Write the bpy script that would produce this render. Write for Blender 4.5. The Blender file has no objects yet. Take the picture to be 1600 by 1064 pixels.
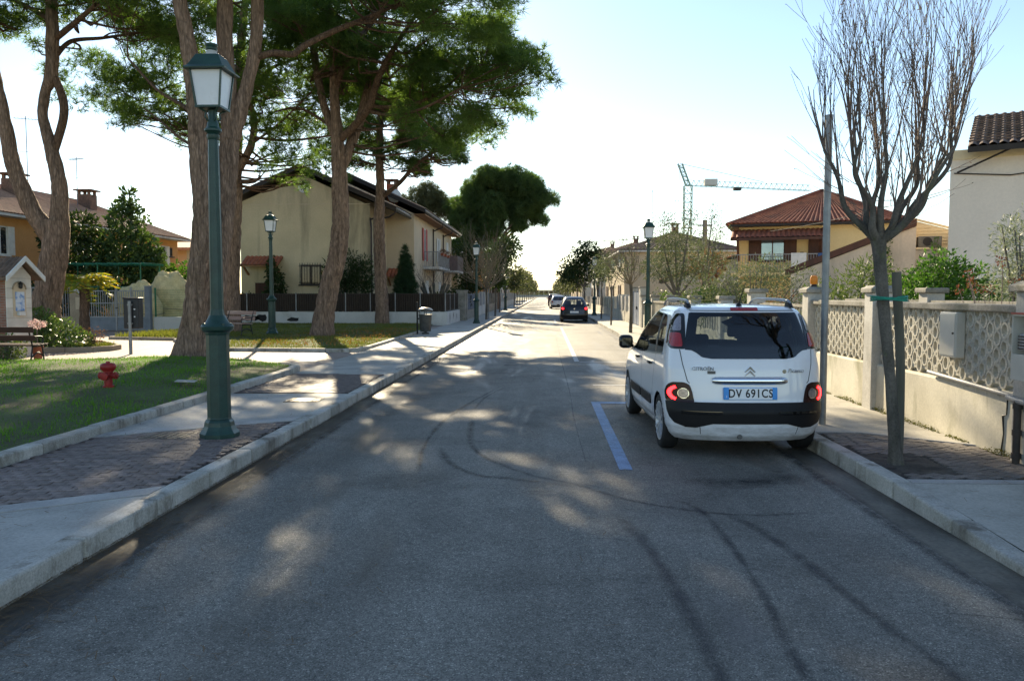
import bpy, bmesh, math, random
import numpy as np
from mathutils import Vector, Matrix, noise as mnoise
R_ = math.radians
rng = np.random.default_rng(7)
random.seed(7)
scene = bpy.context.scene
COL = scene.collection
# ---------------------------------------------------------------- camera
cam_d = bpy.data.cameras.new('camera')
cam_d.sensor_width = 36.0
cam_d.lens = 36.0 * 1244 / 1600
cam_d.clip_end = 6000
cam = bpy.data.objects.new('camera', cam_d)
COL.objects.link(cam)
cam.location = (0, 0, 1.73)
cam.rotation_euler = (math.pi / 2 - math.atan(74 / 1244), 0, math.atan(52 / 1244))
scene.camera = cam
# ---------------------------------------------------------------- sky, sun, exposure
SUN_AZ = R_(-15.0)     # measured from +Y towards +X
SUN_EL = R_(23)
world = bpy.data.worlds.new('World')
scene.world = world
world.use_nodes = True
wn = world.node_tree
bg = wn.nodes['Background']
sky = wn.nodes.new('ShaderNodeTexSky')
sky.sky_type = 'NISHITA'
sky.sun_disc = False
sky.sun_elevation = SUN_EL
sky.sun_rotation = SUN_AZ
sky.air_density = 1.0
sky.dust_density = 0.1
sky.ozone_density = 0.9
wn.links.new(sky.outputs[0], bg.inputs['Color'])
bg.inputs['Strength'].default_value = 0.069
sun_d = bpy.data.lights.new('sun', 'SUN')
sun_d.energy = 3.9
sun_d.angle = R_(0.53)
sun_d.color = (1.0, 0.84, 0.58)
sun = bpy.data.objects.new('sun', sun_d)
COL.objects.link(sun)
sd = Vector((math.sin(SUN_AZ) * math.cos(SUN_EL), math.cos(SUN_AZ) * math.cos(SUN_EL), math.sin(SUN_EL)))
sun.rotation_euler = sd.to_track_quat('Z', 'Y').to_euler()
sun.location = (-20, 40, 40)
vs = scene.view_settings
vs.view_transform = 'Standard'
vs.look = 'None'
vs.exposure = 1.62
vs.gamma = 1.0
scene.render.engine = 'CYCLES'
scene.cycles.use_denoising = True
scene.cycles.max_bounces = 8
scene.cycles.transparent_max_bounces = 12
scene.cycles.sample_clamp_indirect = 6.0

# ---------------------------------------------------------------- mesh helpers
class MB:
    def __init__(s):
        s.v = []; s.f = []
    def add(s, vs_, fs_):
        b = len(s.v)
        s.v.extend([tuple(p) for p in vs_])
        s.f.extend([tuple(i + b for i in f) for f in fs_])
        return s
    def box(s, x0, x1, y0, y1, z0, z1):
        return s.add([(x0, y0, z0), (x1, y0, z0), (x1, y1, z0), (x0, y1, z0), (x0, y0, z1), (x1, y0, z1), (x1, y1, z1), (x0, y1, z1)],
                     [(0, 3, 2, 1), (4, 5, 6, 7), (0, 1, 5, 4), (1, 2, 6, 5), (2, 3, 7, 6), (3, 0, 4, 7)])
    def obox(s, c, size, rz=0, rx=0, ry=0):
        m = Matrix.Translation(c) @ Matrix.Rotation(rz, 4, 'Z') @ Matrix.Rotation(ry, 4, 'Y') @ Matrix.Rotation(rx, 4, 'X')
        a, b, d = [q / 2 for q in size]
        vs_ = [m @ Vector(p) for p in ((-a, -b, -d), (a, -b, -d), (a, b, -d), (-a, b, -d), (-a, -b, d), (a, -b, d), (a, b, d), (-a, b, d))]
        return s.add(vs_, [(0, 3, 2, 1), (4, 5, 6, 7), (0, 1, 5, 4), (1, 2, 6, 5), (2, 3, 7, 6), (3, 0, 4, 7)])
    def bar(s, p0, p1, w, h=None):
        h = h or w
        p0 = Vector(p0); p1 = Vector(p1); d = (p1 - p0)
        if d.length < 1e-6: return s
        d.normalize()
        up = Vector((0, 0, 1)) if abs(d.z) < .95 else Vector((0, 1, 0))
        a = d.cross(up).normalized() * (w / 2); b = a.cross(d).normalized() * (h / 2)
        vs_ = [p0 - a - b, p0 + a - b, p0 + a + b, p0 - a + b, p1 - a - b, p1 + a - b, p1 + a + b, p1 - a + b]
        return s.add(vs_, [(0, 1, 2, 3), (7, 6, 5, 4), (0, 4, 5, 1), (1, 5, 6, 2), (2, 6, 7, 3), (3, 7, 4, 0)])
    def tube(s, pts, rad, n=8, cap=True):
        pts = [Vector(p) for p in pts]
        if not hasattr(rad, '__len__'): rad = [rad] * len(pts)
        fr = None; vs_ = []; fs_ = []
        for i, p in enumerate(pts):
            d = (pts[min(i + 1, len(pts) - 1)] - pts[max(i - 1, 0)])
            if d.length < 1e-9: d = Vector((0, 0, 1))
            d.normalize()
            if fr is None:
                fr = d.cross(Vector((.31, .95, .1)) if abs(d.z) > .5 else Vector((0, 0, 1))).normalized()
            fr = (fr - d * fr.dot(d))
            fr = fr.normalized() if fr.length > 1e-6 else d.orthogonal().normalized()
            b = d.cross(fr)
            for k in range(n):
                a = 2 * math.pi * k / n
                vs_.append(p + (fr * math.cos(a) + b * math.sin(a)) * rad[i])
        for i in range(len(pts) - 1):
            for k in range(n):
                fs_.append((i * n + k, i * n + (k + 1) % n, (i + 1) * n + (k + 1) % n, (i + 1) * n + k))
        if cap:
            fs_.append(tuple(range(n))[::-1]); fs_.append(tuple(range((len(pts) - 1) * n, len(pts) * n)))
        return s.add(vs_, fs_)
    def lathe(s, prof, n=16, c=(0, 0, 0), rot=0, axis='z'):
        vs_ = []; fs_ = []
        for r, z in prof:
            for k in range(n):
                a = rot + 2 * math.pi * k / n
                if axis == 'z': vs_.append((c[0] + r * math.cos(a), c[1] + r * math.sin(a), c[2] + z))
                elif axis == 'x': vs_.append((c[0] + z, c[1] + r * math.cos(a), c[2] + r * math.sin(a)))
                else: vs_.append((c[0] + r * math.sin(a), c[1] + z, c[2] + r * math.cos(a)))
        m = len(prof)
        for i in range(m - 1):
            for k in range(n):
                fs_.append((i * n + k, i * n + (k + 1) % n, (i + 1) * n + (k + 1) % n, (i + 1) * n + k))
        fs_.append(tuple(range(n))[::-1]); fs_.append(tuple(range((m - 1) * n, m * n)))
        return s.add(vs_, fs_)
    def prism(s, poly, d0, d1, axis='y'):
        n = len(poly)
        f = {'y': lambda p, d: (p[0], d, p[1]), 'x': lambda p, d: (d, p[0], p[1]), 'z': lambda p, d: (p[0], p[1], d)}[axis]
        vs_ = [f(p, d0) for p in poly] + [f(p, d1) for p in poly]
        fs_ = [tuple(range(n)), tuple(range(2 * n - 1, n - 1, -1))]
        for k in range(n):
            fs_.append((k, n + k, n + (k + 1) % n, (k + 1) % n))
        return s.add(vs_, fs_)
    def quad(s, *p):
        return s.add(p, [tuple(range(len(p)))])
    def slab(s, p, thick):      # roof plane as a slab, p ordered counter-clockwise seen from above
        n = len(p); lo = [(a, b, c - thick) for a, b, c in p]
        return s.add(list(p) + lo, [tuple(range(n)), tuple(range(2 * n - 1, n - 1, -1))] + [(k, n + k, n + (k + 1) % n, (k + 1) % n) for k in range(n)])
    def build(s, name, mat=None, parent=None, smooth=False, bevel=0, seg=2, fix=True):
        me = bpy.data.meshes.new(name)
        me.from_pydata(s.v, [], s.f)
        if fix:
            bm = bmesh.new(); bm.from_mesh(me)
            bmesh.ops.recalc_face_normals(bm, faces=bm.faces)
            bm.to_mesh(me); bm.free()
        return mobj(name, me, mat, parent, smooth, bevel, seg)

def mobj(name, me, mat=None, parent=None, smooth=False, bevel=0, seg=2):
    o = bpy.data.objects.new(name, me)
    COL.objects.link(o)
    if mat is not None and not me.materials: me.materials.append(mat)
    if smooth:
        me.polygons.foreach_set('use_smooth', [True] * len(me.polygons))
        if smooth is not True:
            me.set_sharp_from_angle(angle=R_(smooth))
    if bevel:
        b = o.modifiers.new('bevel', 'BEVEL'); b.width = bevel; b.segments = seg; b.limit_method = 'ANGLE'; b.angle_limit = R_(40)
    if parent is not None: o.parent = parent
    return o

def npmesh(name, V, F, mat, parent=None, smooth=False):
    V = np.asarray(V, dtype=np.float32).reshape(-1, 3); F = np.asarray(F, dtype=np.int32)
    k = F.shape[1]; me = bpy.data.meshes.new(name)
    me.vertices.add(len(V)); me.vertices.foreach_set('co', V.ravel())
    me.loops.add(F.size); me.loops.foreach_set('vertex_index', F.ravel())
    me.polygons.add(len(F)); me.polygons.foreach_set('loop_start', np.arange(0, F.size, k, dtype=np.int32))
    me.polygons.foreach_set('loop_total', np.full(len(F), k, dtype=np.int32))
    me.update(calc_edges=True); me.validate()
    return mobj(name, me, mat, parent, smooth)

def tag(o, label=None, cat=None, group=None, kind=None):
    if label: o['label'] = label
    if cat: o['category'] = cat
    if group: o['group'] = group
    if kind: o['kind'] = kind
    return o

def thing(name, label, cat, loc=(0, 0, 0), rz=0, group=None):
    o = bpy.data.objects.new(name, None); COL.objects.link(o)
    o.empty_display_size = .2
    o.location = loc; o.rotation_euler = (0, 0, rz)
    return tag(o, label, cat, group)

def dup(root, loc, rz=None, label=None, group=None, scale=None):
    r = root.copy(); COL.objects.link(r); r.location = loc
    if rz is not None: r.rotation_euler = (0, 0, rz)
    if scale: r.scale = scale
    if label: r['label'] = label
    if group: r['group'] = group
    for ch in list(root.children):
        c = ch.copy(); COL.objects.link(c); c.parent = r
        for g in list(ch.children):
            d = g.copy(); COL.objects.link(d); d.parent = c
    return r

def struct(name, mb, mat, label=None, cat=None, **k):
    return tag(mb.build(name, mat, **k), label, cat, kind='structure')

def smooth_path(pts, step=.12):
    """Catmull-Rom through (x,y,z,r) points"""
    P = np.array(pts, float); out = []
    for i in range(len(P) - 1):
        p0 = P[max(i - 1, 0)]; p1 = P[i]; p2 = P[i + 1]; p3 = P[min(i + 2, len(P) - 1)]
        m = max(2, int(np.linalg.norm(p2[:3] - p1[:3]) / step))
        for t in np.linspace(0, 1, m, endpoint=False):
            q = .5 * ((2 * p1) + (-p0 + p2) * t + (2 * p0 - 5 * p1 + 4 * p2 - p3) * t * t + (-p0 + 3 * p1 - 3 * p2 + p3) * t ** 3)
            q[3] = p1[3] * (1 - t) + p2[3] * t
            out.append(q)
    out.append(P[-1]); return np.array(out)

# ---------------------------------------------------------------- material helpers
def _nt(name):
    m = bpy.data.materials.new(name); m.use_nodes = True
    nt = m.node_tree; return m, nt, nt.nodes['Principled BSDF']
def _n(nt, typ, **kw):
    n = nt.nodes.new(typ)
    for k, v in kw.items():
        if hasattr(n, k) and not k.startswith('in_'): setattr(n, k, v)
    return n
def rgba(c): return (c[0], c[1], c[2], 1)
def ramp(nt, src, stops):
    r = nt.nodes.new('ShaderNodeValToRGB')
    e = r.color_ramp.elements
    while len(e) < len(stops): e.new(.5)
    for el, (p, c) in zip(e, stops):
        el.position = p; el.color = rgba(c) if hasattr(c, '__len__') else (c, c, c, 1)
    nt.links.new(src, r.inputs['Fac']); return r.outputs['Color']
def noise(nt, vec, sc, det=5, rough=.55, dist=0):
    n = nt.nodes.new('ShaderNodeTexNoise')
    n.inputs['Scale'].default_value = sc; n.inputs['Detail'].default_value = det
    n.inputs['Roughness'].default_value = rough; n.inputs['Distortion'].default_value = dist
    nt.links.new(vec, n.inputs['Vector']); return n.outputs['Fac']
def mixc(nt, f, a, b, mode='MIX'):
    n = nt.nodes.new('ShaderNodeMixRGB'); n.blend_type = mode
    for s, v in (('Fac', f), ('Color1', a), ('Color2', b)):
        if isinstance(v, bpy.types.NodeSocket): nt.links.new(v, n.inputs[s])
        elif s == 'Fac': n.inputs[s].default_value = v
        else: n.inputs[s].default_value = rgba(v)
    return n.outputs['Color']
def coords(nt, stretch=None, kind='Object'):
    tc = nt.nodes.new('ShaderNodeTexCoord'); v = tc.outputs[kind]
    if stretch:
        mp = nt.nodes.new('ShaderNodeMapping'); mp.inputs['Scale'].default_value = stretch
        nt.links.new(v, mp.inputs['Vector']); v = mp.outputs['Vector']
    return v
def bumpn(nt, h, bsdf, strength, dist):
    b = nt.nodes.new('ShaderNodeBump'); b.inputs['Strength'].default_value = strength; b.inputs['Distance'].default_value = dist
    nt.links.new(h, b.inputs['Height']); nt.links.new(b.outputs['Normal'], bsdf.inputs['Normal'])

def M(name, c, c2=None, rough=.7, sc=3., lo=.38, hi=.62, fine=None, bump=0., bsc=40., bdist=.01, metal=0., spec=.4, stretch=None,
      stain=None, rnd=0., emis=None, coat=0., rvar=0.):
    m, nt, b = _nt(name)
    c2 = c2 or tuple(q * .78 for q in c)
    v = coords(nt, stretch)
    col = ramp(nt, noise(nt, v, sc, 6, .6), [(lo, c2), (hi, c)])
    v0 = coords(nt)
    if fine:
        col = mixc(nt, 1, col, ramp(nt, noise(nt, v0, fine[0], 4, .7), [(.3, 1 - fine[1]), (.7, 1 + fine[1] * .4)]), 'MULTIPLY')
    if stain:       # (colour, scale, threshold, amount, stretch)
        sv = coords(nt, stain[4])
        f = ramp(nt, noise(nt, sv, stain[1], 7, .65, .3), [(stain[2], 0.), (min(.99, stain[2] + .14), stain[3])])
        col = mixc(nt, f, col, stain[0])
    if rnd:
        oi = nt.nodes.new('ShaderNodeObjectInfo')
        col = mixc(nt, 1, col, ramp(nt, oi.outputs['Random'], [(0, 1 - rnd), (1, 1 + rnd)]), 'MULTIPLY')
    nt.links.new(col, b.inputs['Base Color'])
    b.inputs['Roughness'].default_value = rough
    if rvar:
        nt.links.new(ramp(nt, noise(nt, v0, sc * 2.3, 5), [(.3, max(0, rough - rvar)), (.7, min(1, rough + rvar))]), b.inputs['Roughness'])
    b.inputs['Metallic'].default_value = metal
    b.inputs['Specular IOR Level'].default_value = spec
    b.inputs['Coat Weight'].default_value = coat
    if bump: bumpn(nt, noise(nt, v, bsc, 6, .65), b, bump, bdist)
    if emis:
        b.inputs['Emission Color'].default_value = rgba(emis[0]); b.inputs['Emission Strength'].default_value = emis[1]
    return m

def leafM(name, c, c2, rough=.55, tr=.35, trc=None, sc=.9, c3=None, spec=.18):
    m, nt, b = _nt(name)
    v = coords(nt)
    col = ramp(nt, noise(nt, v, sc, 5, .7), [(.33, c2), (.66, c)])
    oi = noise(nt, v, 37., 2)
    col = mixc(nt, 1, col, ramp(nt, oi, [(.3, .65), (.7, 1.3)]), 'MULTIPLY')
    if c3: col = mixc(nt, ramp(nt, noise(nt, v, 17., 3), [(.56, 0.), (.66, .8)]), col, c3)
    nt.links.new(col, b.inputs['Base Color'])
    b.inputs['Roughness'].default_value = rough; b.inputs['Specular IOR Level'].default_value = spec
    t = nt.nodes.new('ShaderNodeBsdfTranslucent')
    tc = mixc(nt, 1, col, trc or (1.5, 1.45, .6), 'MULTIPLY'); nt.links.new(tc, t.inputs['Color'])
    mx = nt.nodes.new('ShaderNodeMixShader'); mx.inputs['Fac'].default_value = tr
    nt.links.new(b.outputs[0], mx.inputs[1]); nt.links.new(t.outputs[0], mx.inputs[2])
    nt.links.new(mx.outputs[0], nt.nodes['Material Output'].inputs['Surface'])
    return m

def glassM(name, tint, gloss=.08, rough=.02, fres=1.45):
    m, nt, b = _nt(name); nt.nodes.remove(b)
    t = nt.nodes.new('ShaderNodeBsdfTransparent'); t.inputs['Color'].default_value = rgba(tint)
    g = nt.nodes.new('ShaderNodeBsdfGlossy'); g.inputs['Roughness'].default_value = rough
    f = nt.nodes.new('ShaderNodeFresnel'); f.inputs['IOR'].default_value = fres
    a = nt.nodes.new('ShaderNodeMath'); a.operation = 'ADD'; a.inputs[1].default_value = gloss; a.use_clamp = True
    nt.links.new(f.outputs[0], a.inputs[0])
    mx = nt.nodes.new('ShaderNodeMixShader'); nt.links.new(a.outputs[0], mx.inputs['Fac'])
    nt.links.new(t.outputs[0], mx.inputs[1]); nt.links.new(g.outputs[0], mx.inputs[2])
    nt.links.new(mx.outputs[0], nt.nodes['Material Output'].inputs['Surface'])
    return m

def brickM(name, c1, c2, mortar, sc=1., w=.25, h=.07, ms=.012, rough=.85, rot=None, bump=.4, offset=.5):
    m, nt, b = _nt(name)
    tc = nt.nodes.new('ShaderNodeTexCoord'); mp = nt.nodes.new('ShaderNodeMapping')
    if rot: mp.inputs['Rotation'].default_value = rot
    nt.links.new(tc.outputs['Object'], mp.inputs['Vector'])
    br = nt.nodes.new('ShaderNodeTexBrick')
    br.inputs['Color1'].default_value = rgba(c1); br.inputs['Color2'].default_value = rgba(c2); br.inputs['Mortar'].default_value = rgba(mortar)
    br.inputs['Scale'].default_value = sc; br.inputs['Brick Width'].default_value = w; br.inputs['Row Height'].default_value = h
    br.inputs['Mortar Size'].default_value = ms; br.inputs['Bias'].default_value = -.1; br.offset = offset
    nt.links.new(mp.outputs[0], br.inputs['Vector'])
    col = mixc(nt, 1, br.outputs['Color'], ramp(nt, noise(nt, tc.outputs['Object'], 1.7, 6), [(.3, .7), (.7, 1.15)]), 'MULTIPLY')
    nt.links.new(col, b.inputs['Base Color']); b.inputs['Roughness'].default_value = rough
    inv = nt.nodes.new('ShaderNodeMath'); inv.operation = 'SUBTRACT'; inv.inputs[0].default_value = 1; nt.links.new(br.outputs['Fac'], inv.inputs[1])
    bumpn(nt, inv.outputs[0], b, bump, .01)
    return m

# ---------------------------------------------------------------- foliage
def rot_mats(n, dirs=None, spread=1.):
    """random rotation matrices whose z axis is near dirs"""
    q = rng.normal(size=(n, 3))
    if dirs is not None: q = dirs + q * spread
    z = q / np.linalg.norm(q, axis=1, keepdims=True)
    a = rng.normal(size=(n, 3)); x = np.cross(a, z); x /= np.linalg.norm(x, axis=1, keepdims=True) + 1e-9
    y = np.cross(z, x)
    return np.stack([x, y, z], axis=2)
def scatter(tv, tf, pos, scale, dirs=None, spread=1.):
    n = len(pos); k = len(tv)
    Rm = rot_mats(n, dirs, spread)
    V = np.einsum('nij,kj->nki', Rm, tv) * np.asarray(scale).reshape(-1, 1, 1) + pos[:, None, :]
    F = (np.asarray(tf)[None] + (np.arange(n) * k)[:, None, None]).reshape(-1, np.asarray(tf).shape[1])
    return V.reshape(-1, 3), F
def tuft(n=9, w=.09, up=.55):
    V = []; F = []
    for i in range(n):
        a = 2 * math.pi * i / n + random.uniform(-.3, .3); e = random.uniform(.15, 1.35) * up * 1.6
        d = Vector((math.cos(a) * math.cos(e), math.sin(a) * math.cos(e), math.sin(e)))
        s = d.cross(Vector((random.random(), random.random(), random.random()))).normalized() * w
        L = random.uniform(.75, 1.1)
        b = len(V); V += [d * .08 - s * .5, d * .08 + s * .5, d * L]; F.append((b, b + 1, b + 2))
    return np.array([tuple(v) for v in V]), np.array(F)
LEAF = (np.array([(0, 0, 0), (-.24, .05, .5), (0, 0, 1.), (.24, .05, .5)]), np.array([(0, 3, 2, 1)]))
NLEAF = (np.array([(0, 0, 0), (-.11, .02, .5), (0, 0, 1.), (.11, .02, .5)]), np.array([(0, 3, 2, 1)]))
def ell_points(n, c, r, shell=.45, low=-1.):
    p = rng.normal(size=(int(n * 2.2) + 8, 3)); p /= np.linalg.norm(p, axis=1, keepdims=True)
    p = p[p[:, 2] > low][:n]; n = len(p)
    rad = (1 - shell * rng.random(n) ** 1.5)[:, None]
    return np.asarray(c) + p * rad * np.asarray(r), p
def leaves(name, clumps, n, size, mat, parent=None, tpl=LEAF, shell=.5, low=-1., spread=.8, bumpy=.25, seedpts=None):
    """clumps: list of (c, r); n leaves in all, shared by surface area"""
    ar = np.array([(r[0] * r[1] + r[0] * r[2] + r[1] * r[2]) for c, r in clumps]); ar /= ar.sum()
    P = []; Dn = []
    for (c, r), a in zip(clumps, ar):
        m = max(4, int(n * a)); p, d = ell_points(m, c, r, shell, low)
        # bumpy surface
        if bumpy:
            f = np.array([mnoise.noise(Vector((q[0] * 1.7, q[1] * 1.7, q[2] * 1.7)) / max(.15, min(r)) * .9) for q in p])
            p = np.asarray(c) + (p - np.asarray(c)) * (1 + bumpy * f[:, None])
        P.append(p); Dn.append(d)
    P = np.concatenate(P); Dn = np.concatenate(Dn)
    sc = size * rng.uniform(.65, 1.25, len(P))
    V, F = scatter(tpl[0], tpl[1], P, sc, Dn, spread)
    return npmesh(name, V, F, mat, parent)
# ================================================================ materials of the setting
def asphalt():
    m, nt, b = _nt('asphalt')
    v = coords(nt)
    col = ramp(nt, noise(nt, v, .5, 7, .68, .6), [(.28, (.118, .109, .092)), (.5, (.208, .194, .165)), (.72, (.262, .246, .210))])
    lane = coords(nt, (1., .06, 1.))
    col = mixc(nt, 1, col, ramp(nt, noise(nt, lane, 1.3, 4, .6), [(.3, .74), (.7, 1.18)]), 'MULTIPLY')
    sp = nt.nodes.new('ShaderNodeTexVoronoi'); sp.inputs['Scale'].default_value = 150; nt.links.new(v, sp.inputs['Vector'])
    col = mixc(nt, 1, col, ramp(nt, sp.outputs['Color'], [(.12, .42), (.45, .92), (.75, 1.08), (.95, 2.3)]), 'MULTIPLY')
    col = mixc(nt, 1, col, ramp(nt, noise(nt, v, 22, 5, .75), [(.3, .62), (.5, 1.0), (.7, 1.22)]), 'MULTIPLY')
    vs2 = coords(nt, (1., .16, 1.))
    damp = ramp(nt, noise(nt, vs2, 1.1, 6, .6, .5), [(.55, 0.), (.64, 1.)])
    col = mixc(nt, damp, col, mixc(nt, 1, col, (.66, .66, .67), 'MULTIPLY'))
    nt.links.new(col, b.inputs['Base Color'])
    nt.links.new(mixc(nt, damp, ramp(nt, noise(nt, v, 3, 5), [(.3, .60), (.7, .80)]), (.36, .36, .36)), b.inputs['Roughness'])
    b.inputs['Specular IOR Level'].default_value = .30
    h = mixc(nt, .6, sp.outputs['Distance'], noise(nt, v, 110, 4))
    bumpn(nt, h, b, .5, .008)
    return m
A = dict(
    asphalt=asphalt(),
    ground=M('dry_ground', (.16, .14, .09), (.08, .10, .045), .95, sc=.3, fine=(6, .3), bump=.5, bsc=15, bdist=.03),
    concrete=M('pavement_concrete', (.50, .475, .42), (.37, .35, .31), .8, sc=1.3, fine=(40, .25), bump=.15, bsc=90, stain=((.16, .15, .13), 1.6, .56, .6, (1, 1, 1))),
    concrete_y=M('pavement_concrete_right', (.52, .49, .42), (.38, .355, .30), .8, sc=1.1, fine=(40, .25), bump=.15, bsc=90, stain=((.17, .15, .11), 1.1, .55, .55, (1, 1, 1))),
    strip=M('pale_stone_strip', (.47, .45, .42), (.36, .345, .325), .75, sc=3, fine=(50, .2), bump=.12, bsc=90, stain=((.2, .18, .16), 3, .6, .4, (1, 1, 1))),
    kerb=M('kerb_stone', (.56, .53, .47), (.38, .355, .30), .8, sc=2.6, fine=(60, .35), bump=.5, bsc=45, bdist=.012, rnd=.14, stain=((.13, .11, .08), 3.4, .52, .8, (1, 1, .45))),
    gutter=M('gutter_concrete', (.19, .17, .13), (.085, .075, .055), .6, sc=1.4, fine=(30, .4), bump=.4, bsc=50, stain=((.035, .028, .02), 1.5, .44, .9, (1, .3, 1))),
    paver=M('porphyry_paver', (.255, .20, .175), (.165, .125, .11), .72, sc=9, fine=(70, .3), bump=.35, bsc=60, rnd=.28),
    paver_g=M('grey_paver', (.22, .19, .165), (.15, .13, .115), .8, sc=9, fine=(70, .3), bump=.35, bsc=60, rnd=.2),
    bed=M('joint_sand', (.055, .045, .036), (.035, .03, .024), .95, sc=8, fine=(60, .4), bump=.3, bsc=60),
    path=brickM('park_paving', (.40, .31, .25), (.33, .25, .21), (.22, .18, .14), 1., .22, .11, .008, .75, None, .5),
    soil=M('lawn_soil', (.085, .13, .03), (.075, .075, .032), .95, sc=1.2, fine=(25, .45), bump=.6, bsc=30, bdist=.03),
    sand=M('beach_sand', (.42, .38, .30), (.34, .30, .23), .95, sc=.2),
    blue=M('blue_road_paint', (.24, .38, .60), (.18, .29, .47), .6, sc=5, fine=(60, .5), bump=.2, bsc=80, stain=((.13, .14, .14), 11, .54, .85, (1, 1, 1))),
    white=M('white_road_paint', (.55, .55, .53), (.38, .38, .37), .6, sc=4, fine=(60, .4), stain=((.09, .09, .09), 8, .6, .7, (1, 1, 1))),
    iron=M('cast_iron_cover', (.085, .075, .065), (.05, .045, .04), .55, sc=14, metal=.4, bump=.4, bsc=50),
)
def lawnmix():
    return A['soil']

# ================================================================ the setting
mb = MB(); mb.quad((-900, -60, -.03), (900, -60, -.03), (900, 1400, -.03), (-900, 1400, -.03))
struct('ground', mb, A['ground'])
RX0, RX1 = -3.0, 2.95
V = []; F = []
mb = MB()
ys = list(np.arange(-14, 40, 1.)) + [44, 50, 60, 80, 120, 200, 300, 330]
for i in range(len(ys) - 1):
    mb.quad((-2.72, ys[i], 0), (2.62, ys[i], 0), (2.62, ys[i + 1], 0), (-2.72, ys[i + 1], 0))
road = struct('road', mb, A['asphalt'])
mb = MB()
mb.quad((-3.0, -14, -.012), (-2.72, -14, -.006), (-2.72, 330, -.006), (-3.0, 330, -.012))
mb.build('gutter', A['gutter'], road)
mb = MB()
mb.quad((2.62, -14, -.006), (2.95, -14, -.012), (2.95, 330, -.012), (2.62, 330, -.006))
mb.build('gutter', A['gutter'], road)

def band(x0, x1, y0, y1, z, name, mat):
    m_ = MB(); m_.quad((x0, y0, z), (x1, y0, z), (x1, y1, z), (x0, y1, z)); return m_.build(name, mat, road)
# parking bay lines
band(.73, .86, 7.75, 12.65, .004, 'parking_line', A['blue'])
band(.86, 2.55, 12.44, 12.65, .004, 'parking_line', A['blue'])
band(.74, .86, 20.1, 40, .004, 'parking_line', A['white'])
band(.86, 2.55, 19.95, 20.07, .004, 'parking_line', A['white'])
band(.9, 2.5, 14.9, 15.0, .004, 'parking_line', A['white'])
band(.55, .67, 46.5, 52.5, .004, 'parking_line', A['white'])
band(.9, 2.3, 52.8, 52.95, .004, 'parking_line', A['white'])
for i in range(6):
    band(-2.4 + i * .85, -2.4 + i * .85 + .5, 60, 60.6, .004, 'crossing_dash', A['white'])
for i in range(4):
    band(-1.9 + i * .95, -1.9 + i * .95 + .5, 33.0 + .35 * i, 33.05 + .35 * i, .004, 'worn_paint_streak', A['white'])
# tyre marks and seams: thin dark films on the asphalt
def markM(name, c, a, sc):
    m, nt, b = _nt(name); v = coords(nt)
    b.inputs['Base Color'].default_value = rgba(c); b.inputs['Roughness'].default_value = .55
    at = nt.nodes.new('ShaderNodeAttribute'); at.attribute_name = 'cover'
    nt.links.new(mixc(nt, 1, ramp(nt, noise(nt, v, sc, 6, .7), [(.30, 0.), (.72, a)]), at.outputs['Fac'], 'MULTIPLY'), b.inputs['Alpha'])
    return m
MK = markM('tyre_rubber_mark', (.022, .022, .023), 1., 9.)
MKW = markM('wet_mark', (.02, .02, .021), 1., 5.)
PATCHM = markM('mud_stain', (.10, .075, .05), .55, 2.4)
def ribbon(name, pts, w, mat, z=.003):
    p = smooth_path([(a, b_, z, w) for a, b_ in pts], .12)
    V = []; F = []; C = []; n = len(p)
    for i in range(n):
        d = p[min(i + 1, n - 1)][:2] - p[max(i - 1, 0)][:2]; d /= np.linalg.norm(d) + 1e-9
        e = w * .7 * (.75 + .5 * mnoise.noise(Vector((i * .21, w * 30, .3)))); q = min(1, i / 4, (n - 1 - i) / 4)
        for s in (1, 0, -1): V.append((p[i][0] + d[1] * e * s, p[i][1] - d[0] * e * s, z)); C.append(q if s == 0 else 0.)
        if i: F += [(3 * i - 3, 3 * i - 2, 3 * i + 1, 3 * i), (3 * i - 2, 3 * i - 1, 3 * i + 2, 3 * i + 1)]
    m_ = MB(); m_.add(V, F); o = m_.build(name, mat, road, fix=False)
    at = o.data.attributes.new('cover', 'FLOAT', 'POINT'); at.data.foreach_set('value', C); return o
ribbon('tyre_mark', [(-1.0, 10.83), (-.87, 9.18), (-.62, 8.28), (-.13, 7.5), (.28, 7.14), (.79, 6.54), (1.5, 6.2), (2.2, 6.3)], .09, MK, .0030)
ribbon('tyre_mark', [(-1.18, 8.85), (-.99, 8.04), (-.65, 7.48), (-.31, 7.34), (.4, 7.0)], .13, MK, .0036)
ribbon('tyre_mark', [(-1.21, 7.57), (-1.36, 8.77), (-1.38, 10.54), (-1.21, 12.27), (-.9, 14.2)], .07, MK, .0042)
ribbon('tyre_mark', [(-1.06, 11.73), (-.98, 13.2), (-.73, 14.57)], .06, MK, .0034)
ribbon('wet_track', [(.57, 6.15), (.7, 5.44), (.77, 4.51), (.8, 3.5), (.8, 1.)], .13, MKW, .0038)
ribbon('wet_track', [(1.0, 6.75), (1.23, 6.36), (1.28, 5.46), (1.25, 4.43), (1.18, 3.51), (1.1, 1)], .08, MKW, .0034)
ribbon('wet_track', [(1.4, 6.3), (1.58, 5.77), (1.72, 4.75), (1.79, 4.03), (1.86, 3.54), (1.9, 1)], .10, MKW, .0040)
ribbon('asphalt_seam', [(.42, 8.), (.40, 11), (.43, 14), (.41, 22), (.42, 34)], .02, MK, .0032)
ribbon('mud_stain', [(-1.7, 7.4), (-1.3, 7.2), (-.9, 7.3)], .7, PATCHM, .0025)
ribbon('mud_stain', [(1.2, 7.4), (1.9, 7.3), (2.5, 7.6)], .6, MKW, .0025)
ribbon('mud_stain', [(-2.4, 10.5), (-2.2, 12.), (-2.1, 13.5)], .5, PATCHM, .0027)
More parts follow.
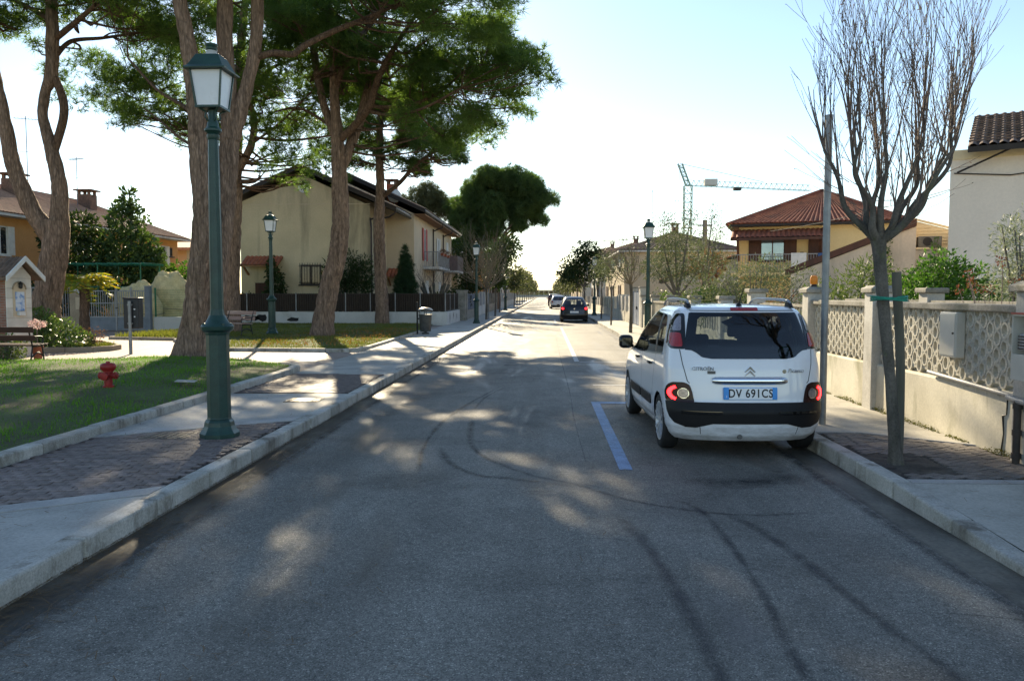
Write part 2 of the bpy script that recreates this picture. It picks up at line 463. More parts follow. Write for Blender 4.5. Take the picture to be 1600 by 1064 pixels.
random.seed(4)
for (x, y, L, a) in ((-.6, 14.5, 2.2, 1.2), (1.6, 4.2, 1.4, .5), (-2.3, 7.4, 1.6, 1.4), (-.2, 5.4, 1.0, .2), (2.1, 16, 2.0, 1.7), (-1.9, 17.5, 2.5, .3)):
    pts = [(x, y)]
    for k in range(7): a += random.gauss(0, .5) * .6; pts.append((pts[-1][0] + math.cos(a) * L / 7, pts[-1][1] + math.sin(a) * L / 7))
    ribbon('crack_line', pts, .014, MK, .0045)
for k in range(14):
    x, y = random.uniform(-2.4, 2.3), random.uniform(3.2, 14); L = random.uniform(.08, .3)
    ribbon('oil_spot', [(x, y), (x + L * .5, y + random.uniform(-.05, .05)), (x + L, y)], random.uniform(.08, .22), MK, .0028 + k * .00005)
ribbon('edge_dirt', [(-2.70, 2), (-2.68, 8), (-2.70, 14), (-2.69, 24)], .16, MKW, .0022)
ribbon('edge_dirt', [(2.60, 2), (2.58, 6), (2.60, 12)], .16, MKW, .0022)
m_ = MB()
for i in range(9): m_.box(-.98 + .04 * i, -.96 + .04 * i, 19.0, 19.3, .001, .008)
m_.build('drain_grate', A['iron'], road)
# fallen pine needles and grit along the left gutter
n = 9000
P = np.stack([-3.0 + .42 * rng.random(n) ** 2.2, 3 + 22 * rng.random(n) ** 1.3, np.full(n, .004)], 1)
Vn, Fn = scatter(np.array([(-.5, -.02, 0), (.5, -.02, .01), (.5, .02, .01), (-.5, .02, 0)]), np.array([(0, 1, 2, 3)]), P, rng.uniform(.03, .09, n), np.tile((0, 0, 1.), (n, 1)), .12)
npmesh('pine_needle_litter', Vn, Fn, M('dry_needles', (.20, .13, .06), (.10, .06, .03), .9, sc=30), road)['kind'] = 'stuff'

# ---- kerbs
def kerb(name, pts, w, z0, z1, seg, mat, bevel=.02, drop=None, ptlim=60):
    root = thing(name, None, None); root['kind'] = 'structure'
    d = [0]
    for a, b_ in zip(pts, pts[1:]): d.append(d[-1] + math.dist(a, b_))
    def at(s):
        s = min(max(s, 0), d[-1])
        for k in range(len(pts) - 1):
            if s <= d[k + 1] + 1e-9:
                t = (s - d[k]) / (d[k + 1] - d[k]); a, b_ = pts[k], pts[k + 1]
                return (a[0] + (b_[0] - a[0]) * t, a[1] + (b_[1] - a[1]) * t), ((b_[0] - a[0]) / (d[k + 1] - d[k]), (b_[1] - a[1]) / (d[k + 1] - d[k]))
    s = 0; k = 0
    stops = [0]
    while s < d[-1] - .05:
        nx = min(s + seg * random.uniform(.96, 1.04), d[-1])
        for q in d[1:-1]:
            if s + .05 < q < nx + .25: nx = q; break
        stops.append(nx); s = nx
    for a, b_ in zip(stops, stops[1:]):
        (p0, t0), (p1, _) = at(a + 1e-6), at(b_ - 1e-6)
        nrm = (-t0[1], t0[0]); g = .008
        L = math.dist(p0, p1)
        m_ = MB(); zz0 = z1 + random.uniform(-.004, .004); zz1 = z1 + random.uniform(-.004, .004)
        if drop: zz0 = drop(p0) + (zz0 - z1); zz1 = drop(p1) + (zz1 - z1)
        q0 = (p0[0] + t0[0] * g, p0[1] + t0[1] * g); q1 = (p1[0] - t0[0] * g, p1[1] - t0[1] * g)
        o = random.uniform(-.007, .007)
        A0 = [(q0[0] + nrm[0] * o, q0[1] + nrm[1] * o), (q1[0] + nrm[0] * o, q1[1] + nrm[1] * o), (q1[0] + nrm[0] * w, q1[1] + nrm[1] * w), (q0[0] + nrm[0] * w, q0[1] + nrm[1] * w)]
        m_.add([(x, y, z0) for x, y in A0] + [(A0[0][0], A0[0][1], zz0), (A0[1][0], A0[1][1], zz1), (A0[2][0], A0[2][1], zz1), (A0[3][0], A0[3][1], zz0)],
               [(0, 3, 2, 1), (4, 5, 6, 7), (0, 1, 5, 4), (1, 2, 6, 5), (2, 3, 7, 6), (3, 0, 4, 7)])
        m_.build('kerb_stone', mat, root, bevel=bevel)
    return root
kl = kerb('kerb_left', [(-3.0, -6), (-3.0, 62)], .16, -.06, .135, 1.0, A['kerb'])
m_ = MB(); m_.box(-3.16, -3.0, 62, 330, -.06, .135); m_.build('kerb_run', A['kerb'], kl)
def rdrop(p):
    y = p[1]
    return .045 if y < 4.9 else (.045 + (y - 4.9) / 1.9 * .095 if y < 6.8 else .14)
kr = kerb('kerb_right', [(2.95, 62), (2.95, 6.8), (2.95, 4.9), (2.95, -6)], .16, -.06, .14, 1.0, A['kerb'], drop=rdrop)
kr.location.x = 0
m_ = MB(); m_.box(2.95, 3.11, 62, 330, -.06, .14); m_.build('kerb_run', A['kerb'], kr)

# ---- left pavement
m_ = MB(); m_.box(-5.05, -3.16, -8, 330, -.05, .112)
pl = struct('pavement_left', m_, A['bed'])
def slabz(name, poly, z, mat, parent, th=.02):
    m_ = MB(); m_.prism(poly, z - th, z, 'z'); return m_.build(name, mat, parent)
s1 = lambda x: 6.36 + (x + 3.26) * .686      # slanted joint before the paver field
s2 = lambda x: 9.83 + (x + 3.23) * .672
lx0, lx1 = -5.05, -3.165
slabz('concrete_slab', [(lx0, -8), (lx1, -8), (lx1, s1(lx1) - .28), (lx0, s1(lx0) - .28)], .122, A['concrete'], pl)
slabz('stone_strip', [(lx0, s1(lx0) - .27), (lx1, s1(lx1) - .27), (lx1, s1(lx1)), (lx0, s1(lx0))], .128, A['strip'], pl)
slabz('stone_strip', [(lx0, s2(lx0)), (lx1, s2(lx1)), (lx1, s2(lx1) + .3), (lx0, s2(lx0) + .3)], .128, A['strip'], pl)
slabz('concrete_slab', [(lx0, s2(lx0) + .31), (lx1, s2(lx1) + .31), (lx1, 12.58), (lx0, 12.5)], .122, A['concrete'], pl)
slabz('concrete_slab', [(lx0, 15.72), (lx1, 15.6), (lx1, 21.4), (lx0, 21.4)], .122, A['concrete'], pl)
for a, b_ in ((21.41, 27), (27.01, 33), (33.01, 39), (39.01, 46), (46.01, 60), (60.01, 90), (90.01, 200)):
    slabz('concrete_slab', [(lx0, a), (lx1, a), (lx1, b_), (lx0, b_)], .121, A['concrete'], pl)
for (x, y) in ((-4.24, 8.75), (-3.62, 11.75)):
    m_ = MB(); m_.box(x - .25, x + .25, y - .22, y + .22, .118, .131)
    o = m_.build('manhole_cover', A['iron'], pl, bevel=.004)
    m_ = MB()
    for i in range(6):
        m_.box(x - .21 + i * .075, x - .165 + i * .075, y - .18, y + .18, .131, .136)
    m_.build('rib', A['iron'], o)
m_ = MB(); m_.box(-.0585, .0585, -.0385, .0385, -.03, 0)
pv = bpy.data.meshes.new('paver')
tmp = m_.build('paver', A['paver'], None); pmesh = tmp.data; bpy.data.objects.remove(tmp)
m_ = MB(); tmp = m_.box(-.0585, .0585, -.0385, .0385, -.03, 0).build('paver', A['paver_g'], None); pmesh2 = tmp.data; bpy.data.objects.remove(tmp)
def pavers(parent, inside, x0, x1, y0, y1, z, mesh, rot=0., cap=300, mat=None):
    cells = []
    nx = int((x1 - x0) / .124) + 2; ny = int((y1 - y0) / .083) + 2
    ca, sa = math.cos(rot), math.sin(rot); cx, cy = (x0 + x1) / 2, (y0 + y1) / 2
    for j in range(-ny, ny):
        for i in range(-nx, nx):
            u = (i + (.5 if j % 2 else 0)) * .124; w = j * .083
            x = cx + u * ca - w * sa; y = cy + u * sa + w * ca
            if inside(x, y): cells.append((y, x))
    cells.sort()
    rest = MB()
    for k, (y, x) in enumerate(cells):
        dz = random.uniform(-.003, .004); rr = rot + random.uniform(-.03, .03)
        if k < cap:
            o = bpy.data.objects.new('paver', mesh); COL.objects.link(o); o.parent = parent
            o.location = (x, y, z + dz); o.rotation_euler = (random.uniform(-.02, .02), random.uniform(-.012, .012), rr)
        else: rest.obox((x, y, z + dz - .015), (.117, .077, .03), rr)
    if rest.v:
        o = rest.build('paver_field', mat or mesh.materials[0], parent); o['kind'] = 'stuff'
pavers(pl, lambda x, y: lx0 + .05 < x < lx1 - .05 and s1(x) + .03 < y < s2(x) - .05, lx0, lx1, 4.5, 10.5, .125, pmesh, .12, 290)
pavers(pl, lambda x, y: lx0 + .05 < x < lx1 - .05 and 12.62 < y < 15.6, lx0, lx1, 12.4, 15.8, .125, pmesh, .12, 0)
# ---- lawn kerbs
kerb('kerb_front_lawn', [(-5.05, 0.5), (-5.05, 15.6), (-5.15, 16.5), (-5.35, 16.95)], .17, .0, .225, 1.05, A['kerb'])
kerb('kerb_back_lawn', [(-12.5, 26.2), (-10.2, 23.4), (-9.1, 21.95), (-5.6, 21.65), (-5.2, 21.9), (-5.08, 22.6), (-5.05, 33.3)], .15, .0, .20, 1.05, A['kerb'])
# ---- park path
m_ = MB(); m_.quad((-45, 3, .1), (-5.06, 3, .1), (-5.06, 39.9, .1), (-45, 39.9, .1))
struct('park_path', m_, A['path'])
# ---- lawns
from mathutils.geometry import intersect_point_tri_2d
def in_poly(x, y, poly):
    c = False; n = len(poly); j = n - 1
    for i in range(n):
        xi, yi = poly[i]; xj, yj = poly[j]
        if (yi > y) != (yj > y) and x < (xj - xi) * (y - yi) / (yj - yi) + xi: c = not c
        j = i
    return c
def np_in_poly(P, poly):
    x, y = P[:, 0], P[:, 1]; c = np.zeros(len(P), bool); n = len(poly); j = n - 1
    for i in range(n):
        xi, yi = poly[i]; xj, yj = poly[j]
        t = ((yi > y) != (yj > y)) & (x < (xj - xi) * (y - yi) / ((yj - yi) if yj != yi else 1e-9) + xi)
        c ^= t; j = i
    return c
def edge_dist(P, poly):
    d = np.full(len(P), 1e9); n = len(poly)
    for i in range(n):
        a = np.array(poly[i]); b_ = np.array(poly[(i + 1) % n]); ab = b_ - a
        t = np.clip(((P - a) @ ab) / (ab @ ab), 0, 1)[:, None]
        d = np.minimum(d, np.linalg.norm(P - (a + t * ab), axis=1))
    return d
def lawn(name, poly, z0, rise, mat, gmat, dens, hgt, near, gname, glabel, seedr):
    xs = [p[0] for p in poly]; ysl = [p[1] for p in poly]; st = .35
    nx = int((max(xs) - min(xs)) / st) + 2; ny = int((max(ysl) - min(ysl)) / st) + 2
    X, Y = np.meshgrid(min(xs) + st * np.arange(nx), min(ysl) + st * np.arange(ny), indexing='ij')
    P = np.stack([X.ravel(), Y.ravel()], 1); ins = np_in_poly(P, poly)
    d = edge_dist(P, poly) * np.where(ins, 1, -1)
    def hz(Q, dd):
        nz = np.array([mnoise.noise(Vector((q[0] * .5, q[1] * .5, 0))) for q in Q])
        return z0 + rise * (1 - np.exp(-np.maximum(dd, 0) / 1.6)) + .03 * nz * np.clip(dd, 0, 1)
    # pull outside ring onto the outline
    out = ~ins & (d > -st * 1.6)
    Q = P.copy()
    for k in np.nonzero(out)[0]:
        best = None
        for i in range(len(poly)):
            a = np.array(poly[i]); b_ = np.array(poly[(i + 1) % len(poly)]); ab = b_ - a
            t = np.clip(((P[k] - a) @ ab) / (ab @ ab), 0, 1); q = a + t * ab; e = np.linalg.norm(q - P[k])
            if best is None or e < best[0]: best = (e, q)
        Q[k] = best[1]
    ok = ins | out
    Z = hz(Q, np.where(ins, d, 0))
    V = np.concatenate([Q, Z[:, None]], 1)
    idx = np.arange(nx * ny).reshape(nx, ny)
    Fq = np.stack([idx[:-1, :-1], idx[1:, :-1], idx[1:, 1:], idx[:-1, 1:]], -1).reshape(-1, 4)
    Fq = Fq[ok[Fq].all(1) & ins[Fq].any(1)]
    o = npmesh(name, V, Fq, mat, None, True); o['kind'] = 'structure'
    # blades
    n = int(dens); a = rng.random((n * 3, 2)); a[:, 1] **= near
    B = np.array([min(xs), min(ysl)]) + a * np.array([max(xs) - min(xs), max(ysl) - min(ysl)])
    B = B[np_in_poly(B, poly)][:n]
    B = B[edge_dist(B, poly) > .02]
    nzz = np.array([mnoise.noise(Vector((q[0] * .8 + seedr, q[1] * .8, 2))) for q in B])
    dd = edge_dist(B, poly)
    Z = hz(B, dd) - .006
    keep = rng.random(len(B)) < (.72 + .7 * nzz)
    B, Z, nzz = B[keep], Z[keep], nzz[keep]
    sc = hgt * rng.uniform(.5, 1.25, len(B)) * (1 + .5 * nzz)
    V, F = scatter(np.array([(-.09, 0, 0), (.09, 0, 0), (.0, .12, 1.)]), np.array([(0, 1, 2)]), np.concatenate([B, Z[:, None]], 1), sc, np.tile((0, 0, 1.), (len(B), 1)), .38)
    g = npmesh(gname, V, F, gmat); tag(g, glabel, 'grass', kind='stuff')
    return hz
G1 = leafM('grass_blades', (.14, .29, .035), (.085, .19, .025), .8, .4, (1.3, 1.4, .5), .6, (.12, .16, .04))
G2 = leafM('dry_grass_blades', (.17, .19, .05), (.11, .135, .035), .6, .4, (1.3, 1.3, .5), .5, (.28, .22, .09))
LAWN1 = [(-5.2, .5), (-5.2, 15.7), (-5.3, 16.5), (-5.5, 17.0), (-6.6, 18.2), (-8.6, 19.6), (-11, 18.6), (-14, 17.8), (-24, 16.5), (-24, .5)]
LAWN2 = [(-9.0, 22.1), (-5.6, 21.8), (-5.3, 22.1), (-5.2, 22.8), (-5.2, 33.3), (-5.6, 36.5), (-5.6, 39.9), (-16, 39.9), (-16, 31), (-13, 27), (-10.1, 23.5)]
lawn('lawn_front', LAWN1, .15, .13, A['soil'], G1, 150000, .062, 1.0, 'lawn_grass', 'short green grass of the shaded front lawn with the hydrant', 0)
lawn('lawn_back', LAWN2, .15, .13, A['soil'], G2, 60000, .085, 1.2, 'dry_lawn_grass', 'sunlit yellowing grass of the back lawn by the low white wall', 5)

# ---- right pavement
m_ = MB(); m_.box(3.11, 4.75, 6.79, 330, -.05, .115); pr = struct('pavement_right', m_, A['bed'])
m_ = MB()
m_.add([(3.11, -8, .045), (4.75, -8, .10), (4.75, 4.9, .10), (3.11, 4.9, .045), (3.11, 6.78, .126), (4.75, 6.78, .126)], [(0, 1, 2, 3), (3, 2, 5, 4)])
m_.build('concrete_apron', A['concrete_y'], pr)
rx0, rx1 = 3.115, 4.55
slabz('stone_strip', [(rx0, 6.79), (rx1 + .2, 6.79), (rx1 + .2, 6.92), (rx0, 6.92)], .131, A['strip'], pr)
pb = lambda x: 9.25 if x < 3.6 else 9.25 - (x - 3.6) * .75
slabz('concrete_slab', [(rx0, 9.35), (3.6, 9.35), (4.56, 8.62), (4.75, 8.6), (4.75, 15), (rx0, 15)], .125, A['concrete_y'], pr)
for a, b_ in ((15.01, 24), (24.01, 34), (34.01, 46), (46.01, 80), (80.01, 200)):
    slabz('concrete_slab', [(rx0, a), (4.75, a), (4.75, b_), (rx0, b_)], .123, A['concrete_y'], pr)
slabz('stone_strip', [(rx0, 9.26), (3.6, 9.26), (4.56, 8.53), (4.56, 8.61), (3.6, 9.345), (rx0, 9.345)], .130, A['strip'], pr)
pavers(pr, lambda x, y: rx0 + .06 < x < 4.52 and 6.97 < y < pb(x) - .06 and not (2.9 < x < 3.72 and 7.15 < y < 8.05), rx0, rx1, 6.8, 9.3, .127, pmesh2, .55, 290)
m_ = MB()
gx, gy = np.meshgrid(np.linspace(3.13, 3.72, 14), np.linspace(7.13, 8.07, 20), indexing='ij')
gz = np.array([[.117 + .012 * mnoise.noise(Vector((x * 6, y * 6, 0))) + .012 * math.exp(-((x - 3.33) ** 2 + (y - 7.6) ** 2) / .02) for y in gy[0]] for x in gx[:, 0]])
V = np.stack([gx, gy, gz], -1).reshape(-1, 3); idx = np.arange(14 * 20).reshape(14, 20)
Fq = np.stack([idx[:-1, :-1], idx[1:, :-1], idx[1:, 1:], idx[:-1, 1:]], -1).reshape(-1, 4)
npmesh('tree_pit_soil', V, Fq, M('tree_pit_dirt', (.11, .095, .075), (.06, .05, .04), .95, sc=6, fine=(50, .4), bump=.6, bsc=40), pr, True)
m_ = MB(); m_.quad((4.78, 5, .02), (40, 5, .02), (40, 62, .02), (4.78, 62, .02)); struct('bounce_ground', m_, M('pale_bounce_surface', (.46, .43, .37), (.36, .33, .28), .9, sc=.8, fine=(12, .2)))  # pale sheet added behind the wall to bounce sun onto the houses
litM = M('brown_needle_litter', (.22, .13, .06), (.12, .07, .035), .9, sc=30)
def litter(parent, x0, x1, y0, y1, z, n, pw):
    u = rng.random(n) ** pw; P = np.stack([x1 + (x0 - x1) * u, y0 + (y1 - y0) * rng.random(n) ** 1.4, np.full(n, z)], 1)
    k = np.array([mnoise.noise(Vector((p[0] * 1.3, p[1] * .7, 9))) for p in P]) + rng.normal(0, .25, n) > .05; P = P[k]
    Vn, Fn = scatter(np.array([(-.5, -.025, 0), (.5, -.025, .01), (.5, .025, .01), (-.5, .025, 0)]), np.array([(0, 1, 2, 3)]), P, rng.uniform(.03, .09, len(P)), np.tile((0, 0, 1.), (len(P), 1)), .1)
    npmesh('needle_litter', Vn, Fn, litM, parent)['kind'] = 'stuff'
litter(pl, -5.05, -3.16, 4.5, 24, .134, 2600, .6)
litter(road, -2.9, 1.5, 3, 30, .005, 2600, .35)
litter(pr, 3.12, 4.5, 5, 14, .135, 900, 1.)
# ---- end of the street: promenade and sand
m_ = MB(); m_.box(-60, 60, 334, 335, -.03, .9); tag(m_.build('promenade_wall', A['concrete'], None), 'low pale wall closing the far end of the street', 'wall')
m_ = MB(); m_.quad((-900, 336, -.02), (900, 336, -.02), (900, 1400, -.02), (-900, 1400, -.02)); struct('beach', m_, A['sand'])
# ================================================================ cars
def paintM(name, c, flake=.0):
    m, nt, b = _nt(name); v = coords(nt)
    col = mixc(nt, 1, c, ramp(nt, noise(nt, v, 1.3, 5), [(.3, .93), (.7, 1.03)]), 'MULTIPLY')
    dz = coords(nt, (3, 3, 9))
    sep = nt.nodes.new('ShaderNodeSeparateXYZ'); nt.links.new(v, sep.inputs[0])
    dirt = mixc(nt, 1, ramp(nt, sep.outputs['Z'], [(.2, .55), (.62, 0.)]), ramp(nt, noise(nt, dz, 2.2, 6, .65), [(.35, 0.), (.7, 1.)]), 'MULTIPLY')
    col = mixc(nt, dirt, col, (.16, .14, .11))
    nt.links.new(col, b.inputs['Base Color'])
    nt.links.new(mixc(nt, dirt, (.28, .28, .28), (.75, .75, .75)), b.inputs['Roughness'])
    b.inputs['Coat Weight'].default_value = .8; b.inputs['Coat Roughness'].default_value = .04
    b.inputs['Specular IOR Level'].default_value = .5
    return m
CM = dict(
    blackpl=M('black_bumper_plastic', (.010, .010, .011), (.007, .007, .008), .5, sc=6, spec=.3, bump=.05, bsc=200),
    gloss=M('black_gloss', (.010, .010, .011), (.006, .006, .006), .08, sc=4, spec=.6),
    rubber=M('tyre_rubber', (.022, .022, .022), (.014, .014, .014), .75, sc=12, bump=.15, bsc=80),
    alloy=M('wheel_alloy', (.66, .67, .69), (.52, .53, .54), .36, sc=8, metal=.55),
    chrome=M('chrome', (.86, .87, .88), (.82, .83, .84), .07, sc=3, metal=1.),
    dark=M('interior_trim', (.022, .022, .024), (.014, .014, .015), .8, sc=5),
    seat=M('seat_fabric', (.035, .035, .04), (.022, .022, .026), .95, sc=9),
    red=M('tail_lamp_red', (.42, .012, .012), (.28, .008, .008), .12, sc=40, spec=.6, coat=.5),
    clear=M('tail_lamp_clear', (.34, .30, .31), (.20, .18, .19), .15, sc=60, spec=.6, metal=.4, coat=.5),
    smoked=M('tail_lamp_smoked', (.030, .004, .005), (.016, .003, .003), .22, sc=10, spec=.35, coat=.0),
    lit=M('lit_tail_lamp', (.5, .01, .01), (.5, .01, .01), .3, emis=((1., .012, .015), 4.)),
    amber=M('side_marker', (.6, .2, .02), None, .2),
    plate=M('number_plate_white', (.90, .91, .92), (.86, .87, .88), .4, sc=8),
    eu=M('number_plate_blue', (.06, .34, .82), (.05, .29, .74), .4, sc=8),
    ink=M('plate_ink', (.012, .012, .014), None, .5),
    grey=M('badge_grey', (.14, .14, .14), None, .4, metal=.3),
    glass=glassM('car_glass', (.42, .47, .46), .05),
    glassd=glassM('privacy_glass', (.26, .31, .33), .05),
)
def seg_near(P, poly):
    """nearest points on a closed polygon"""
    best = np.full(len(P), 1e9); Q = P.copy(); n = len(poly)
    for i in range(n):
        a = np.array(poly[i]); b_ = np.array(poly[(i + 1) % n]); ab = b_ - a; L = ab @ ab
        if L < 1e-12: continue
        t = np.clip(((P - a) @ ab) / L, 0, 1)[:, None]; q = a + t * ab
        d = np.linalg.norm(P - q, axis=1); s = d < best
        best[s] = d[s]; Q[s] = q[s]
    return Q, best
def grid_in(poly, res, holes=()):
    xs = [p[0] for p in poly]; ys_ = [p[1] for p in poly]
    nx = max(2, int((max(xs) - min(xs)) / res) + 3); ny = max(2, int((max(ys_) - min(ys_)) / res) + 3)
    X, Y = np.meshgrid(min(xs) - res + res * np.arange(nx + 1), min(ys_) - res + res * np.arange(ny + 1), indexing='ij')
    P = np.stack([X.ravel(), Y.ravel()], 1)
    idx = np.arange(P.shape[0]).reshape(X.shape)
    F = np.stack([idx[:-1, :-1], idx[1:, :-1], idx[1:, 1:], idx[:-1, 1:]], -1).reshape(-1, 4)
    c = P[F].mean(1); k = np_in_poly(c, poly)
    for h in holes: k &= ~np_in_poly(c, h)
    F = F[k]
    # outline vertices: used by fewer than four kept faces
    cnt = np.bincount(F.ravel(), minlength=len(P)); bd = (cnt > 0) & (cnt < 4)
    if bd.any():
        Q, d = seg_near(P[bd], poly)
        for h in holes:
            Q2, d2 = seg_near(P[bd], h); s = d2 < d; Q[s] = Q2[s]; d[s] = d2[s]
        P[bd] = Q
    used = np.unique(F); mp = -np.ones(len(P), int); mp[used] = np.arange(len(used))
    return P[used], mp[F]
def rounded(poly, r, n=5):
    out = []; m = len(poly)
    for i in range(m):
        a = np.array(poly[i - 1], float); b_ = np.array(poly[i], float); c = np.array(poly[(i + 1) % m], float)
        u = (a - b_); v = (c - b_); lu, lv = np.linalg.norm(u), np.linalg.norm(v); rr = min(r, lu * .45, lv * .45)
        p0 = b_ + u / lu * rr; p1 = b_ + v / lv * rr
        for t in np.linspace(0, 1, n): out.append(tuple((1 - t) ** 2 * p0 + 2 * t * (1 - t) * b_ + t * t * p1))
    return out
def ellipse(cx, cz, a, b_, n=24, t0=0, t1=2 * math.pi):
    return [(cx + a * math.cos(t), cz + b_ * math.sin(t)) for t in np.linspace(t0, t1, n, endpoint=(t1 - t0 < 6.2))]

class Shape:
    """car hull: a stack of rounded outlines, rear at y=0, front at +y"""
    def __init__(s, sx=1., sy=1., sz=1., hood=0.):
        s.sx, s.sy, s.sz = sx, sy, sz
        s.zz = np.array([.18, .24, .34, .5, .62, .8, .95, 1.05, 1.2, 1.4, 1.5, 1.56, 1.60])
        s.r = np.array([.13, .06, .015, .0, .035, .05, .065, .085, .13, .215, .265, .30, .36])
        s.w = np.array([.77, .815, .85, .866, .868, .866, .86, .845, .822, .772, .735, .70, .645])
        s.fz = np.array([.18, .35, .6, .75, .9, 1.0, 1.06, 1.15, 1.3, 1.45, 1.55, 1.6])
        s.f = np.array([3.98, 4.07, 4.06, 3.99, 3.78, 3.38, 3.10, 2.92, 2.64, 2.32, 2.06, 1.9])
        s.L, s.n, s.Lf, s.nf = .40, 2.7, .62, 2.3
    def y0(s, z): return np.interp(z, s.zz, s.r)
    def y1(s, z): return np.interp(z, s.fz, s.f)
    def W(s, y, z):
        w = np.interp(z, s.zz, s.w)
        return w * (1 - .05 * np.clip((y - 2.2) / 1.8, 0, 1) ** 2)
    def side(s, y, z):
        w = s.W(y, z); t = np.clip((s.y0(z) + s.L - y) / s.L, 0, 1)
        tf = np.clip((y - (s.y1(z) - s.Lf)) / s.Lf, 0, 1)
        return w * (1 - t ** s.n) ** (1 / s.n) * (1 - tf ** s.nf) ** (1 / s.nf)
    def rear(s, x, z):
        w = s.W(.3, z); t = np.clip(np.abs(x) / w, 0, .9995)
        return s.y0(z) + s.L * (1 - (1 - t ** s.n) ** (1 / s.n))
    def pt(s, kind, P):
        a, z = P[:, 0], P[:, 1]
        if kind == 'rear': return np.stack([a, s.rear(a, z), z], 1)
        sg = -1 if kind == 'left' else 1
        return np.stack([sg * s.side(a, z), a, z], 1)
    def on(s, kind, P, off):
        P = np.asarray(P, float); e = 1e-3
        p = s.pt(kind, P); da = s.pt(kind, P + [e, 0]) - s.pt(kind, P - [e, 0]); dz = s.pt(kind, P + [0, e]) - s.pt(kind, P - [0, e])
        n = np.cross(da, dz); n /= np.linalg.norm(n, axis=1, keepdims=True) + 1e-12
        if kind == 'rear': n *= np.where(n[:, 1:2] > 0, -1, 1)
        else:
            sg = -1 if kind == 'left' else 1; n *= np.where(n[:, :1] * sg < 0, -1, 1)
        return p + n * off
    def patch(s, name, kind, poly, off, mat, parent, res=.025, holes=(), thick=0):
        P, F = grid_in(poly, res, holes)
        V = s.on(kind, P, off)
        if thick:
            V2 = s.on(kind, P, off - thick); n = len(V)
            ec = {}
            for f in F:
                for k in range(4):
                    a, b_ = int(f[k]), int(f[(k + 1) % 4]); ec[(a, b_)] = ec.get((a, b_), 0) + 1
            rim = [(a, b_, b_ + n, a + n) for (a, b_) in ec if (b_, a) not in ec]
            V = np.concatenate([V, V2]); F = np.concatenate([F, np.array(rim)]) if rim else F
        m_ = MB(); m_.add(V.tolist(), F.tolist())
        return m_.build(name, mat, parent, smooth=50 if thick else True)
    def line(s, name, kind, pts, w, mat, parent, off=.0015):
        p = []
        for a, b_ in zip(pts, pts[1:]):
            m = max(2, int(math.dist(a, b_) / .03))
            p += [(a[0] + (b_[0] - a[0]) * t, a[1] + (b_[1] - a[1]) * t) for t in np.linspace(0, 1, m, endpoint=False)]
        p.append(pts[-1]); p = np.array(p)
        d = np.gradient(p, axis=0); d /= np.linalg.norm(d, axis=1, keepdims=True) + 1e-9; nn = np.stack([-d[:, 1], d[:, 0]], 1) * w / 2
        A_ = s.on(kind, p + nn, off); B_ = s.on(kind, p - nn, off)
        m_ = MB(); n = len(p); m_.add(A_.tolist() + B_.tolist(), [(i, i + 1, n + i + 1, n + i) for i in range(n - 1)])
        return m_.build(name, mat, parent, fix=False)
    def hull(s, name, mat, parent, holes, wheels, inset=0., nz=84, na=34, ns=120, nf=18, solid=False):
        zl = np.concatenate([np.linspace(.18, 1.5, nz), np.linspace(1.5, 1.6, 9)[1:]])
        rows = []
        for z in zl:
            z = float(z); w = float(np.interp(z, s.zz, s.w)); y0 = float(s.y0(z)); y1 = float(s.y1(z)); pts = []
            th = np.linspace(0, math.pi / 2, na) ** 1.0
            for t in th:
                pts.append((w * math.sin(t) ** (2 / s.n), y0 + s.L * (1 - math.cos(t) ** (2 / s.n))))
            for y in np.linspace(y0 + s.L, y1 - s.Lf, ns)[1:]: pts.append((float(s.W(y, z)), float(y)))
            we = float(s.W(y1 - s.Lf, z))
            for t in np.linspace(0, math.pi / 2, nf)[1:]:
                pts.append((we * max(0, math.cos(t)) ** (2 / s.nf), y1 - s.Lf + s.Lf * math.sin(t) ** (2 / s.nf)))
            rows.append([(-x, y, z) for x, y in pts][::-1][:-1] + [(x, y, z) for x, y in pts][:-1] + [(pts[-1][0], pts[-1][1], z)])
        V = np.array(rows)                                        # rows x cols x 3
        nr, nc = V.shape[:2]
        # roof dome
        top = V[-1]; cx = np.array([0, 1.25]); dome = []
        for k in (.93, .84, .72, .58, .42, .25, .1):
            q = top.copy(); q[:, :2] = cx + (top[:, :2] - cx) * k; q[:, 2] = 1.6 + .035 * (1 - k ** 2.2); dome.append(q)
        V = np.concatenate([V, np.array(dome)]); nr2 = V.shape[0]
        idx = np.arange(nr2 * nc).reshape(nr2, nc)
        F = np.stack([idx[:-1, :], np.roll(idx, -1, 1)[:-1, :], np.roll(idx, -1, 1)[1:, :], idx[1:, :]], -1).reshape(-1, 4)
        V = V.reshape(-1, 3); C = V[F].mean(1)
        drop = np.zeros(len(F), bool); grp = np.full(len(F), -1)
        for hi, (kind, poly) in enumerate(holes):
            if kind == 'rear': k = np_in_poly(C[:, [0, 2]], poly) & (C[:, 1] < 1.0)
            elif kind == 'front': k = np_in_poly(C[:, [0, 2]], poly) & (C[:, 1] > 1.9)
            elif kind == 'left': k = np_in_poly(C[:, [1, 2]], poly) & (C[:, 0] < -.3)
            else: k = np_in_poly(C[:, [1, 2]], poly) & (C[:, 0] > .3)
            drop |= k; grp[k] = hi
        arch = []
        for wy in wheels:
            k = (np.hypot(C[:, 1] - wy, C[:, 2] - .30) < .345) & (np.abs(C[:, 0]) > .4)
            drop |= k; arch.append(k)
        # snap outlines
        cd = np.bincount(F[drop].ravel(), minlength=len(V)); ck = np.bincount(F[~drop].ravel(), minlength=len(V)); bd = (cd > 0) & (ck > 0)
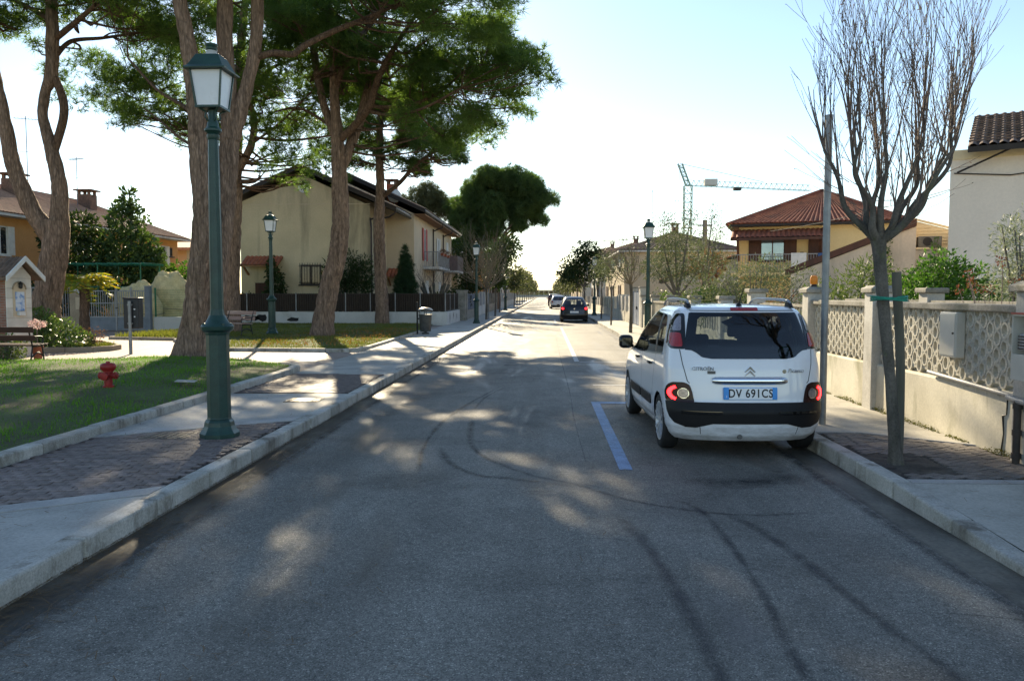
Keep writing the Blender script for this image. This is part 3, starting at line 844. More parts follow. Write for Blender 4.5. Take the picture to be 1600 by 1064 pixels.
        for hi, (kind, poly) in enumerate(holes):
            if not (grp == hi).any(): continue
            vi = np.unique(F[grp == hi]); vi = vi[bd[vi]]
            if kind == 'rear': Q, _ = seg_near(V[vi][:, [0, 2]], poly); V[vi] = s.pt('rear', Q)
            elif kind in ('left', 'right'): Q, _ = seg_near(V[vi][:, [1, 2]], poly); V[vi] = s.pt(kind, Q)
        for wy, k in zip(wheels, arch):
            vi = np.unique(F[k]); vi = vi[bd[vi] & (V[vi][:, 2] > .2)]
            d = V[vi][:, [1, 2]] - [wy, .30]; d = d / np.linalg.norm(d, axis=1, keepdims=True) * .345
            P = d + [wy, .30]; sg = np.where(V[vi][:, 0] < 0, -1, 1)
            V[vi] = np.stack([sg * s.side(P[:, 0], P[:, 1]), P[:, 0], P[:, 1]], 1)
        F = F[~drop]
        if inset:
            c = np.array([0, 1.7, .95]); V = V.copy()
            V[:, 0] -= np.sign(V[:, 0]) * np.minimum(inset, np.abs(V[:, 0])); V[:, 1] += np.where(V[:, 1] < 1.7, inset, -inset); V[:, 2] -= np.where(V[:, 2] > 1.0, inset, 0) * .8
        used = np.unique(F); mp = -np.ones(len(V), int); mp[used] = np.arange(len(used))
        m_ = MB(); m_.add(V[used].tolist(), mp[F].tolist())
        return m_.build(name, mat, parent, smooth=True)

def wheel(parent, x, y, R, side, spokes=7):
    t = MB(); w = .19
    prof = [(R * .70, -w / 2 + .01), (R * .80, -w / 2), (R * .93, -w / 2 + .006), (R * .985, -w / 2 + .025), (R, -w / 2 + .05), (R, w / 2 - .05), (R * .985, w / 2 - .025), (R * .93, w / 2 - .006), (R * .80, w / 2), (R * .70, w / 2 - .01), (R * .66, w / 2 - .03), (R * .66, -w / 2 + .03), (R * .70, -w / 2 + .01)]
    wo = thing('wheel', None, None); del_ = None
    wo.parent = parent; wo.location = (x, y, R)
    m_ = MB(); n = 40; vs_ = []; fs_ = []
    for r, q in prof:
        for k in range(n):
            a = 2 * math.pi * k / n; vs_.append((q, r * math.cos(a), r * math.sin(a)))
    for i in range(len(prof) - 1):
        for k in range(n): fs_.append((i * n + k, i * n + (k + 1) % n, (i + 1) * n + (k + 1) % n, (i + 1) * n + k))
    m_.add(vs_, fs_); m_.build('tyre', CM['rubber'], wo, smooth=50)
    o = side * (w / 2 - .012)
    m_ = MB(); prof = [(R * .705, 0), (R * .715, .006), (R * .69, .008), (R * .655, -.01), (R * .64, -.08)]; vs_ = []; fs_ = []
    for r, q in prof:
        for k in range(n):
            a = 2 * math.pi * k / n; vs_.append((o + side * q, r * math.cos(a), r * math.sin(a)))
    for i in range(len(prof) - 1):
        for k in range(n): fs_.append((i * n + k, i * n + (k + 1) % n, (i + 1) * n + (k + 1) % n, (i + 1) * n + k))
    m_.add(vs_, fs_)
    for k in range(spokes):
        a = 2 * math.pi * k / spokes + .2
        for da in (-.14, .14):
            p0 = Vector((o - side * .02, R * .17 * math.cos(a + da), R * .17 * math.sin(a + da))); p1 = Vector((o + side * .0, R * .67 * math.cos(a + da * 1.4), R * .67 * math.sin(a + da * 1.4)))
            m_.bar(p0, p1, R * .10, .022)
    m_.lathe([(R * .22, -.02 * side), (R * .22, .0), (R * .15, .012 * side), (.005, .014 * side)], 20, (o - side * .01, 0, 0), axis='x')
    m_.build('rim', CM['alloy'], wo, smooth=40)
    m_ = MB(); m_.lathe([(R * .60, 0), (R * .60, .02)], 28, (o - side * .10, 0, 0), axis='x'); m_.build('brake_disc', CM['grey'], wo)
    return wo

def text_mesh(name, txt, size, mat, parent, loc, rot=(math.pi / 2, 0, 0), ext=.002, sx=1., bold=0., shear=0., align='CENTER', space=1.):
    cu = bpy.data.curves.new(name, 'FONT'); cu.body = txt; cu.size = size; cu.extrude = ext; cu.align_x = align; cu.align_y = 'CENTER'; cu.offset = bold; cu.shear = shear; cu.space_character = space; cu.resolution_u = 4
    o = bpy.data.objects.new(name, cu); COL.objects.link(o)
    bpy.context.view_layer.update()
    me = bpy.data.meshes.new_from_object(o.evaluated_get(bpy.context.evaluated_depsgraph_get()))
    bpy.data.objects.remove(o); bpy.data.curves.remove(cu); me.name = name
    n = mobj(name, me, mat, parent); me.materials.clear(); me.materials.append(mat)
    n.location = loc; n.rotation_euler = rot; n.scale = (sx, 1, 1); return n

def mir(poly): return [(-x, z) for x, z in poly][::-1]

def make_picasso(loc):
    c = thing('parked_car', 'white compact people carrier with lit brake lights, chrome tailgate bar and roof rails', 'car', loc, R_(2.0))
    c.scale = (.965, 1, .985)
    S = Shape(); white = paintM('white_car_paint', (.86, .87, .90))
    WY = (.70, 3.24)
    rw = [(-.59, 1.545), (.59, 1.545), (.628, 1.40), (.660, 1.24), (.670, 1.15), (.60, 1.145), (.55, 1.115), (.50, 1.075), (.40, 1.06), (-.40, 1.06), (-.50, 1.075), (-.55, 1.115), (-.60, 1.145), (-.670, 1.15), (-.660, 1.24), (-.628, 1.40)]
    rw_in = rounded([(-.51, 1.50), (.51, 1.50), (.565, 1.22), (.53, 1.14), (.46, 1.115), (-.46, 1.115), (-.53, 1.14), (-.565, 1.22)], .05)
    rw_cut = [(x * .97, 1.30 + (z - 1.30) * .95) for x, z in rw]
    w_front = rounded([(1.98, 1.02), (2.96, .975), (2.76, 1.17), (2.48, 1.36), (2.2, 1.465), (1.98, 1.51)], .04)
    w_rear = rounded([(1.05, 1.06), (1.90, 1.025), (1.90, 1.515), (1.5, 1.535), (1.13, 1.525)], .04)
    w_quart = rounded([(.60, 1.09), (.97, 1.065), (1.05, 1.52), (.86, 1.50), (.72, 1.41), (.64, 1.27)], .04)
    shr = lambda p, k: [(a, b_) for a, b_ in (np.array(p) - np.mean(p, 0)) * k + np.mean(p, 0)]
    holes = [('rear', rw_cut), ('front', [(-.62, 1.10), (.62, 1.10), (.55, 1.5), (-.55, 1.5)])]
    for k in ('left', 'right'):
        holes += [(k, shr(w_front, .95)), (k, shr(w_rear, .95)), (k, shr(w_quart, .92))]
    body = S.hull('body', white, c, holes, WY)
    S.hull('interior_lining', CM['dark'], c, holes, WY, inset=.035)
    # underbody
    m_ = MB(); m_.box(-.58, .58, .34, 3.7, .17, .30); m_.build('underbody', CM['dark'], c, bevel=.03)
    for wy in WY:
        m_ = MB(); m_.box(-.75, .75, wy - .36, wy + .36, .55, .70)
        for sg in (-1, 1): m_.box(min(sg * .56, sg * .60), max(sg * .56, sg * .60), wy - .36, wy + .36, .2, .6)
        m_.build('wheel_housing', CM['dark'], c)
        for sg in (-1, 1): wheel(c, sg * .765, wy, .31, sg)
    for sg, k in ((-1, 'left'), (1, 'right')):
        for wy in WY:
            S.patch('wheel_arch_lip', k, ellipse(wy, .30, .362, .362, 40, 0, math.pi) + ellipse(wy, .30, .343, .343, 40, math.pi, 0), .004, white, c, .02)
    # glazing
    S.patch('rear_window', 'rear', rw, .005, CM['glassd'], c)
    S.patch('window_frit', 'rear', rw, .002, CM['gloss'], c, .02, holes=(rw_in,))
    for k in ('left', 'right'):
        for q in (w_front, w_rear, w_quart):
            S.patch('side_window', k, q, .003, CM['glass'] if q is w_front else CM['glassd'], c)
        S.line('window_trim', k, [(.62, 1.08), (1.0, 1.055), (1.95, 1.015), (2.95, .97)], .018, CM['chrome'], c, .006)
        S.patch('window_pillar', k, [(1.885, 1.028), (1.99, 1.024), (1.99, 1.508), (1.89, 1.515)], .0045, CM['gloss'], c)
        S.patch('window_pillar', k, [(.955, 1.07), (1.06, 1.063), (1.14, 1.52), (1.045, 1.515)], .0045, CM['grey'], c)
        S.line('door_gap', k, [(1.94, 1.04), (1.93, .7), (1.94, .30)], .009, CM['ink'], c)
        S.line('door_gap', k, [(1.0, 1.07), (1.03, .85), (1.10, .66), (1.12, .5), (1.13, .30)], .009, CM['ink'], c)
        S.line('door_gap', k, [(2.96, .98), (2.95, .7), (2.90, .55), (2.88, .30)], .009, CM['ink'], c)
        S.line('door_gap', k, [(1.13, .30), (2.88, .30)], .008, CM['ink'], c)
        for a, b_ in ((1.19, 1.90), (1.97, 2.82)):
            S.patch('door_moulding', k, rounded([(a, .43), (b_, .43), (b_, .545), (a, .545)], .03), .014, CM['blackpl'], c, .03, thick=.012)
            S.line('moulding_chrome', k, [(a + .01, .552), (b_ - .01, .552)], .012, CM['chrome'], c, .012)
        for yy in (1.15, 2.08):
            q = S.on(k, [(yy, .925), (yy + .17, .925)], .028); q0 = S.on(k, [(yy + .02, .925), (yy + .15, .925)], .0)
            m_ = MB(); m_.tube([q0[0], q[0], (q[0] + q[1]) / 2, q[1], q0[1]], [.013, .014, .015, .014, .013], 8); m_.build('door_handle', CM['blackpl'], c, smooth=True)
        sg = -1 if k == 'left' else 1
        m_ = MB(); bx = sg * .865
        prof = []
        mm = MB(); cx, cy, cz = sg * .96, 2.74, 1.085
        vs_ = []; fs_ = []; nn = 14
        for i, t in enumerate(np.linspace(-1, 1, 7)):
            s_ = (1 - abs(t) ** 3) ** .5 * .99 + .01
            for kx in range(nn):
                a = 2 * math.pi * kx / nn
                ex = abs(math.cos(a)) ** .6 * (1 if math.cos(a) > 0 else -1); ez = abs(math.sin(a)) ** .6 * (1 if math.sin(a) > 0 else -1)
                vs_.append((cx + ex * .10 * (.55 + .45 * s_), cy + t * .075, cz + ez * .095 * (.5 + .5 * s_)))
        for i in range(6):
            for kx in range(nn): fs_.append((i * nn + kx, i * nn + (kx + 1) % nn, (i + 1) * nn + (kx + 1) % nn, (i + 1) * nn + kx))
        fs_ += [tuple(range(nn)), tuple(range(6 * nn, 7 * nn))]
        mm.add(vs_, fs_); mo = mm.build('door_mirror', CM['gloss'], c, smooth=60)
        mm = MB(); mm.obox((cx, cy - .0775, cz), (.13, .004, .10)); mm.build('mirror_glass', M('mirror_glass', (.10, .12, .14), None, .03, metal=1.), mo)
        mm = MB(); mm.bar((sg * .86, 2.76, 1.02), (sg * .93, 2.74, 1.05), .06, .04); mm.build('mirror_arm', CM['gloss'], mo)
    S.line('tailgate_gap', 'rear', [(-.72, 1.15), (-.70, 1.0), (-.655, .82), (-.635, .80)], .008, CM['ink'], c)
    S.line('tailgate_gap', 'rear', [(.72, 1.15), (.70, 1.0), (.655, .82), (.635, .80)], .008, CM['ink'], c)
    S.line('tailgate_gap', 'rear', [(-.58, 1.565), (.58, 1.565)], .008, CM['ink'], c)
    # bumper
    bl = [(.40, .378), (.50, .352), (.57, .335), (.68, .338), (.78, .372), (.825, .43), (.848, .50), (.855, .60)]
    bum = [(-x, z) for x, z in bl[::-1]] + bl + [(.60, .602), (-.60, .602)]
    S.patch('bumper_trim', 'rear', bum, .008, CM['blackpl'], c, .02, thick=.008)
    for x0, x1 in ((-.72, -.30), (.30, .74)):
        S.patch('bumper_groove', 'rear', rounded([(x0, .478), (x1, .478), (x1, .508), (x0, .508)], .012), .016, CM['gloss'], c, .015, thick=.01)
    S.line('bumper_gap', 'rear', [(-.53, .345), (-.515, .26)], .007, CM['ink'], c); S.line('bumper_gap', 'rear', [(.53, .345), (.515, .26)], .007, CM['ink'], c)
    for sg in (-1, 1):
        fx = (lambda p: p) if sg > 0 else mir
        bez = rounded([(.585, .595), (.850, .595), (.858, .70), (.842, .765), (.80, .803), (.69, .808), (.635, .785), (.61, .72)], .02, 4)
        lo = S.patch('tail_lamp', 'rear', fx(bez), .012, CM['smoked'], c, .012, thick=.01)
        ring = ellipse(.748, .69, .088, .080, 14, -1.35, 1.35) + ellipse(.740, .69, .060, .052, 14, 1.3, -1.3)
        S.patch('brake_light', 'rear', fx(ring), .018, CM['lit'], lo, .008)
        S.patch('reverse_lens', 'rear', fx(ellipse(.692, .69, .050, .050, 24)), .020, CM['clear'], lo, .012)
        S.patch('lens_ring', 'rear', fx(ellipse(.692, .69, .055, .055, 24)), .017, CM['chrome'], lo, .01, holes=(fx(ellipse(.692, .69, .047, .047, 24)),))
        # upper lamp in the black band
        band_ = rounded([(.664, 1.155), (.800, 1.155), (.822, 1.20), (.796, 1.33), (.752, 1.455), (.700, 1.53), (.634, 1.535), (.648, 1.35)], .02, 4)
        bo = S.patch('lamp_housing', 'rear', fx(band_), .006, CM['gloss'], c, .012, thick=.006)
        S.patch('red_lens', 'rear', fx(rounded([(.684, 1.178), (.790, 1.178), (.803, 1.22), (.780, 1.325), (.690, 1.325)], .025)), .011, CM['red'], bo, .012)
        S.patch('clear_lens', 'rear', fx(rounded([(.685, 1.345), (.770, 1.345), (.728, 1.45), (.690, 1.50), (.665, 1.50)], .02)), .011, CM['clear'], bo, .012)
    # third brake lamp, spoiler edge
    S.patch('third_brake_lamp', 'rear', rounded([(-.15, 1.563), (.15, 1.563), (.15, 1.592), (-.15, 1.592)], .01), .012, CM['red'], c, .01, thick=.01)
    # chrome bar over the plate
    yb = float(S.rear(0, .83))
    m_ = MB(); vs_ = []; fs_ = []; xs = np.linspace(-.405, .405, 25)
    for x in xs:
        h = .044 * (1 - max(0, abs(x) - .36) / .05 * .45); d = .038 * (1 - max(0, abs(x) - .36) / .05 * .6); yy = float(S.rear(x, .83))
        for a in np.linspace(0, 2 * math.pi, 12, endpoint=False):
            vs_.append((x, yy - .004 + min(0, -math.cos(a)) * d, .832 + math.sin(a) * h))
    for i in range(24):
        for k in range(12): fs_.append((i * 12 + k, i * 12 + (k + 1) % 12, (i + 1) * 12 + (k + 1) % 12, (i + 1) * 12 + k))
    fs_ += [tuple(range(12)), tuple(range(288, 300))]
    m_.add(vs_, fs_); m_.build('tailgate_bar', CM['chrome'], c, smooth=60)
    # number plate
    yp = float(S.rear(.26, .70)) - .024; tilt = R_(4)
    po = thing('number_plate', None, None); po.parent = c; po.location = (0, yp, .70); po.rotation_euler = (-tilt, 0, 0); po.scale = (1.08, 1, 1.04)
    m_ = MB(); m_.box(-.268, .268, 0, .014, -.063, .063); m_.build('plate_frame', CM['eu'], po, bevel=.006)
    m_ = MB(); m_.box(-.262, .262, -.003, .002, -.057, .057); m_.build('plate_face', CM['plate'], po)
    for x0, x1 in ((-.262, -.216), (.216, .262)):
        m_ = MB(); m_.box(x0, x1, -.0055, 0, -.057, .057); m_.build('plate_band', CM['eu'], po)
    text_mesh('plate_text', 'DV 691CS', .118, CM['ink'], po, (0, -.0045, -.002), ext=.001, sx=.80, bold=.0022, space=1.12)
    text_mesh('plate_text', 'I', .035, CM['plate'], po, (-.239, -.0065, -.03), ext=.0008)
    # emblem: two chevrons
    for dz in (0, -.042):
        ch = [(-.062, .925 + dz), (-.048, .919 + dz), (0, .962 + dz), (.048, .919 + dz), (.062, .925 + dz), (0, .988 + dz)]
        yy = float(S.rear(0, .95))
        m_ = MB(); m_.prism(ch, yy - .014, yy + .004, 'y'); m_.build('chevron_emblem', CM['chrome'], c, bevel=.003)
    text_mesh('badge_text', 'CITROËN', .052, CM['chrome'], c, (-.50, float(S.rear(.50, .955)) - .012, .955), rot=(math.pi / 2, 0, R_(-7.5)), ext=.004, sx=1.05, bold=.001)
    m_ = MB(); yy = float(S.rear(.41, .915)); m_.obox((-.41, yy - .004, .918), (.085, .008, .03), R_(-6)); m_.build('engine_badge', CM['grey'], c)
    m_ = MB(); yy = float(S.rear(.38, .93)); m_.lathe([(.022, 0), (.022, .008)], 16, (.375, yy - .008, .93), axis='y'); m_.build('badge_disc', CM['chrome'], c)
    text_mesh('badge_text', 'Picasso', .062, CM['chrome'], c, (.50, float(S.rear(.50, .935)) - .012, .935), rot=(math.pi / 2, 0, R_(8)), ext=.003, shear=.3)
    # roof rails, aerial, exhaust
    for sg in (-1, 1):
        m_ = MB(); p = [(sg * .575, .50, 1.60), (sg * .575, .53, 1.645), (sg * .575, .62, 1.672), (sg * .57, 1.1, 1.685), (sg * .565, 1.6, 1.682), (sg * .56, 1.85, 1.66), (sg * .555, 2.0, 1.60)]
        q = smooth_path([a + (.016,) for a in p], .05)
        ro = m_.tube([tuple(a[:3]) for a in q], [.016] * len(q), 8).build('roof_rail', M('satin_rail', (.42, .43, .45), None, .35, metal=.8) if sg < 0 else bpy.data.materials['satin_rail'], c, smooth=True)
        m_ = MB()
        m_.add([(sg * .60, .44, 1.585), (sg * .60, .64, 1.60), (sg * .598, .60, 1.665), (sg * .598, .52, 1.65), (sg * .55, .44, 1.60), (sg * .55, .64, 1.61), (sg * .552, .60, 1.665), (sg * .552, .52, 1.65)], [(0, 1, 2, 3), (7, 6, 5, 4), (0, 4, 5, 1), (1, 5, 6, 2), (2, 6, 7, 3), (3, 7, 4, 0)])
        m_.build('rail_foot', CM['blackpl'], ro, bevel=.01)
    m_ = MB(); m_.lathe([(.035, 0), (.03, .015), (.012, .03)], 12, (0, .52, 1.615)); m_.tube([(0, .52, 1.64), (0, .44, 1.72), (0, .30, 1.86)], [.006, .005, .003], 6); m_.build('aerial', CM['blackpl'], c)
    m_ = MB(); m_.tube([(-.1, .05, .235), (-.1, .3, .24)], .028, 12); m_.build('tow_eye', CM['grey'], c)
    # interior
    for sx_ in (-.36, .36):
        so = thing('front_seat', None, None); so.parent = c; so.location = (sx_, 1.95, 0)
        m_ = MB(); m_.obox((0, 0, .85), (.44, .14, .62), 0, R_(12)); m_.build('backrest', CM['seat'], so, bevel=.06, seg=3)
        m_ = MB(); m_.obox((0, -.11, 1.28), (.25, .09, .17), 0, R_(12)); m_.build('headrest', CM['seat'], so, bevel=.04, seg=3)
    bo = thing('rear_bench', None, None); bo.parent = c; bo.location = (0, .98, 0)
    m_ = MB(); m_.obox((0, 0, .82), (1.24, .14, .60), 0, R_(14)); m_.build('backrest', CM['seat'], bo, bevel=.05, seg=3)
    for x in (-.38, .38):
        m_ = MB(); m_.obox((x, -.09, 1.20), (.27, .09, .17), 0, R_(14)); m_.build('headrest', CM['seat'], bo, bevel=.04, seg=3)
    m_ = MB(); m_.box(-.68, .68, 2.75, 3.1, .75, 1.02); m_.build('dashboard', CM['dark'], c, bevel=.05)
    m_ = MB(); m_.box(-.66, .66, .2, 3.0, .28, .34); m_.build('cabin_floor', CM['dark'], c)
    return c
make_picasso((2.13, 8.28, 0))

def make_far_car(name, label, loc, paint, sc, lit=True, rz=0, van=False):
    c = thing(name, label, 'car', loc, rz)
    S = Shape()
    if not van:
        S.r = np.array([.13, .06, .015, .0, .03, .06, .13, .20, .36, .62, .78, .88, 1.0])
        S.w = np.array([.75, .80, .835, .85, .85, .845, .83, .80, .74, .66, .61, .575, .52])
    inner = thing('shell', None, None); inner.parent = c; inner.scale = sc
    rw = [(-.50, 1.47), (.50, 1.47), (.62, 1.12), (.60, 1.02), (-.60, 1.02), (-.62, 1.12)]
    sw = rounded([(1.1 if not van else .7, 1.08), (2.9, 1.0), (2.45, 1.33), (1.98, 1.46), (1.3 if not van else .8, 1.47)], .05)
    shr = lambda p, k: [(a, b_) for a, b_ in (np.array(p) - np.mean(p, 0)) * k + np.mean(p, 0)]
    holes = [('rear', shr(rw, .93)), ('front', [(-.62, 1.10), (.62, 1.10), (.55, 1.5), (-.55, 1.5)]), ('left', shr(sw, .93)), ('right', shr(sw, .93))]
    for nm, mt, ins in (('body', paint, 0), ('interior_lining', CM['dark'], .03)):
        o = S.hull(nm, mt, c, holes, (.7, 3.2), inset=ins, nz=44, na=16, ns=60, nf=10); o.scale = sc
    parts = [S.patch('rear_window', 'rear', rw, .006, CM['glass'], c, .05), S.patch('side_window', 'left', sw, .006, CM['glassd'], c, .06), S.patch('side_window', 'right', sw, .006, CM['glassd'], c, .06)]
    parts.append(S.patch('bumper_trim', 'rear', [(-.8, .28), (.8, .28), (.84, .45), (-.84, .45)], .01, CM['blackpl'], c, .05))
    for sg in (-1, 1):
        fx = (lambda p: p) if sg > 0 else mir
        parts.append(S.patch('tail_lamp', 'rear', fx(rounded([(.56, .80), (.80, .80), (.80, .98), (.66, .98)], .04)), .012, CM['red'], c, .025))
        if lit: parts.append(S.patch('brake_light', 'rear', fx(ellipse(.70, .87, .07, .055, 14)), .02, CM['lit'], c, .02))
    bpy.data.objects.remove(inner)
    m_ = MB(); y = float(S.rear(.26, .66)); m_.box(-.26, .26, y - .03, y - .01, .60, .71); parts.append(m_.build('number_plate', CM['plate'], c))
    m_ = MB(); m_.box(-.68, .68, .1, 3.9, .17, .34); parts.append(m_.build('underbody', CM['dark'], c))
    for sg in (-1, 1):
        m_ = MB(); m_.obox((sg * .95, 2.75, 1.05), (.2, .12, .14)); parts.append(m_.build('door_mirror', CM['gloss'], c, bevel=.03))
        m_ = MB(); m_.obox((sg * .34, 1.95, 1.2), (.3, .12, .35)); parts.append(m_.build('front_seat', CM['seat'], c, bevel=.04))
    m_ = MB(); m_.lathe([(.05, 0), (.05, .02)], 14, (0, float(S.rear(0, .86)) - .02, .86), axis='y'); parts.append(m_.build('badge', CM['chrome'], c))
    for p in parts: p.scale = sc
    for wy in (.7, 3.2):
        for sg in (-1, 1): wheel(c, sg * .745 * sc[0], wy * sc[1], .31, sg, 5)
    return c
make_far_car('parked_car', 'black hatchback with red brake lights and a white number plate by the kerb', (1.72, 47.2, 0), paintM('black_car_paint', (.012, .012, .014)), (.97, .95, .93))
make_far_car('parked_car', 'white car parked ahead of the black hatchback', (1.45, 86, 0), paintM('white_far_paint', (.72, .72, .74)), (.98, 1, .92), False, R_(3))
make_far_car('parked_car', 'dark red car parked ahead of the white one', (1.2, 106, 0), paintM('dark_red_paint', (.10, .015, .02)), (1., 1, .98), False, 0, True)
# ================================================================ trees
def barkM(name, c, c2, sc=1.):
    m, nt, b = _nt(name)
    v = coords(nt, (9 * sc, 9 * sc, 1.9 * sc))
    vo = nt.nodes.new('ShaderNodeTexVoronoi'); vo.feature = 'DISTANCE_TO_EDGE'; vo.inputs['Scale'].default_value = 1.6
    dn = nt.nodes.new('ShaderNodeTexNoise'); dn.inputs['Scale'].default_value = 1.2; dn.inputs['Detail'].default_value = 4
    nt.links.new(v, dn.inputs['Vector'])
    ad = nt.nodes.new('ShaderNodeMixRGB'); ad.blend_type = 'ADD'; ad.inputs['Fac'].default_value = 1.6
    nt.links.new(v, ad.inputs['Color1']); nt.links.new(dn.outputs['Color'], ad.inputs['Color2']); nt.links.new(ad.outputs[0], vo.inputs['Vector'])
    col = ramp(nt, noise(nt, v, 3.0, 6, .65), [(.3, c2), (.7, c)])
    col = mixc(nt, 1, col, ramp(nt, vo.outputs['Distance'], [(.0, .6), (.22, .95), (.6, 1.15)]), 'MULTIPLY')
    st_ = coords(nt, (6 * sc, 6 * sc, .55 * sc)); col = mixc(nt, 1, col, ramp(nt, noise(nt, st_, 1.4, 6, .7, .8), [(.34, .42), (.5, .95), (.7, 1.25)]), 'MULTIPLY')
    nt.links.new(col, b.inputs['Base Color']); b.inputs['Roughness'].default_value = .92; b.inputs['Specular IOR Level'].default_value = .2
    h = mixc(nt, .5, ramp(nt, vo.outputs['Distance'], [(0., 0.), (.30, 1.)]), noise(nt, v, 5, 6))
    bumpn(nt, h, b, .8, .04)
    return m
BK = dict(pine=barkM('pine_bark', (.36, .25, .18), (.20, .135, .10)), limb=barkM('pine_limb_bark', (.235, .15, .10), (.14, .09, .065), 1.6),
          olive=M('olive_bark', (.17, .15, .125), (.10, .085, .07), .95, sc=6, bump=.5, bsc=30, stretch=(1, 1, .3)),
          bare=M('bare_tree_bark', (.15, .135, .115), (.085, .078, .062), .95, sc=7, fine=(50, .4), bump=.7, bsc=34, bdist=.012, stretch=(1, 1, .35), stain=((.12, .14, .06), 5, .56, .6, (1, 1, .6))),
          twig=M('bare_twig', (.21, .165, .135), (.13, .10, .082), .85, sc=12),
          twigp=M('pale_twig', (.24, .20, .14), (.15, .125, .09), .9, sc=12))
LF = dict(
    pine=leafM('pine_needles', (.135, .205, .066), (.075, .125, .046), .5, .56, (1.4, 1.5, .55), .7),
    pined=leafM('pine_needles_dark', (.092, .145, .054), (.05, .085, .036), .5, .48, (1.4, 1.5, .55), .5),
    magnolia=leafM('glossy_dark_leaves', (.075, .13, .042), (.04, .072, .028), .5, .3, None, 1.2, None, .3),
    olive=leafM('olive_leaves', (.17, .19, .115), (.095, .115, .06), .65, .25, (1.1, 1.2, .7), 1.5, (.30, .29, .20)),
    oleander=leafM('oleander_leaves', (.14, .19, .065), (.08, .115, .04), .6, .3, (1.2, 1.3, .5), 1.4, (.26, .25, .13)),
    green=leafM('fresh_green_leaves', (.095, .185, .04), (.05, .11, .025), .55, .35, (1.3, 1.5, .5), 2.),
    dark=leafM('dark_shrub_leaves', (.045, .075, .025), (.022, .04, .015), .5, .25, None, 1.1),
    cypress=leafM('conifer_sprays', (.040, .080, .035), (.020, .045, .02), .6, .2, None, 1.3),
    hedge=leafM('clipped_hedge_leaves', (.11, .17, .035), (.06, .105, .025), .45, .3, (1.3, 1.4, .5), 1.6),
    glossy=leafM('glossy_shrub_leaves', (.12, .20, .05), (.05, .095, .028), .36, .25, None, 3., (.24, .30, .09), .4),
    dry=leafM('dry_red_heads', (.20, .10, .06), (.13, .065, .04), .8, .25, (1.4, .9, .6), 4.),
    palm=leafM('yellowing_palm_leaves', (.34, .34, .05), (.14, .25, .045), .5, .4, (1.4, 1.2, .4), 1.3, (.75, .30, .03)),
    silver=leafM('silver_olive_leaves', (.30, .32, .24), (.19, .22, .14), .45, .25, (1.1, 1.15, .8), 2., (.45, .46, .38)),
    buds=leafM('russet_buds', (.22, .13, .07), (.14, .09, .05), .8, .3, (1.3, 1., .7), 3.),
    haze_tree=leafM('far_street_tree_leaves', (.125, .14, .075), (.07, .085, .045), .6, .3, (1.2, 1.2, .7), .6),
)
def bark_tube(pts, n=20, amp=.05, step=.10, flare=0.):
    p = smooth_path(pts, step); V = []; F = []
    up = None; s = 0.
    for i in range(len(p)):
        d = p[min(i + 1, len(p) - 1)][:3] - p[max(i - 1, 0)][:3]; d /= np.linalg.norm(d) + 1e-9
        if up is None:
            up = np.cross(d, (0.2, 1, .1)); up /= np.linalg.norm(up)
        up = up - d * (up @ d); up /= np.linalg.norm(up); b_ = np.cross(d, up)
        if i: s += np.linalg.norm(p[i][:3] - p[i - 1][:3])
        r = p[i][3]
        for k in range(n):
            a = 2 * math.pi * k / n
            q = Vector((math.cos(a) * r * 6.5 + .9 * mnoise.noise(Vector((s * 1.7, math.cos(a) * 2, 3))), math.sin(a) * r * 6.5 + .9 * mnoise.noise(Vector((math.sin(a) * 2, s * 1.7, 7))), s * .95))
            ds = mnoise.voronoi(q)[0]; e = min(1., (ds[1] - ds[0]) * 2.6)
            lump = mnoise.noise(Vector((math.cos(a) * 1.3, math.sin(a) * 1.3, s * .7)))
            rr = r * (1 + .09 * lump) + amp * (e - .6) * min(1, r / .25)
            if flare and s < flare: rr *= 1 + .22 * (1 - s / flare) ** 2 * (1 + .6 * math.sin(a * 5 + 1))
            V.append(p[i][:3] + (up * math.cos(a) + b_ * math.sin(a)) * rr)
    m = len(p)
    for i in range(m - 1):
        for k in range(n): F.append((i * n + k, i * n + (k + 1) % n, (i + 1) * n + (k + 1) % n, (i + 1) * n + k))
    return [tuple(v) for v in V], F
TUFT = tuft(11, .085, .6)
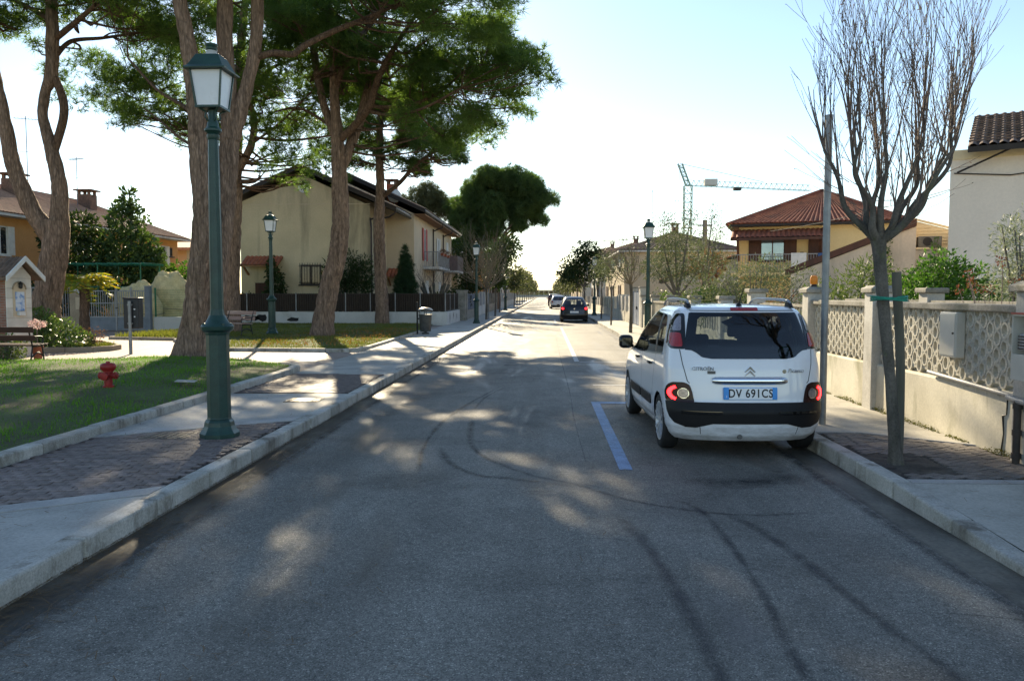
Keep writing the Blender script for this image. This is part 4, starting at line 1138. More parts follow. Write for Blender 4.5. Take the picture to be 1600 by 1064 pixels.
def pine(label, base, limbs, clumps, n, tsize=.30, leaf='pine', jit=2.0, flat=.75, rs=.84):
    """limbs: world points (x,y,z,r); clumps: (x, z, r) at the tree's own distance"""
    t = thing('pine_tree', label, 'tree', base, 0, 'umbrella pines')
    bx, by, bz = base
    L = [[(x - bx, y - by, z - bz, r * rs) for x, y, z, r in l] for l in limbs]
    L[0][0] = L[0][0][:2] + (L[0][0][2] - .15, L[0][0][3])
    tm = MB(); v, f = bark_tube(L[0], 30, .045, .09, .9); tm.add(v, f)
    tm.build('trunk', BK['pine'], t, smooth=True, fix=False)
    for l in L[1:]:
        lm = MB(); v, f = bark_tube(l, 22 if l[0][3] > .15 else 10, .035 if l[0][3] > .15 else .012, .10)
        lm.add(v, f); lm.build('limb', BK['pine'] if l[0][3] > .15 else BK['limb'], t, smooth=True, fix=False)
    cl = []
    for x, z, r, *oy in clumps:
        for k in range(3):
            dy = (oy[0] if oy else 0) + (0, -jit, jit)[k] * random.uniform(.6, 1.3)
            c = (x - bx + (0 if k == 0 else random.uniform(-.5, .5) * r), dy, z - bz + (0 if k == 0 else random.uniform(-.25, .45) * r))
            for q in range(4):
                o = np.array([random.gauss(0, .45), random.gauss(0, .45), random.gauss(0, .28)]) * r
                rr = r * random.uniform(.42, .68)
                cl.append(((c[0] + o[0], c[1] + o[1], c[2] + o[2]), (rr, rr, rr * flat)))
    P = []; Dn = []
    vol = np.array([r[0] ** 2 for c, r in cl]); vol = vol / vol.sum()
    for (c, r), a in zip(cl, vol):
        m = max(6, int(n * a)); p, d = ell_points(m, c, r, .75, -.55); P.append(p); Dn.append(d)
    P = np.concatenate(P); Dn = np.concatenate(Dn); Dn[:, 2] += .45
    V, F = scatter(TUFT[0], TUFT[1], P, tsize * rng.uniform(.7, 1.2, len(P)), Dn, .55)
    crown = npmesh('crown', V, F, LF[leaf], t)
    # twigs from the nearest limb into the clumps
    lp = np.concatenate([smooth_path(l, .25) for l in L]); lp = lp[lp[:, 2] > lp[:, 2].max() * .35]
    tw = MB()
    for k, (c, r) in enumerate(cl):
        if k % 2: continue
        d = np.linalg.norm((lp[:, :3] - np.array(c)) * [1, 1, 1.4], axis=1) + np.where(lp[:, 2] > c[2], 3, 0); j = int(np.argmin(d)); a = lp[j, :3]; b_ = np.array(c)
        if np.linalg.norm(b_ - a) > 3.2: continue
        m1 = a + (b_ - a) * .4 + np.array([random.gauss(0, .3), random.gauss(0, .3), random.gauss(-.2, .15)]); r0 = min(lp[j, 3] * .6, .05)
        q = smooth_path([tuple(a) + (r0,), tuple(m1) + (r0 * .75,), tuple(b_) + (.012,)], .35)
        tw.tube([w[:3] for w in q], list(q[:, 3]), 5, False)
        for _ in range(3):
            e = b_ + np.array([random.gauss(0, .6), random.gauss(0, .6), random.gauss(.1, .3)]) * r[0]
            tw.tube([m1 + (b_ - m1) * random.uniform(.2, .9), e], [.013, .006], 4, False)
    tw.build('twigs', BK['limb'], crown, smooth=True, fix=False)
    return t
pine('forked pine whose stem splits into a loop, beside the little brick shrine', (-14.8, 23.0, .12),
 [[(-14.81, 23.0, .25, .555), (-14.77, 23.0, 1.31, .462), (-14.46, 23.0, 2.82, .444), (-14.37, 23.0, 3.85, .40)],
  [(-14.5, 23.0, 3.3, .33), (-14.96, 22.8, 4.12, .293), (-15.27, 22.6, 5.2, .254), (-15.4, 22.4, 6.43, .225), (-15.61, 22.2, 8.52, .196), (-15.64, 22.0, 10.89, .141)],
  [(-14.36, 23.0, 3.3, .35), (-14.25, 23.0, 4.69, .259), (-14.37, 23.0, 5.62, .24), (-14.62, 23.0, 6.55, .176), (-14.68, 23.0, 7.01, .166), (-14.54, 23.0, 7.65, .166), (-14.38, 23.0, 8.01, .213), (-14.3, 23.0, 9.11, .213), (-14.3, 23.0, 10.19, .185), (-14.35, 23.0, 11.64, .129)],
  [(-14.36, 23.0, 5.9, .148), (-14.06, 23.0, 6.82, .139), (-14.06, 23.0, 7.37, .139), (-14.27, 23.0, 7.98, .129)],
  [(-14.17, 23.0, 8.65, .083), (-14.03, 23.5, 9.17, .076), (-13.38, 24.0, 9.41, .058), (-12.55, 24.5, 9.71, .039)],
  [(-14.2, 23.0, 9.1, .111), (-12.93, 22.25, 9.47, .08), (-11.77, 21.5, 9.79, .052)],
  [(-14.4, 23.0, 9.65, .092), (-15.4, 23.5, 10.21, .076), (-16.5, 24.0, 10.78, .048)]],
 [(-15.56, 9.76, .83), (-14.68, 10.4, .92), (-13.55, 10.1, .74), (-12.43, 9.83, .83), (-11.29, 9.9, .89), (-15.2, 11.47, 1.48), (-13.32, 11.26, 1.29), (-15.68, 9.3, .41), (-11.59, 9.3, .6), (-10.17, 9.9, .74), (-17.16, 10.24, 1.29)], 6200, .25, jit=1.6)
pine('massive two-stemmed pine rising from the front lawn behind the green lamp post', (-8.7, 19.6, .2),
 [[(-8.87, 19.6, .22, .66), (-8.79, 19.54, .74, .48), (-8.65, 19.48, 1.54, .41), (-8.48, 19.42, 2.65, .382), (-8.38, 19.36, 3.74, .358), (-8.42, 19.3, 5.12, .326), (-8.47, 19.24, 6.49, .294), (-8.62, 19.18, 7.84, .247), (-8.75, 19.12, 8.72, .231), (-8.92, 19.06, 9.74, .184), (-9.04, 19.0, 10.6, .122)],
  [(-8.50, 19.6, .10, .45), (-8.27, 19.72, 1.54, .301), (-8.18, 19.84, 2.66, .303), (-8.08, 19.96, 3.96, .321), (-8.0, 20.08, 5.26, .323), (-7.95, 20.1, 6.08, .29)],
  [(-7.98, 20.05, 5.6, .28), (-8.0, 20.05, 7.21, .269), (-8.06, 20.1, 8.47, .27), (-8.0, 20.1, 9.88, .207), (-7.88, 20.1, 10.99, .128)],
  [(-7.93, 20.1, 5.6, .27), (-7.60, 20.15, 6.77, .223), (-7.32, 20.2, 7.92, .209), (-7.25, 20.2, 9.08, .211), (-7.17, 20.4, 10.26, .164), (-7.06, 20.6, 11.29, .099)],
  [(-7.35, 20.2, 7.65, .13), (-6.90, 20.3, 7.80, .115), (-6.47, 20.5, 7.82, .115), (-6.28, 20.85, 8.13, .109), (-5.63, 21.27, 8.62, .103), (-4.86, 21.68, 9.08, .078), (-3.98, 22.1, 9.63, .053)],
  [(-8.53, 19.4, 6.03, .071), (-9.19, 20.1, 6.47, .065), (-10.08, 20.6, 7.0, .05), (-11.08, 21.1, 7.94, .034)],
  [(-8.50, 19.4, 5.25, .055), (-9.37, 20.27, 5.7, .049), (-10.15, 20.93, 6.25, .034), (-10.94, 21.6, 6.75, .026)]],
 [(-8.63, 10.3, 1.34), (-7.04, 10.4, 1.34), (-9.89, 10.6, 1.34), (-5.79, 10.1, .95), (-7.81, 11.4, 1.42), (-9.38, 11.7, 1.26), (-6.55, 11.6, 1.26), (-4.6, 10.2, .9), (-11.2, 9.2, .9), (-1.12, 8.95, .58, 1.5), (-1.62, 8.45, .66, 1.5), (-2.54, 8.9, .85, 1.5), (-3.37, 9.3, .84, 1.5), (-1.45, 9.93, .93, 1.5), (-2.7, 10.11, 1.01, 1.5), (-4.1, 9.9, .9, 1.2)], 9500, .25, jit=1.6, rs=.74)
pine('slimmer pine with a hooked side limb behind the two-stemmed one', (-11.98, 30.0, .2),
 [[(-11.98, 30.0, .11, .42), (-11.97, 30.0, 1.93, .35), (-11.88, 30.0, 3.63, .338), (-11.8, 30.0, 5.08, .326), (-11.72, 30.0, 6.47, .289), (-11.64, 30.0, 7.95, .253), (-11.51, 30.0, 9.84, .217), (-11.32, 30.0, 11.96, .169), (-11.04, 30.0, 13.59, .096)],
  [(-11.72, 30.0, 6.2, .181), (-11.32, 30.0, 6.87, .169), (-11.07, 30.0, 7.42, .157), (-10.98, 30.0, 8.18, .145), (-11.09, 30.0, 8.78, .121), (-11.37, 30.0, 9.37, .096)],
  [(-10.98, 30.0, 7.82, .06), (-10.4, 30.67, 8.07, .062), (-9.6, 31.33, 8.57, .05), (-9.02, 32.0, 9.6, .039)],
  [(-11.01, 30.0, 7.59, .06), (-9.37, 29.0, 7.27, .058), (-7.46, 28.0, 7.24, .034)],
  [(-11.07, 30.0, 7.35, .06), (-9.6, 29.0, 7.96, .047), (-8.11, 28.0, 8.83, .034)],
  [(-11.71, 30.0, 7.23, .084), (-13.5, 30.33, 8.51, .073), (-15.13, 30.67, 9.58, .049), (-16.56, 31.0, 10.17, .037)],
  [(-11.62, 30.0, 8.9, .096), (-10.73, 31.0, 10.35, .075), (-9.77, 32.0, 11.11, .051)]],
 [(-17.04, 9.19, .77), (-16.15, 10.01, 1.01), (-16.06, 8.66, .8), (-14.8, 9.64, 1.16), (-14.72, 8.1, .7), (-14.02, 11.06, 1.16), (-15.37, 11.07, .96), (-10.18, 7.9, .9), (-9.22, 6.9, .75), (-9.97, 6.1, .38), (-8.71, 8.28, 1.05), (-10.39, 9.36, 1.16), (-8.92, 10.05, 1.25), (-9.87, 11.24, 1.25), (-8.49, 6.4, .45), (-10.68, 6.99, .45), (-12.58, 9.86, .96), (-12, 12.2, 1.5), (-10, 12.8, 1.4), (-12.6, 8.7, .8, 1.), (-13.4, 9.0, .8, .5), (-11.9, 9.3, .8, 1.), (-13.2, 10.6, 1.), (-11.6, 10.8, 1.), (-10.9, 8.6, .7, 1.), (-13.4, 8.1, .75), (-14.2, 8.0, .65), (-12.8, 7.9, .6, 1.)], 11000, .27, jit=1.9)
pine('leaning pine with a swept trunk on the sunlit back lawn', (-7.8, 27.5, .2),
 [[(-7.82, 27.5, .21, .50), (-7.72, 27.5, 1.02, .42), (-7.51, 27.5, 1.91, .387), (-7.22, 27.5, 3.02, .376), (-7.09, 27.5, 4.12, .354), (-7.1, 27.5, 5.22, .321), (-7.13, 27.5, 6.31, .298), (-7.19, 27.5, 7.29, .243), (-7.24, 27.5, 8.27, .199), (-7.27, 27.5, 9.56, .177), (-7.36, 27.5, 10.85, .155), (-7.43, 27.5, 12.56, .099)],
  [(-7.2, 27.5, 7.0, .18), (-7.7, 27.8, 8.23, .156), (-8.02, 28.1, 9.52, .158), (-8.25, 28.4, 10.72, .137), (-8.41, 28.7, 12.15, .115), (-8.61, 29.0, 13.61, .07)],
  [(-7.1, 27.5, 5.9, .24), (-6.78, 27.83, 6.92, .201), (-6.58, 28.17, 7.64, .192), (-6.38, 28.5, 8.72, .172), (-6.21, 28.83, 9.7, .151), (-6.04, 29.17, 10.93, .117), (-5.86, 29.5, 12.4, .083)],
  [(-7.15, 27.5, 6.95, .165), (-6.46, 27.17, 7.43, .153), (-5.88, 26.83, 7.99, .14), (-5.54, 26.5, 8.74, .128), (-5.04, 26.17, 9.47, .105), (-4.52, 25.83, 10.06, .083), (-3.99, 25.5, 10.64, .051)],
  [(-7.21, 27.5, 8.81, .144), (-6.65, 27.17, 9.78, .131), (-6.02, 26.83, 10.41, .108), (-5.48, 26.5, 10.91, .064)],
  [(-6.0, 26.95, 7.85, .077), (-5.16, 26.67, 7.63, .064), (-3.96, 25.83, 7.64, .052), (-2.63, 25.0, 8.06, .04)],
  [(-5.9, 26.9, 7.97, .066), (-4.6, 27.17, 8.06, .066), (-3.47, 26.83, 8.45, .054), (-2.83, 26.5, 8.86, .032)],
  [(-6.6, 27.2, 9.77, .066), (-5.17, 28.0, 10.01, .056), (-3.9, 28.5, 10.25, .046)],
  [(-7.22, 27.5, 8.48, .077), (-7.23, 29.0, 9.64, .07), (-6.12, 30.5, 11.11, .049)],
  [(-7.3, 27.5, 7.4, .066), (-8.73, 28.5, 8.29, .057), (-10.0, 29.5, 8.42, .036)]],
 [(-.75, 8.9, .6, -1.7), (-1.25, 8.15, .8, -1.7), (-1.85, 7.15, .55, -1.2), (-2.8, 7.2, .85, -1.), (-2.46, 8.86, 1.22), (-3.77, 8.4, 1.1), (-1.2, 9.45, .78, -1.7), (-1.95, 10.0, 1.0, -1.2), (-3.33, 9.73, 1.22), (-4.65, 9.2, .95), (-3.56, 6.95, .5), (-5.5, 11.6, 1.22), (-6.71, 12.0, 1.33), (-8.15, 11.6, 1.11), (-5.41, 9.75, .55), (-8.93, 10.9, .9), (-5.27, 13.16, 1.55), (-7.24, 13.4, 1.33), (-6.5, 9.4, .9, 2.6), (-7.7, 9.0, .9, 2.6), (-5.6, 8.6, .8, 2.4), (-7.1, 10.3, 1., 2.2), (-8.4, 9.6, .8, 2.2), (-4.9, 8.1, .6, 2.2), (-6.2, 10.6, .9, 1.), (-7.2, 10.6, .9, -.8), (-6.4, 10.1, .7, -.5), (-8.1, 10.6, .8, -.6), (-6.9, 9.6, .7, -1.), (-6.6, 9.9, .6, -1.6), (-7.3, 9.9, .6, -1.4), (-6.2, 9.2, .5, -.6)], 16500, .28, 'pine', jit=1.3)
pine('straight pine with a low forked limb close to the low white wall', (-8.05, 39.0, .2),
 [[(-8.05, 39.0, .15, .42), (-8.07, 39.0, 1.67, .361), (-8.14, 39.0, 3.55, .345), (-8.16, 39.0, 5.11, .314), (-8.08, 39.0, 6.67, .266), (-8.1, 39.0, 8.21, .235), (-8.05, 39.0, 10.06, .204), (-7.84, 39.0, 11.59, .157), (-7.46, 39.0, 13.11, .11)],
  [(-8.0, 39.0, 6.4, .13), (-7.03, 38.62, 7.07, .124), (-6.19, 38.25, 7.84, .108), (-4.91, 37.88, 8.66, .091), (-3.89, 37.5, 9.41, .06)],
  [(-8.0, 39.0, 8.52, .078), (-6.7, 39.5, 9.04, .064), (-4.86, 40.0, 9.62, .048)],
  [(-8.0, 39.0, 8.98, .078), (-6.44, 38.0, 9.09, .061), (-4.79, 37.0, 9.32, .045)],
  [(-8.01, 39.0, 7.9, .063), (-9.25, 39.5, 8.3, .064), (-10.66, 40.0, 9.03, .048)],
  [(-8.02, 39.0, 10.06, .094), (-6.45, 40.0, 11.51, .08), (-4.31, 41.0, 12.69, .049)]],
 [(-5.05, 8.6, .88), (-6.15, 8.15, .7), (-7.08, 9.75, 1.25), (-7.5, 8.5, .5), (-4.27, 8.3, .5), (-6.47, 7.85, .45), (-5.67, 9.58, 1.25), (-7.85, 10.5, 1.25), (-9.12, 9.3, 1.19), (-6.6, 10.6, 1.15), (-10.08, 8.3, .75)], 8000, .30, 'pined', jit=1.9)
# the dense pine further down the street
def far_pine(label, base, crown, n, tsize, leaf, trunk_r, zl):
    t = thing('pine_tree', label, 'tree', base, 0, 'umbrella pines')
    m_ = MB(); v, f = bark_tube([(0, 0, -.1, trunk_r * 1.2), (.1, 0, zl * .5, trunk_r), (.0, 0, zl, trunk_r * .8), (.3, 0, zl + 2.5, trunk_r * .4)], 14, .03, .25); m_.add(v, f)
    for a in range(7):
        an = a * .9; v, f = bark_tube([(0, 0, zl - .6, trunk_r * .5), (1.3 * math.cos(an), 1.3 * math.sin(an), zl + .9, trunk_r * .35), (2.9 * math.cos(an), 2.9 * math.sin(an), zl + 2.0, trunk_r * .15)], 7, .01, .4); m_.add(v, f)
    m_.build('trunk', BK['pine'], t, smooth=True, fix=False)
    cl = []
    for x, z, r in crown:
        for k in range(7):
            a = random.uniform(0, 6.28); q = random.uniform(.3, .8)
            cl.append(((x + math.cos(a) * r * q, random.uniform(-1, 1) * 2.6, z + random.uniform(-.4, .5) * r), (r * .74, r * .74, r * .6)))
    o = leaves('crown', cl, n, tsize, LF[leaf], t, TUFT, .5, -.6, .5, .35)
    return t
far_pine('broad dense umbrella pine down the street beyond the cream house', (-5.0, 80, .1), [(-7.8, 10.6, 1.6), (-5.8, 11.8, 1.8), (-4.0, 12.1, 1.7), (-2.0, 11.6, 1.7), (-.5, 10.6, 1.3), (-3.2, 10.0, 1.9), (-5.6, 9.7, 1.9), (-7.6, 8.9, 1.4), (-1.6, 9.4, 1.2), (-6.8, 7.8, 1.1), (-2.6, 8.3, 1.0)] and [(-2.8, 10.8, 1.6), (-.8, 12.1, 1.8), (1.0, 12.4, 1.7), (3.0, 11.8, 1.7), (4.6, 10.6, 1.3), (1.8, 10.0, 1.9), (-.6, 9.7, 1.9), (-2.8, 9.0, 1.5), (3.5, 9.2, 1.2), (-2.6, 7.6, 1.3), (2.4, 8.2, .9), (-.6, 8.0, 1.3), (-3.4, 6.2, 1.1), (-1.6, 6.6, 1.0)], 20000, .5, 'pined', .42, 6.4)
far_pine('paler open-crowned tree behind the roof of the cream house', (-12.5, 84, .1), [(-2.5, 10.4, 1.5), (-.5, 11.4, 1.6), (1.4, 11.2, 1.5), (2.4, 9.9, 1.4), (0, 9.8, 1.5), (-1.8, 9.2, 1.2)], 3000, .55, 'haze_tree', .35, 6.)

# ---- generic broadleaf tree / shrub
def shrub(name, label, loc, clumps, n, size, leaf, tpl=LEAF, stems=7, cat='shrub', sr=.03, bark='olive', group=None, shell=.6, stemh=.7, parts=('foliage', 'stems')):
    t = thing(name, label, cat, loc, 0, group)
    leaves(parts[0], clumps, n, size, LF[leaf], t, tpl, shell)
    m_ = MB()
    for k in range(stems):
        c, r = clumps[k % len(clumps)]
        e = (c[0] + random.uniform(-.5, .5) * r[0], c[1] + random.uniform(-.5, .5) * r[1], c[2] + random.uniform(-.2, .6) * r[2])
        m_.tube([(random.uniform(-.1, .1), random.uniform(-.1, .1), -.05), (e[0] * .5, e[1] * .5, e[2] * .55), e], [sr, sr * .75, sr * .3], 5)
    m_.build(parts[1], BK[bark], t, smooth=True)
    return t
def grow(mb, p, d, L, r, depth, spread, upk, kids=(2, 4), curve=.12, minr=.003, n0=6, leafpts=None):
    pts = [Vector(p)]; rad = [r]; dd = Vector(d).normalized(); m = max(3, int(L / .09)) if L > .3 else 3; m = min(m, 9)
    for i in range(m):
        dd = (dd + Vector((random.gauss(0, curve), random.gauss(0, curve), random.gauss(0, curve) + upk))).normalized()
        pts.append(pts[-1] + dd * (L / m)); rad.append(max(minr, r * (1 - .62 * (i + 1) / m)))
    mb.tube(pts, rad, n0 if r > .012 else (4 if r > .006 else 3), False)
    if leafpts is not None and depth <= 1: leafpts += [tuple(q) for q in pts[1:]]
    if depth <= 0: return
    for k in range(random.randint(*kids)):
        j = random.randint(max(1, m // 3), m); base = pts[j]
        ax = Vector((random.gauss(0, 1), random.gauss(0, 1), random.gauss(0, .4))).normalized()
        nd = (dd + ax * spread).normalized()
        grow(mb, base, nd, L * random.uniform(.45, .72), max(minr, rad[j] * .72), depth - 1, spread, upk, kids, curve, minr, n0, leafpts)

# ---- foreground bare street tree
def bare_tree():
    t = thing('bare_tree', 'leafless vase-shaped street tree leaning out of its paving pit by the kerb', 'tree', (3.31, 7.58, .12))
    m_ = MB(); v, f = bark_tube([(.0, 0, -.05, .08), (-.01, 0, .12, .058), (-.075, .0, .8, .049), (-.145, 0, 1.4, .052), (-.20, 0, 1.95, .058), (-.21, 0, 2.1, .076)], 26, .016, .025, .3); m_.add(v, f)
    trunk = m_.build('trunk', BK['bare'], t, smooth=True, fix=False)
    random.seed(21)
    # main limbs spread like a vase, then long upright shoots
    targets = [(-.70, .1, 2.95), (-.52, -.3, 2.95), (-.40, .25, 3.1), (-.28, -.2, 3.05), (-.12, .3, 2.95), (.08, -.2, 3.0), (.20, .2, 2.9), (.36, -.1, 3.05), (.48, .2, 2.95), (.28, -.35, 2.9)]
    tips = MB(); buds = []
    for tx, ty, tz in targets:
        lm = MB(); s = (-.21, 0, 2.08)
        mid = (-.21 + (tx + .21) * .55, ty * .5, 2.1 + (tz - 2.1) * .36)
        jx = lambda a: random.gauss(0, a)
        m2 = (-.21 + (tx + .21) * .28 + jx(.02), ty * .25, 2.1 + (tz - 2.1) * .12); m3 = (-.21 + (tx + .21) * .84 + jx(.03), ty * .8 + jx(.03), 2.1 + (tz - 2.1) * .68)
        mid = (mid[0] + jx(.03), mid[1] + jx(.03), mid[2])
        V, F = bark_tube([s + (.044,), m2 + (.034,), mid + (.026,), m3 + (.019,), (tx, ty, tz, .013)], 9, .02, .035); lm.add(V, F)
        lm.build('limb', BK['bare'], trunk, smooth=True, fix=False)
        lim = smooth_path([s + (.044,), m2 + (.034,), mid + (.026,), m3 + (.019,), (tx, ty, tz, .013)], .06)
        k0 = len(lim) // 4
        for j in range(k0, len(lim), 3):
            for _ in range(2 if j > len(lim) // 2 else 1):
                out = Vector((tx * .5, ty * .5, 0)) * random.uniform(.0, .6)
                d = Vector((out.x + random.gauss(0, .16), out.y + random.gauss(0, .16), 1.0))
                L = random.uniform(.4, 1.15) * (.75 + .5 * j / len(lim))
                top = 4.05 - 1.0 * ((lim[j][0] + .08) / .85) ** 2
                L = min(L, max(.3, top - lim[j][2]))
                grow(tips, lim[j][:3], d, L, .0075 * random.uniform(.7, 1.25), 2, .55, .10, (1, 4), .045, .0022, 5, buds)
        for _ in range(4):
            d = Vector((tx * .22 + random.gauss(0, .09), ty * .3 + random.gauss(0, .12), 1.))
            grow(tips, lim[-1][:3], d, min(random.uniform(.7, 1.25), 4.1 - .9 * ((tx + .08) / .8) ** 2 - tz), .0085, 2, .45, .08, (2, 4), .04, .0022, 5, buds)
    for _ in range(26):      # fine side shoots lower down
        a = random.uniform(0, 6.28); z = random.uniform(2.1, 2.8); r = (z - 2.05) * .8
        grow(tips, (-.165 + math.cos(a) * r, math.sin(a) * r * .6, z), (math.cos(a) * 1.2, math.sin(a), .5), random.uniform(.22, .42), .005, 1, .5, .05, (1, 3), .06, .002, 4, buds)
    tips.build('twigs', BK['twig'], trunk, smooth=True, fix=False)
    B = np.array(buds); B = B[rng.random(len(B)) < .16]
    V, F = scatter(LEAF[0], LEAF[1], B, rng.uniform(.012, .03, len(B)))
    npmesh('buds', V, F, LF['buds'], trunk)['kind'] = 'stuff'
    return t
bare_tree()
st = thing('tree_stake', 'round timber stake tied to the leafless street tree with green tape', 'stake', (3.40, 7.74, .12))
m_ = MB(); v, f = bark_tube([(0, 0, -.05, .043), (-.005, 0, .9, .043), (-.06, 0, 1.72, .043), (-.065, 0, 1.80, .043)], 16, .003, .05); m_.add(v, f); m_.add([v[-16 + k] for k in range(16)], [tuple(range(16))])
m_.build('post', M('weathered_timber', (.16, .15, .12), (.10, .095, .07), .9, sc=6, bump=.5, bsc=30, stretch=(1, 1, .15)), st, smooth=40, fix=False)
m_ = MB()
for k in range(3):
    p = []
    for a in np.linspace(0, 2 * math.pi, 25): p.append((-.055 - .135 + .15 * math.cos(a), -.14 + .20 * math.sin(a), 1.545 + .014 * k + .008 * math.sin(a * 2 + k)))
    m_.tube(p, .007, 5)
m_.build('tie_tape', M('green_tape', (.02, .30, .20), (.015, .22, .15), .5, sc=20), st, smooth=True)
# ================================================================ street furniture
FM = dict(
    lamp=M('green_cast_iron', (.018, .062, .048), (.012, .042, .034), .42, sc=7, spec=.5, fine=(60, .25), bump=.1, bsc=60, stain=((.10, .11, .10), 9, .66, .35, (1, 1, .4))),
    pane=M('frosted_pane', (.78, .80, .83), (.70, .72, .75), .35, sc=2, stain=((.45, .42, .38), 5, .6, .4, (1, 1, .4))),
    neck=M('bleached_neck', (.50, .50, .46), (.38, .38, .34), .6),
    hyd=M('hydrant_red', (.36, .020, .018), (.22, .014, .012), .45, sc=8, bump=.2, bsc=60, stain=((.09, .03, .02), 7, .58, .7, (1, 1, 1))),
    wood=M('dark_bench_timber', (.075, .030, .022), (.045, .020, .016), .55, sc=5, bump=.3, bsc=30, stretch=(.2, 1, 1)),
    wood2=M('faded_bench_timber', (.40, .30, .25), (.28, .17, .14), .7, sc=4, stretch=(.2, 1, 1)),
    castblk=M('black_cast_iron', (.02, .02, .02), (.012, .012, .012), .5),
    galv=M('galvanised_steel', (.30, .32, .33), (.22, .235, .245), .5, sc=6, metal=.6, stain=((.16, .15, .14), 5, .6, .4, (1, 1, .2))),
    binb=M('charcoal_bin_plastic', (.030, .032, .036), (.02, .022, .026), .5, sc=5),
    bing=M('grey_green_bin_metal', (.075, .078, .075), (.05, .052, .05), .5, sc=6, stain=((.18, .17, .15), 6, .62, .4, (1, 1, .4))),
    orange=M('orange_plastic', (.75, .26, .02), (.65, .2, .015), .35),
)
def lamp_post(label, loc, group='green lamp posts'):
    t = thing('street_lamp', label, 'street lamp', loc, 0, group)
    m_ = MB(); a8 = math.pi / 8
    m_.lathe([(.215, -.02), (.215, .045), (.185, .085), (.165, .125), (.158, .17), (.138, .20)], 8, (0, 0, 0), a8); m_.build('foot', FM['lamp'], t, bevel=.008)
    m_ = MB(); m_.lathe([(.134, .2), (.128, .22), (.124, 1.14), (.134, 1.17)], 8, (0, 0, 0), a8); m_.build('octagonal_column', FM['lamp'], t, bevel=.006)
    m_ = MB(); m_.lathe([(.134, 1.17), (.172, 1.20), (.178, 1.235), (.160, 1.262), (.122, 1.285), (.100, 1.33), (.085, 1.36)], 16); m_.build('collar', FM['lamp'], t, smooth=35)
    for k in range(4):
        a = math.pi / 4 + k * math.pi / 2; m_ = MB(); m_.lathe([(.02, 0), (.02, .025), (.008, .03)], 8, (.15 * math.cos(a), .15 * math.sin(a), 1.245)); m_.build('bolt', FM['lamp'], t)
    m_ = MB(); n = 20; vs_ = []; fs_ = []; prof = [(.082, 1.36), (.072, 1.42), (.068, 2.2), (.062, 2.9), (.056, 3.30)]
    for r, z in prof:
        for k in range(n): q = r * (1 if k % 2 else .93); vs_.append((q * math.cos(2 * math.pi * k / n), q * math.sin(2 * math.pi * k / n), z))
    for i in range(4):
        for k in range(n): fs_.append((i * n + k, i * n + (k + 1) % n, (i + 1) * n + (k + 1) % n, (i + 1) * n + k))
    m_.add(vs_, fs_); m_.build('fluted_shaft', FM['lamp'], t)
    m_ = MB(); m_.lathe([(.056, 3.28), (.066, 3.30), (.066, 3.335), (.058, 3.345), (.072, 3.36), (.092, 3.375), (.092, 3.395), (.066, 3.42), (.060, 3.46), (.046, 3.50), (.044, 3.60), (.03, 3.60)], 20); m_.build('capital', FM['lamp'], t, smooth=35)
    for k in range(4):
        a = math.pi / 4 + k * math.pi / 2; c_, s_ = math.cos(a), math.sin(a)
        p = [(.035 * c_, .035 * s_, 3.47), (.085 * c_, .085 * s_, 3.52), (.075 * c_, .075 * s_, 3.57), (.12 * c_, .12 * s_, 3.60), (.165 * c_, .165 * s_, 3.625)]
        q = smooth_path([b_ + (.011,) for b_ in p], .02); m_ = MB(); m_.tube([w[:3] for w in q], .011, 6); m_.build('scroll_bracket', FM['lamp'], t, smooth=True)
    lo = thing('lantern', None, None); lo.parent = t; lo.location = (0, 0, 3.61)
    b, tp, h = .128, .170, .40
    fr = MB()
    fr.box(-b - .012, b + .012, -b - .012, b + .012, 0, .022)
    for sx_ in (-1, 1):
        for sy_ in (-1, 1): fr.bar((sx_ * b, sy_ * b, .02), (sx_ * tp, sy_ * tp, h), .018)
    for k in range(4):
        c1 = [(-tp, -tp), (tp, -tp), (tp, tp), (-tp, tp)]; p, q = c1[k], c1[(k + 1) % 4]; fr.bar(p + (h,), q + (h,), .02)
    fr.build('lantern_frame', FM['lamp'], lo)
    for k in range(4):
        c0 = [(-b, -b), (b, -b), (b, b), (-b, b)]; c1 = [(-tp, -tp), (tp, -tp), (tp, tp), (-tp, tp)]; e = .955
        p = [tuple(q * e for q in c0[k]) + (.022,), tuple(q * e for q in c0[(k + 1) % 4]) + (.022,), tuple(q * e for q in c1[(k + 1) % 4]) + (h - .005,), tuple(q * e for q in c1[k]) + (h - .005,)]
        m_ = MB(); m_.quad(*p); m_.build('pane', FM['pane'], lo)
    m_ = MB(); e = .222; t2 = .125
    def sq(r, z): return [(-r, -r, z), (r, -r, z), (r, r, z), (-r, r, z)]
    V = sq(tp - .01, h - .004) + sq(e, h - .008) + sq(e + .004, h + .010) + sq(.192, h + .035) + sq(t2, h + .165) + sq(.06, h + .185)
    F = []
    for i in range(5):
        for k in range(4): F.append((i * 4 + k, i * 4 + (k + 1) % 4, i * 4 + 4 + (k + 1) % 4, i * 4 + 4 + k))
    F += [(3, 2, 1, 0), (20, 21, 22, 23)]
    m_.add(V, F); m_.build('lantern_roof', FM['lamp'], lo, bevel=.004)
    m_ = MB(); m_.lathe([(.075, h + .175), (.06, h + .20), (.050, h + .235)], 16); m_.build('vent_neck', FM['neck'], lo, smooth=40)
    m_ = MB(); m_.lathe([(.054, h + .232), (.062, h + .245), (.062, h + .258), (.054, h + .265), (.07, h + .285), (.07, h + .30), (.03, h + .31), (.0, h + .315)], 16); m_.build('finial', FM['lamp'], lo, smooth=40)
    return t
L0 = lamp_post('tall green lantern post with octagonal foot on the near paving strip', (-3.65, 8.72, .125))
def lamp_copy(loc, label): return dup(L0, loc, 0, label)
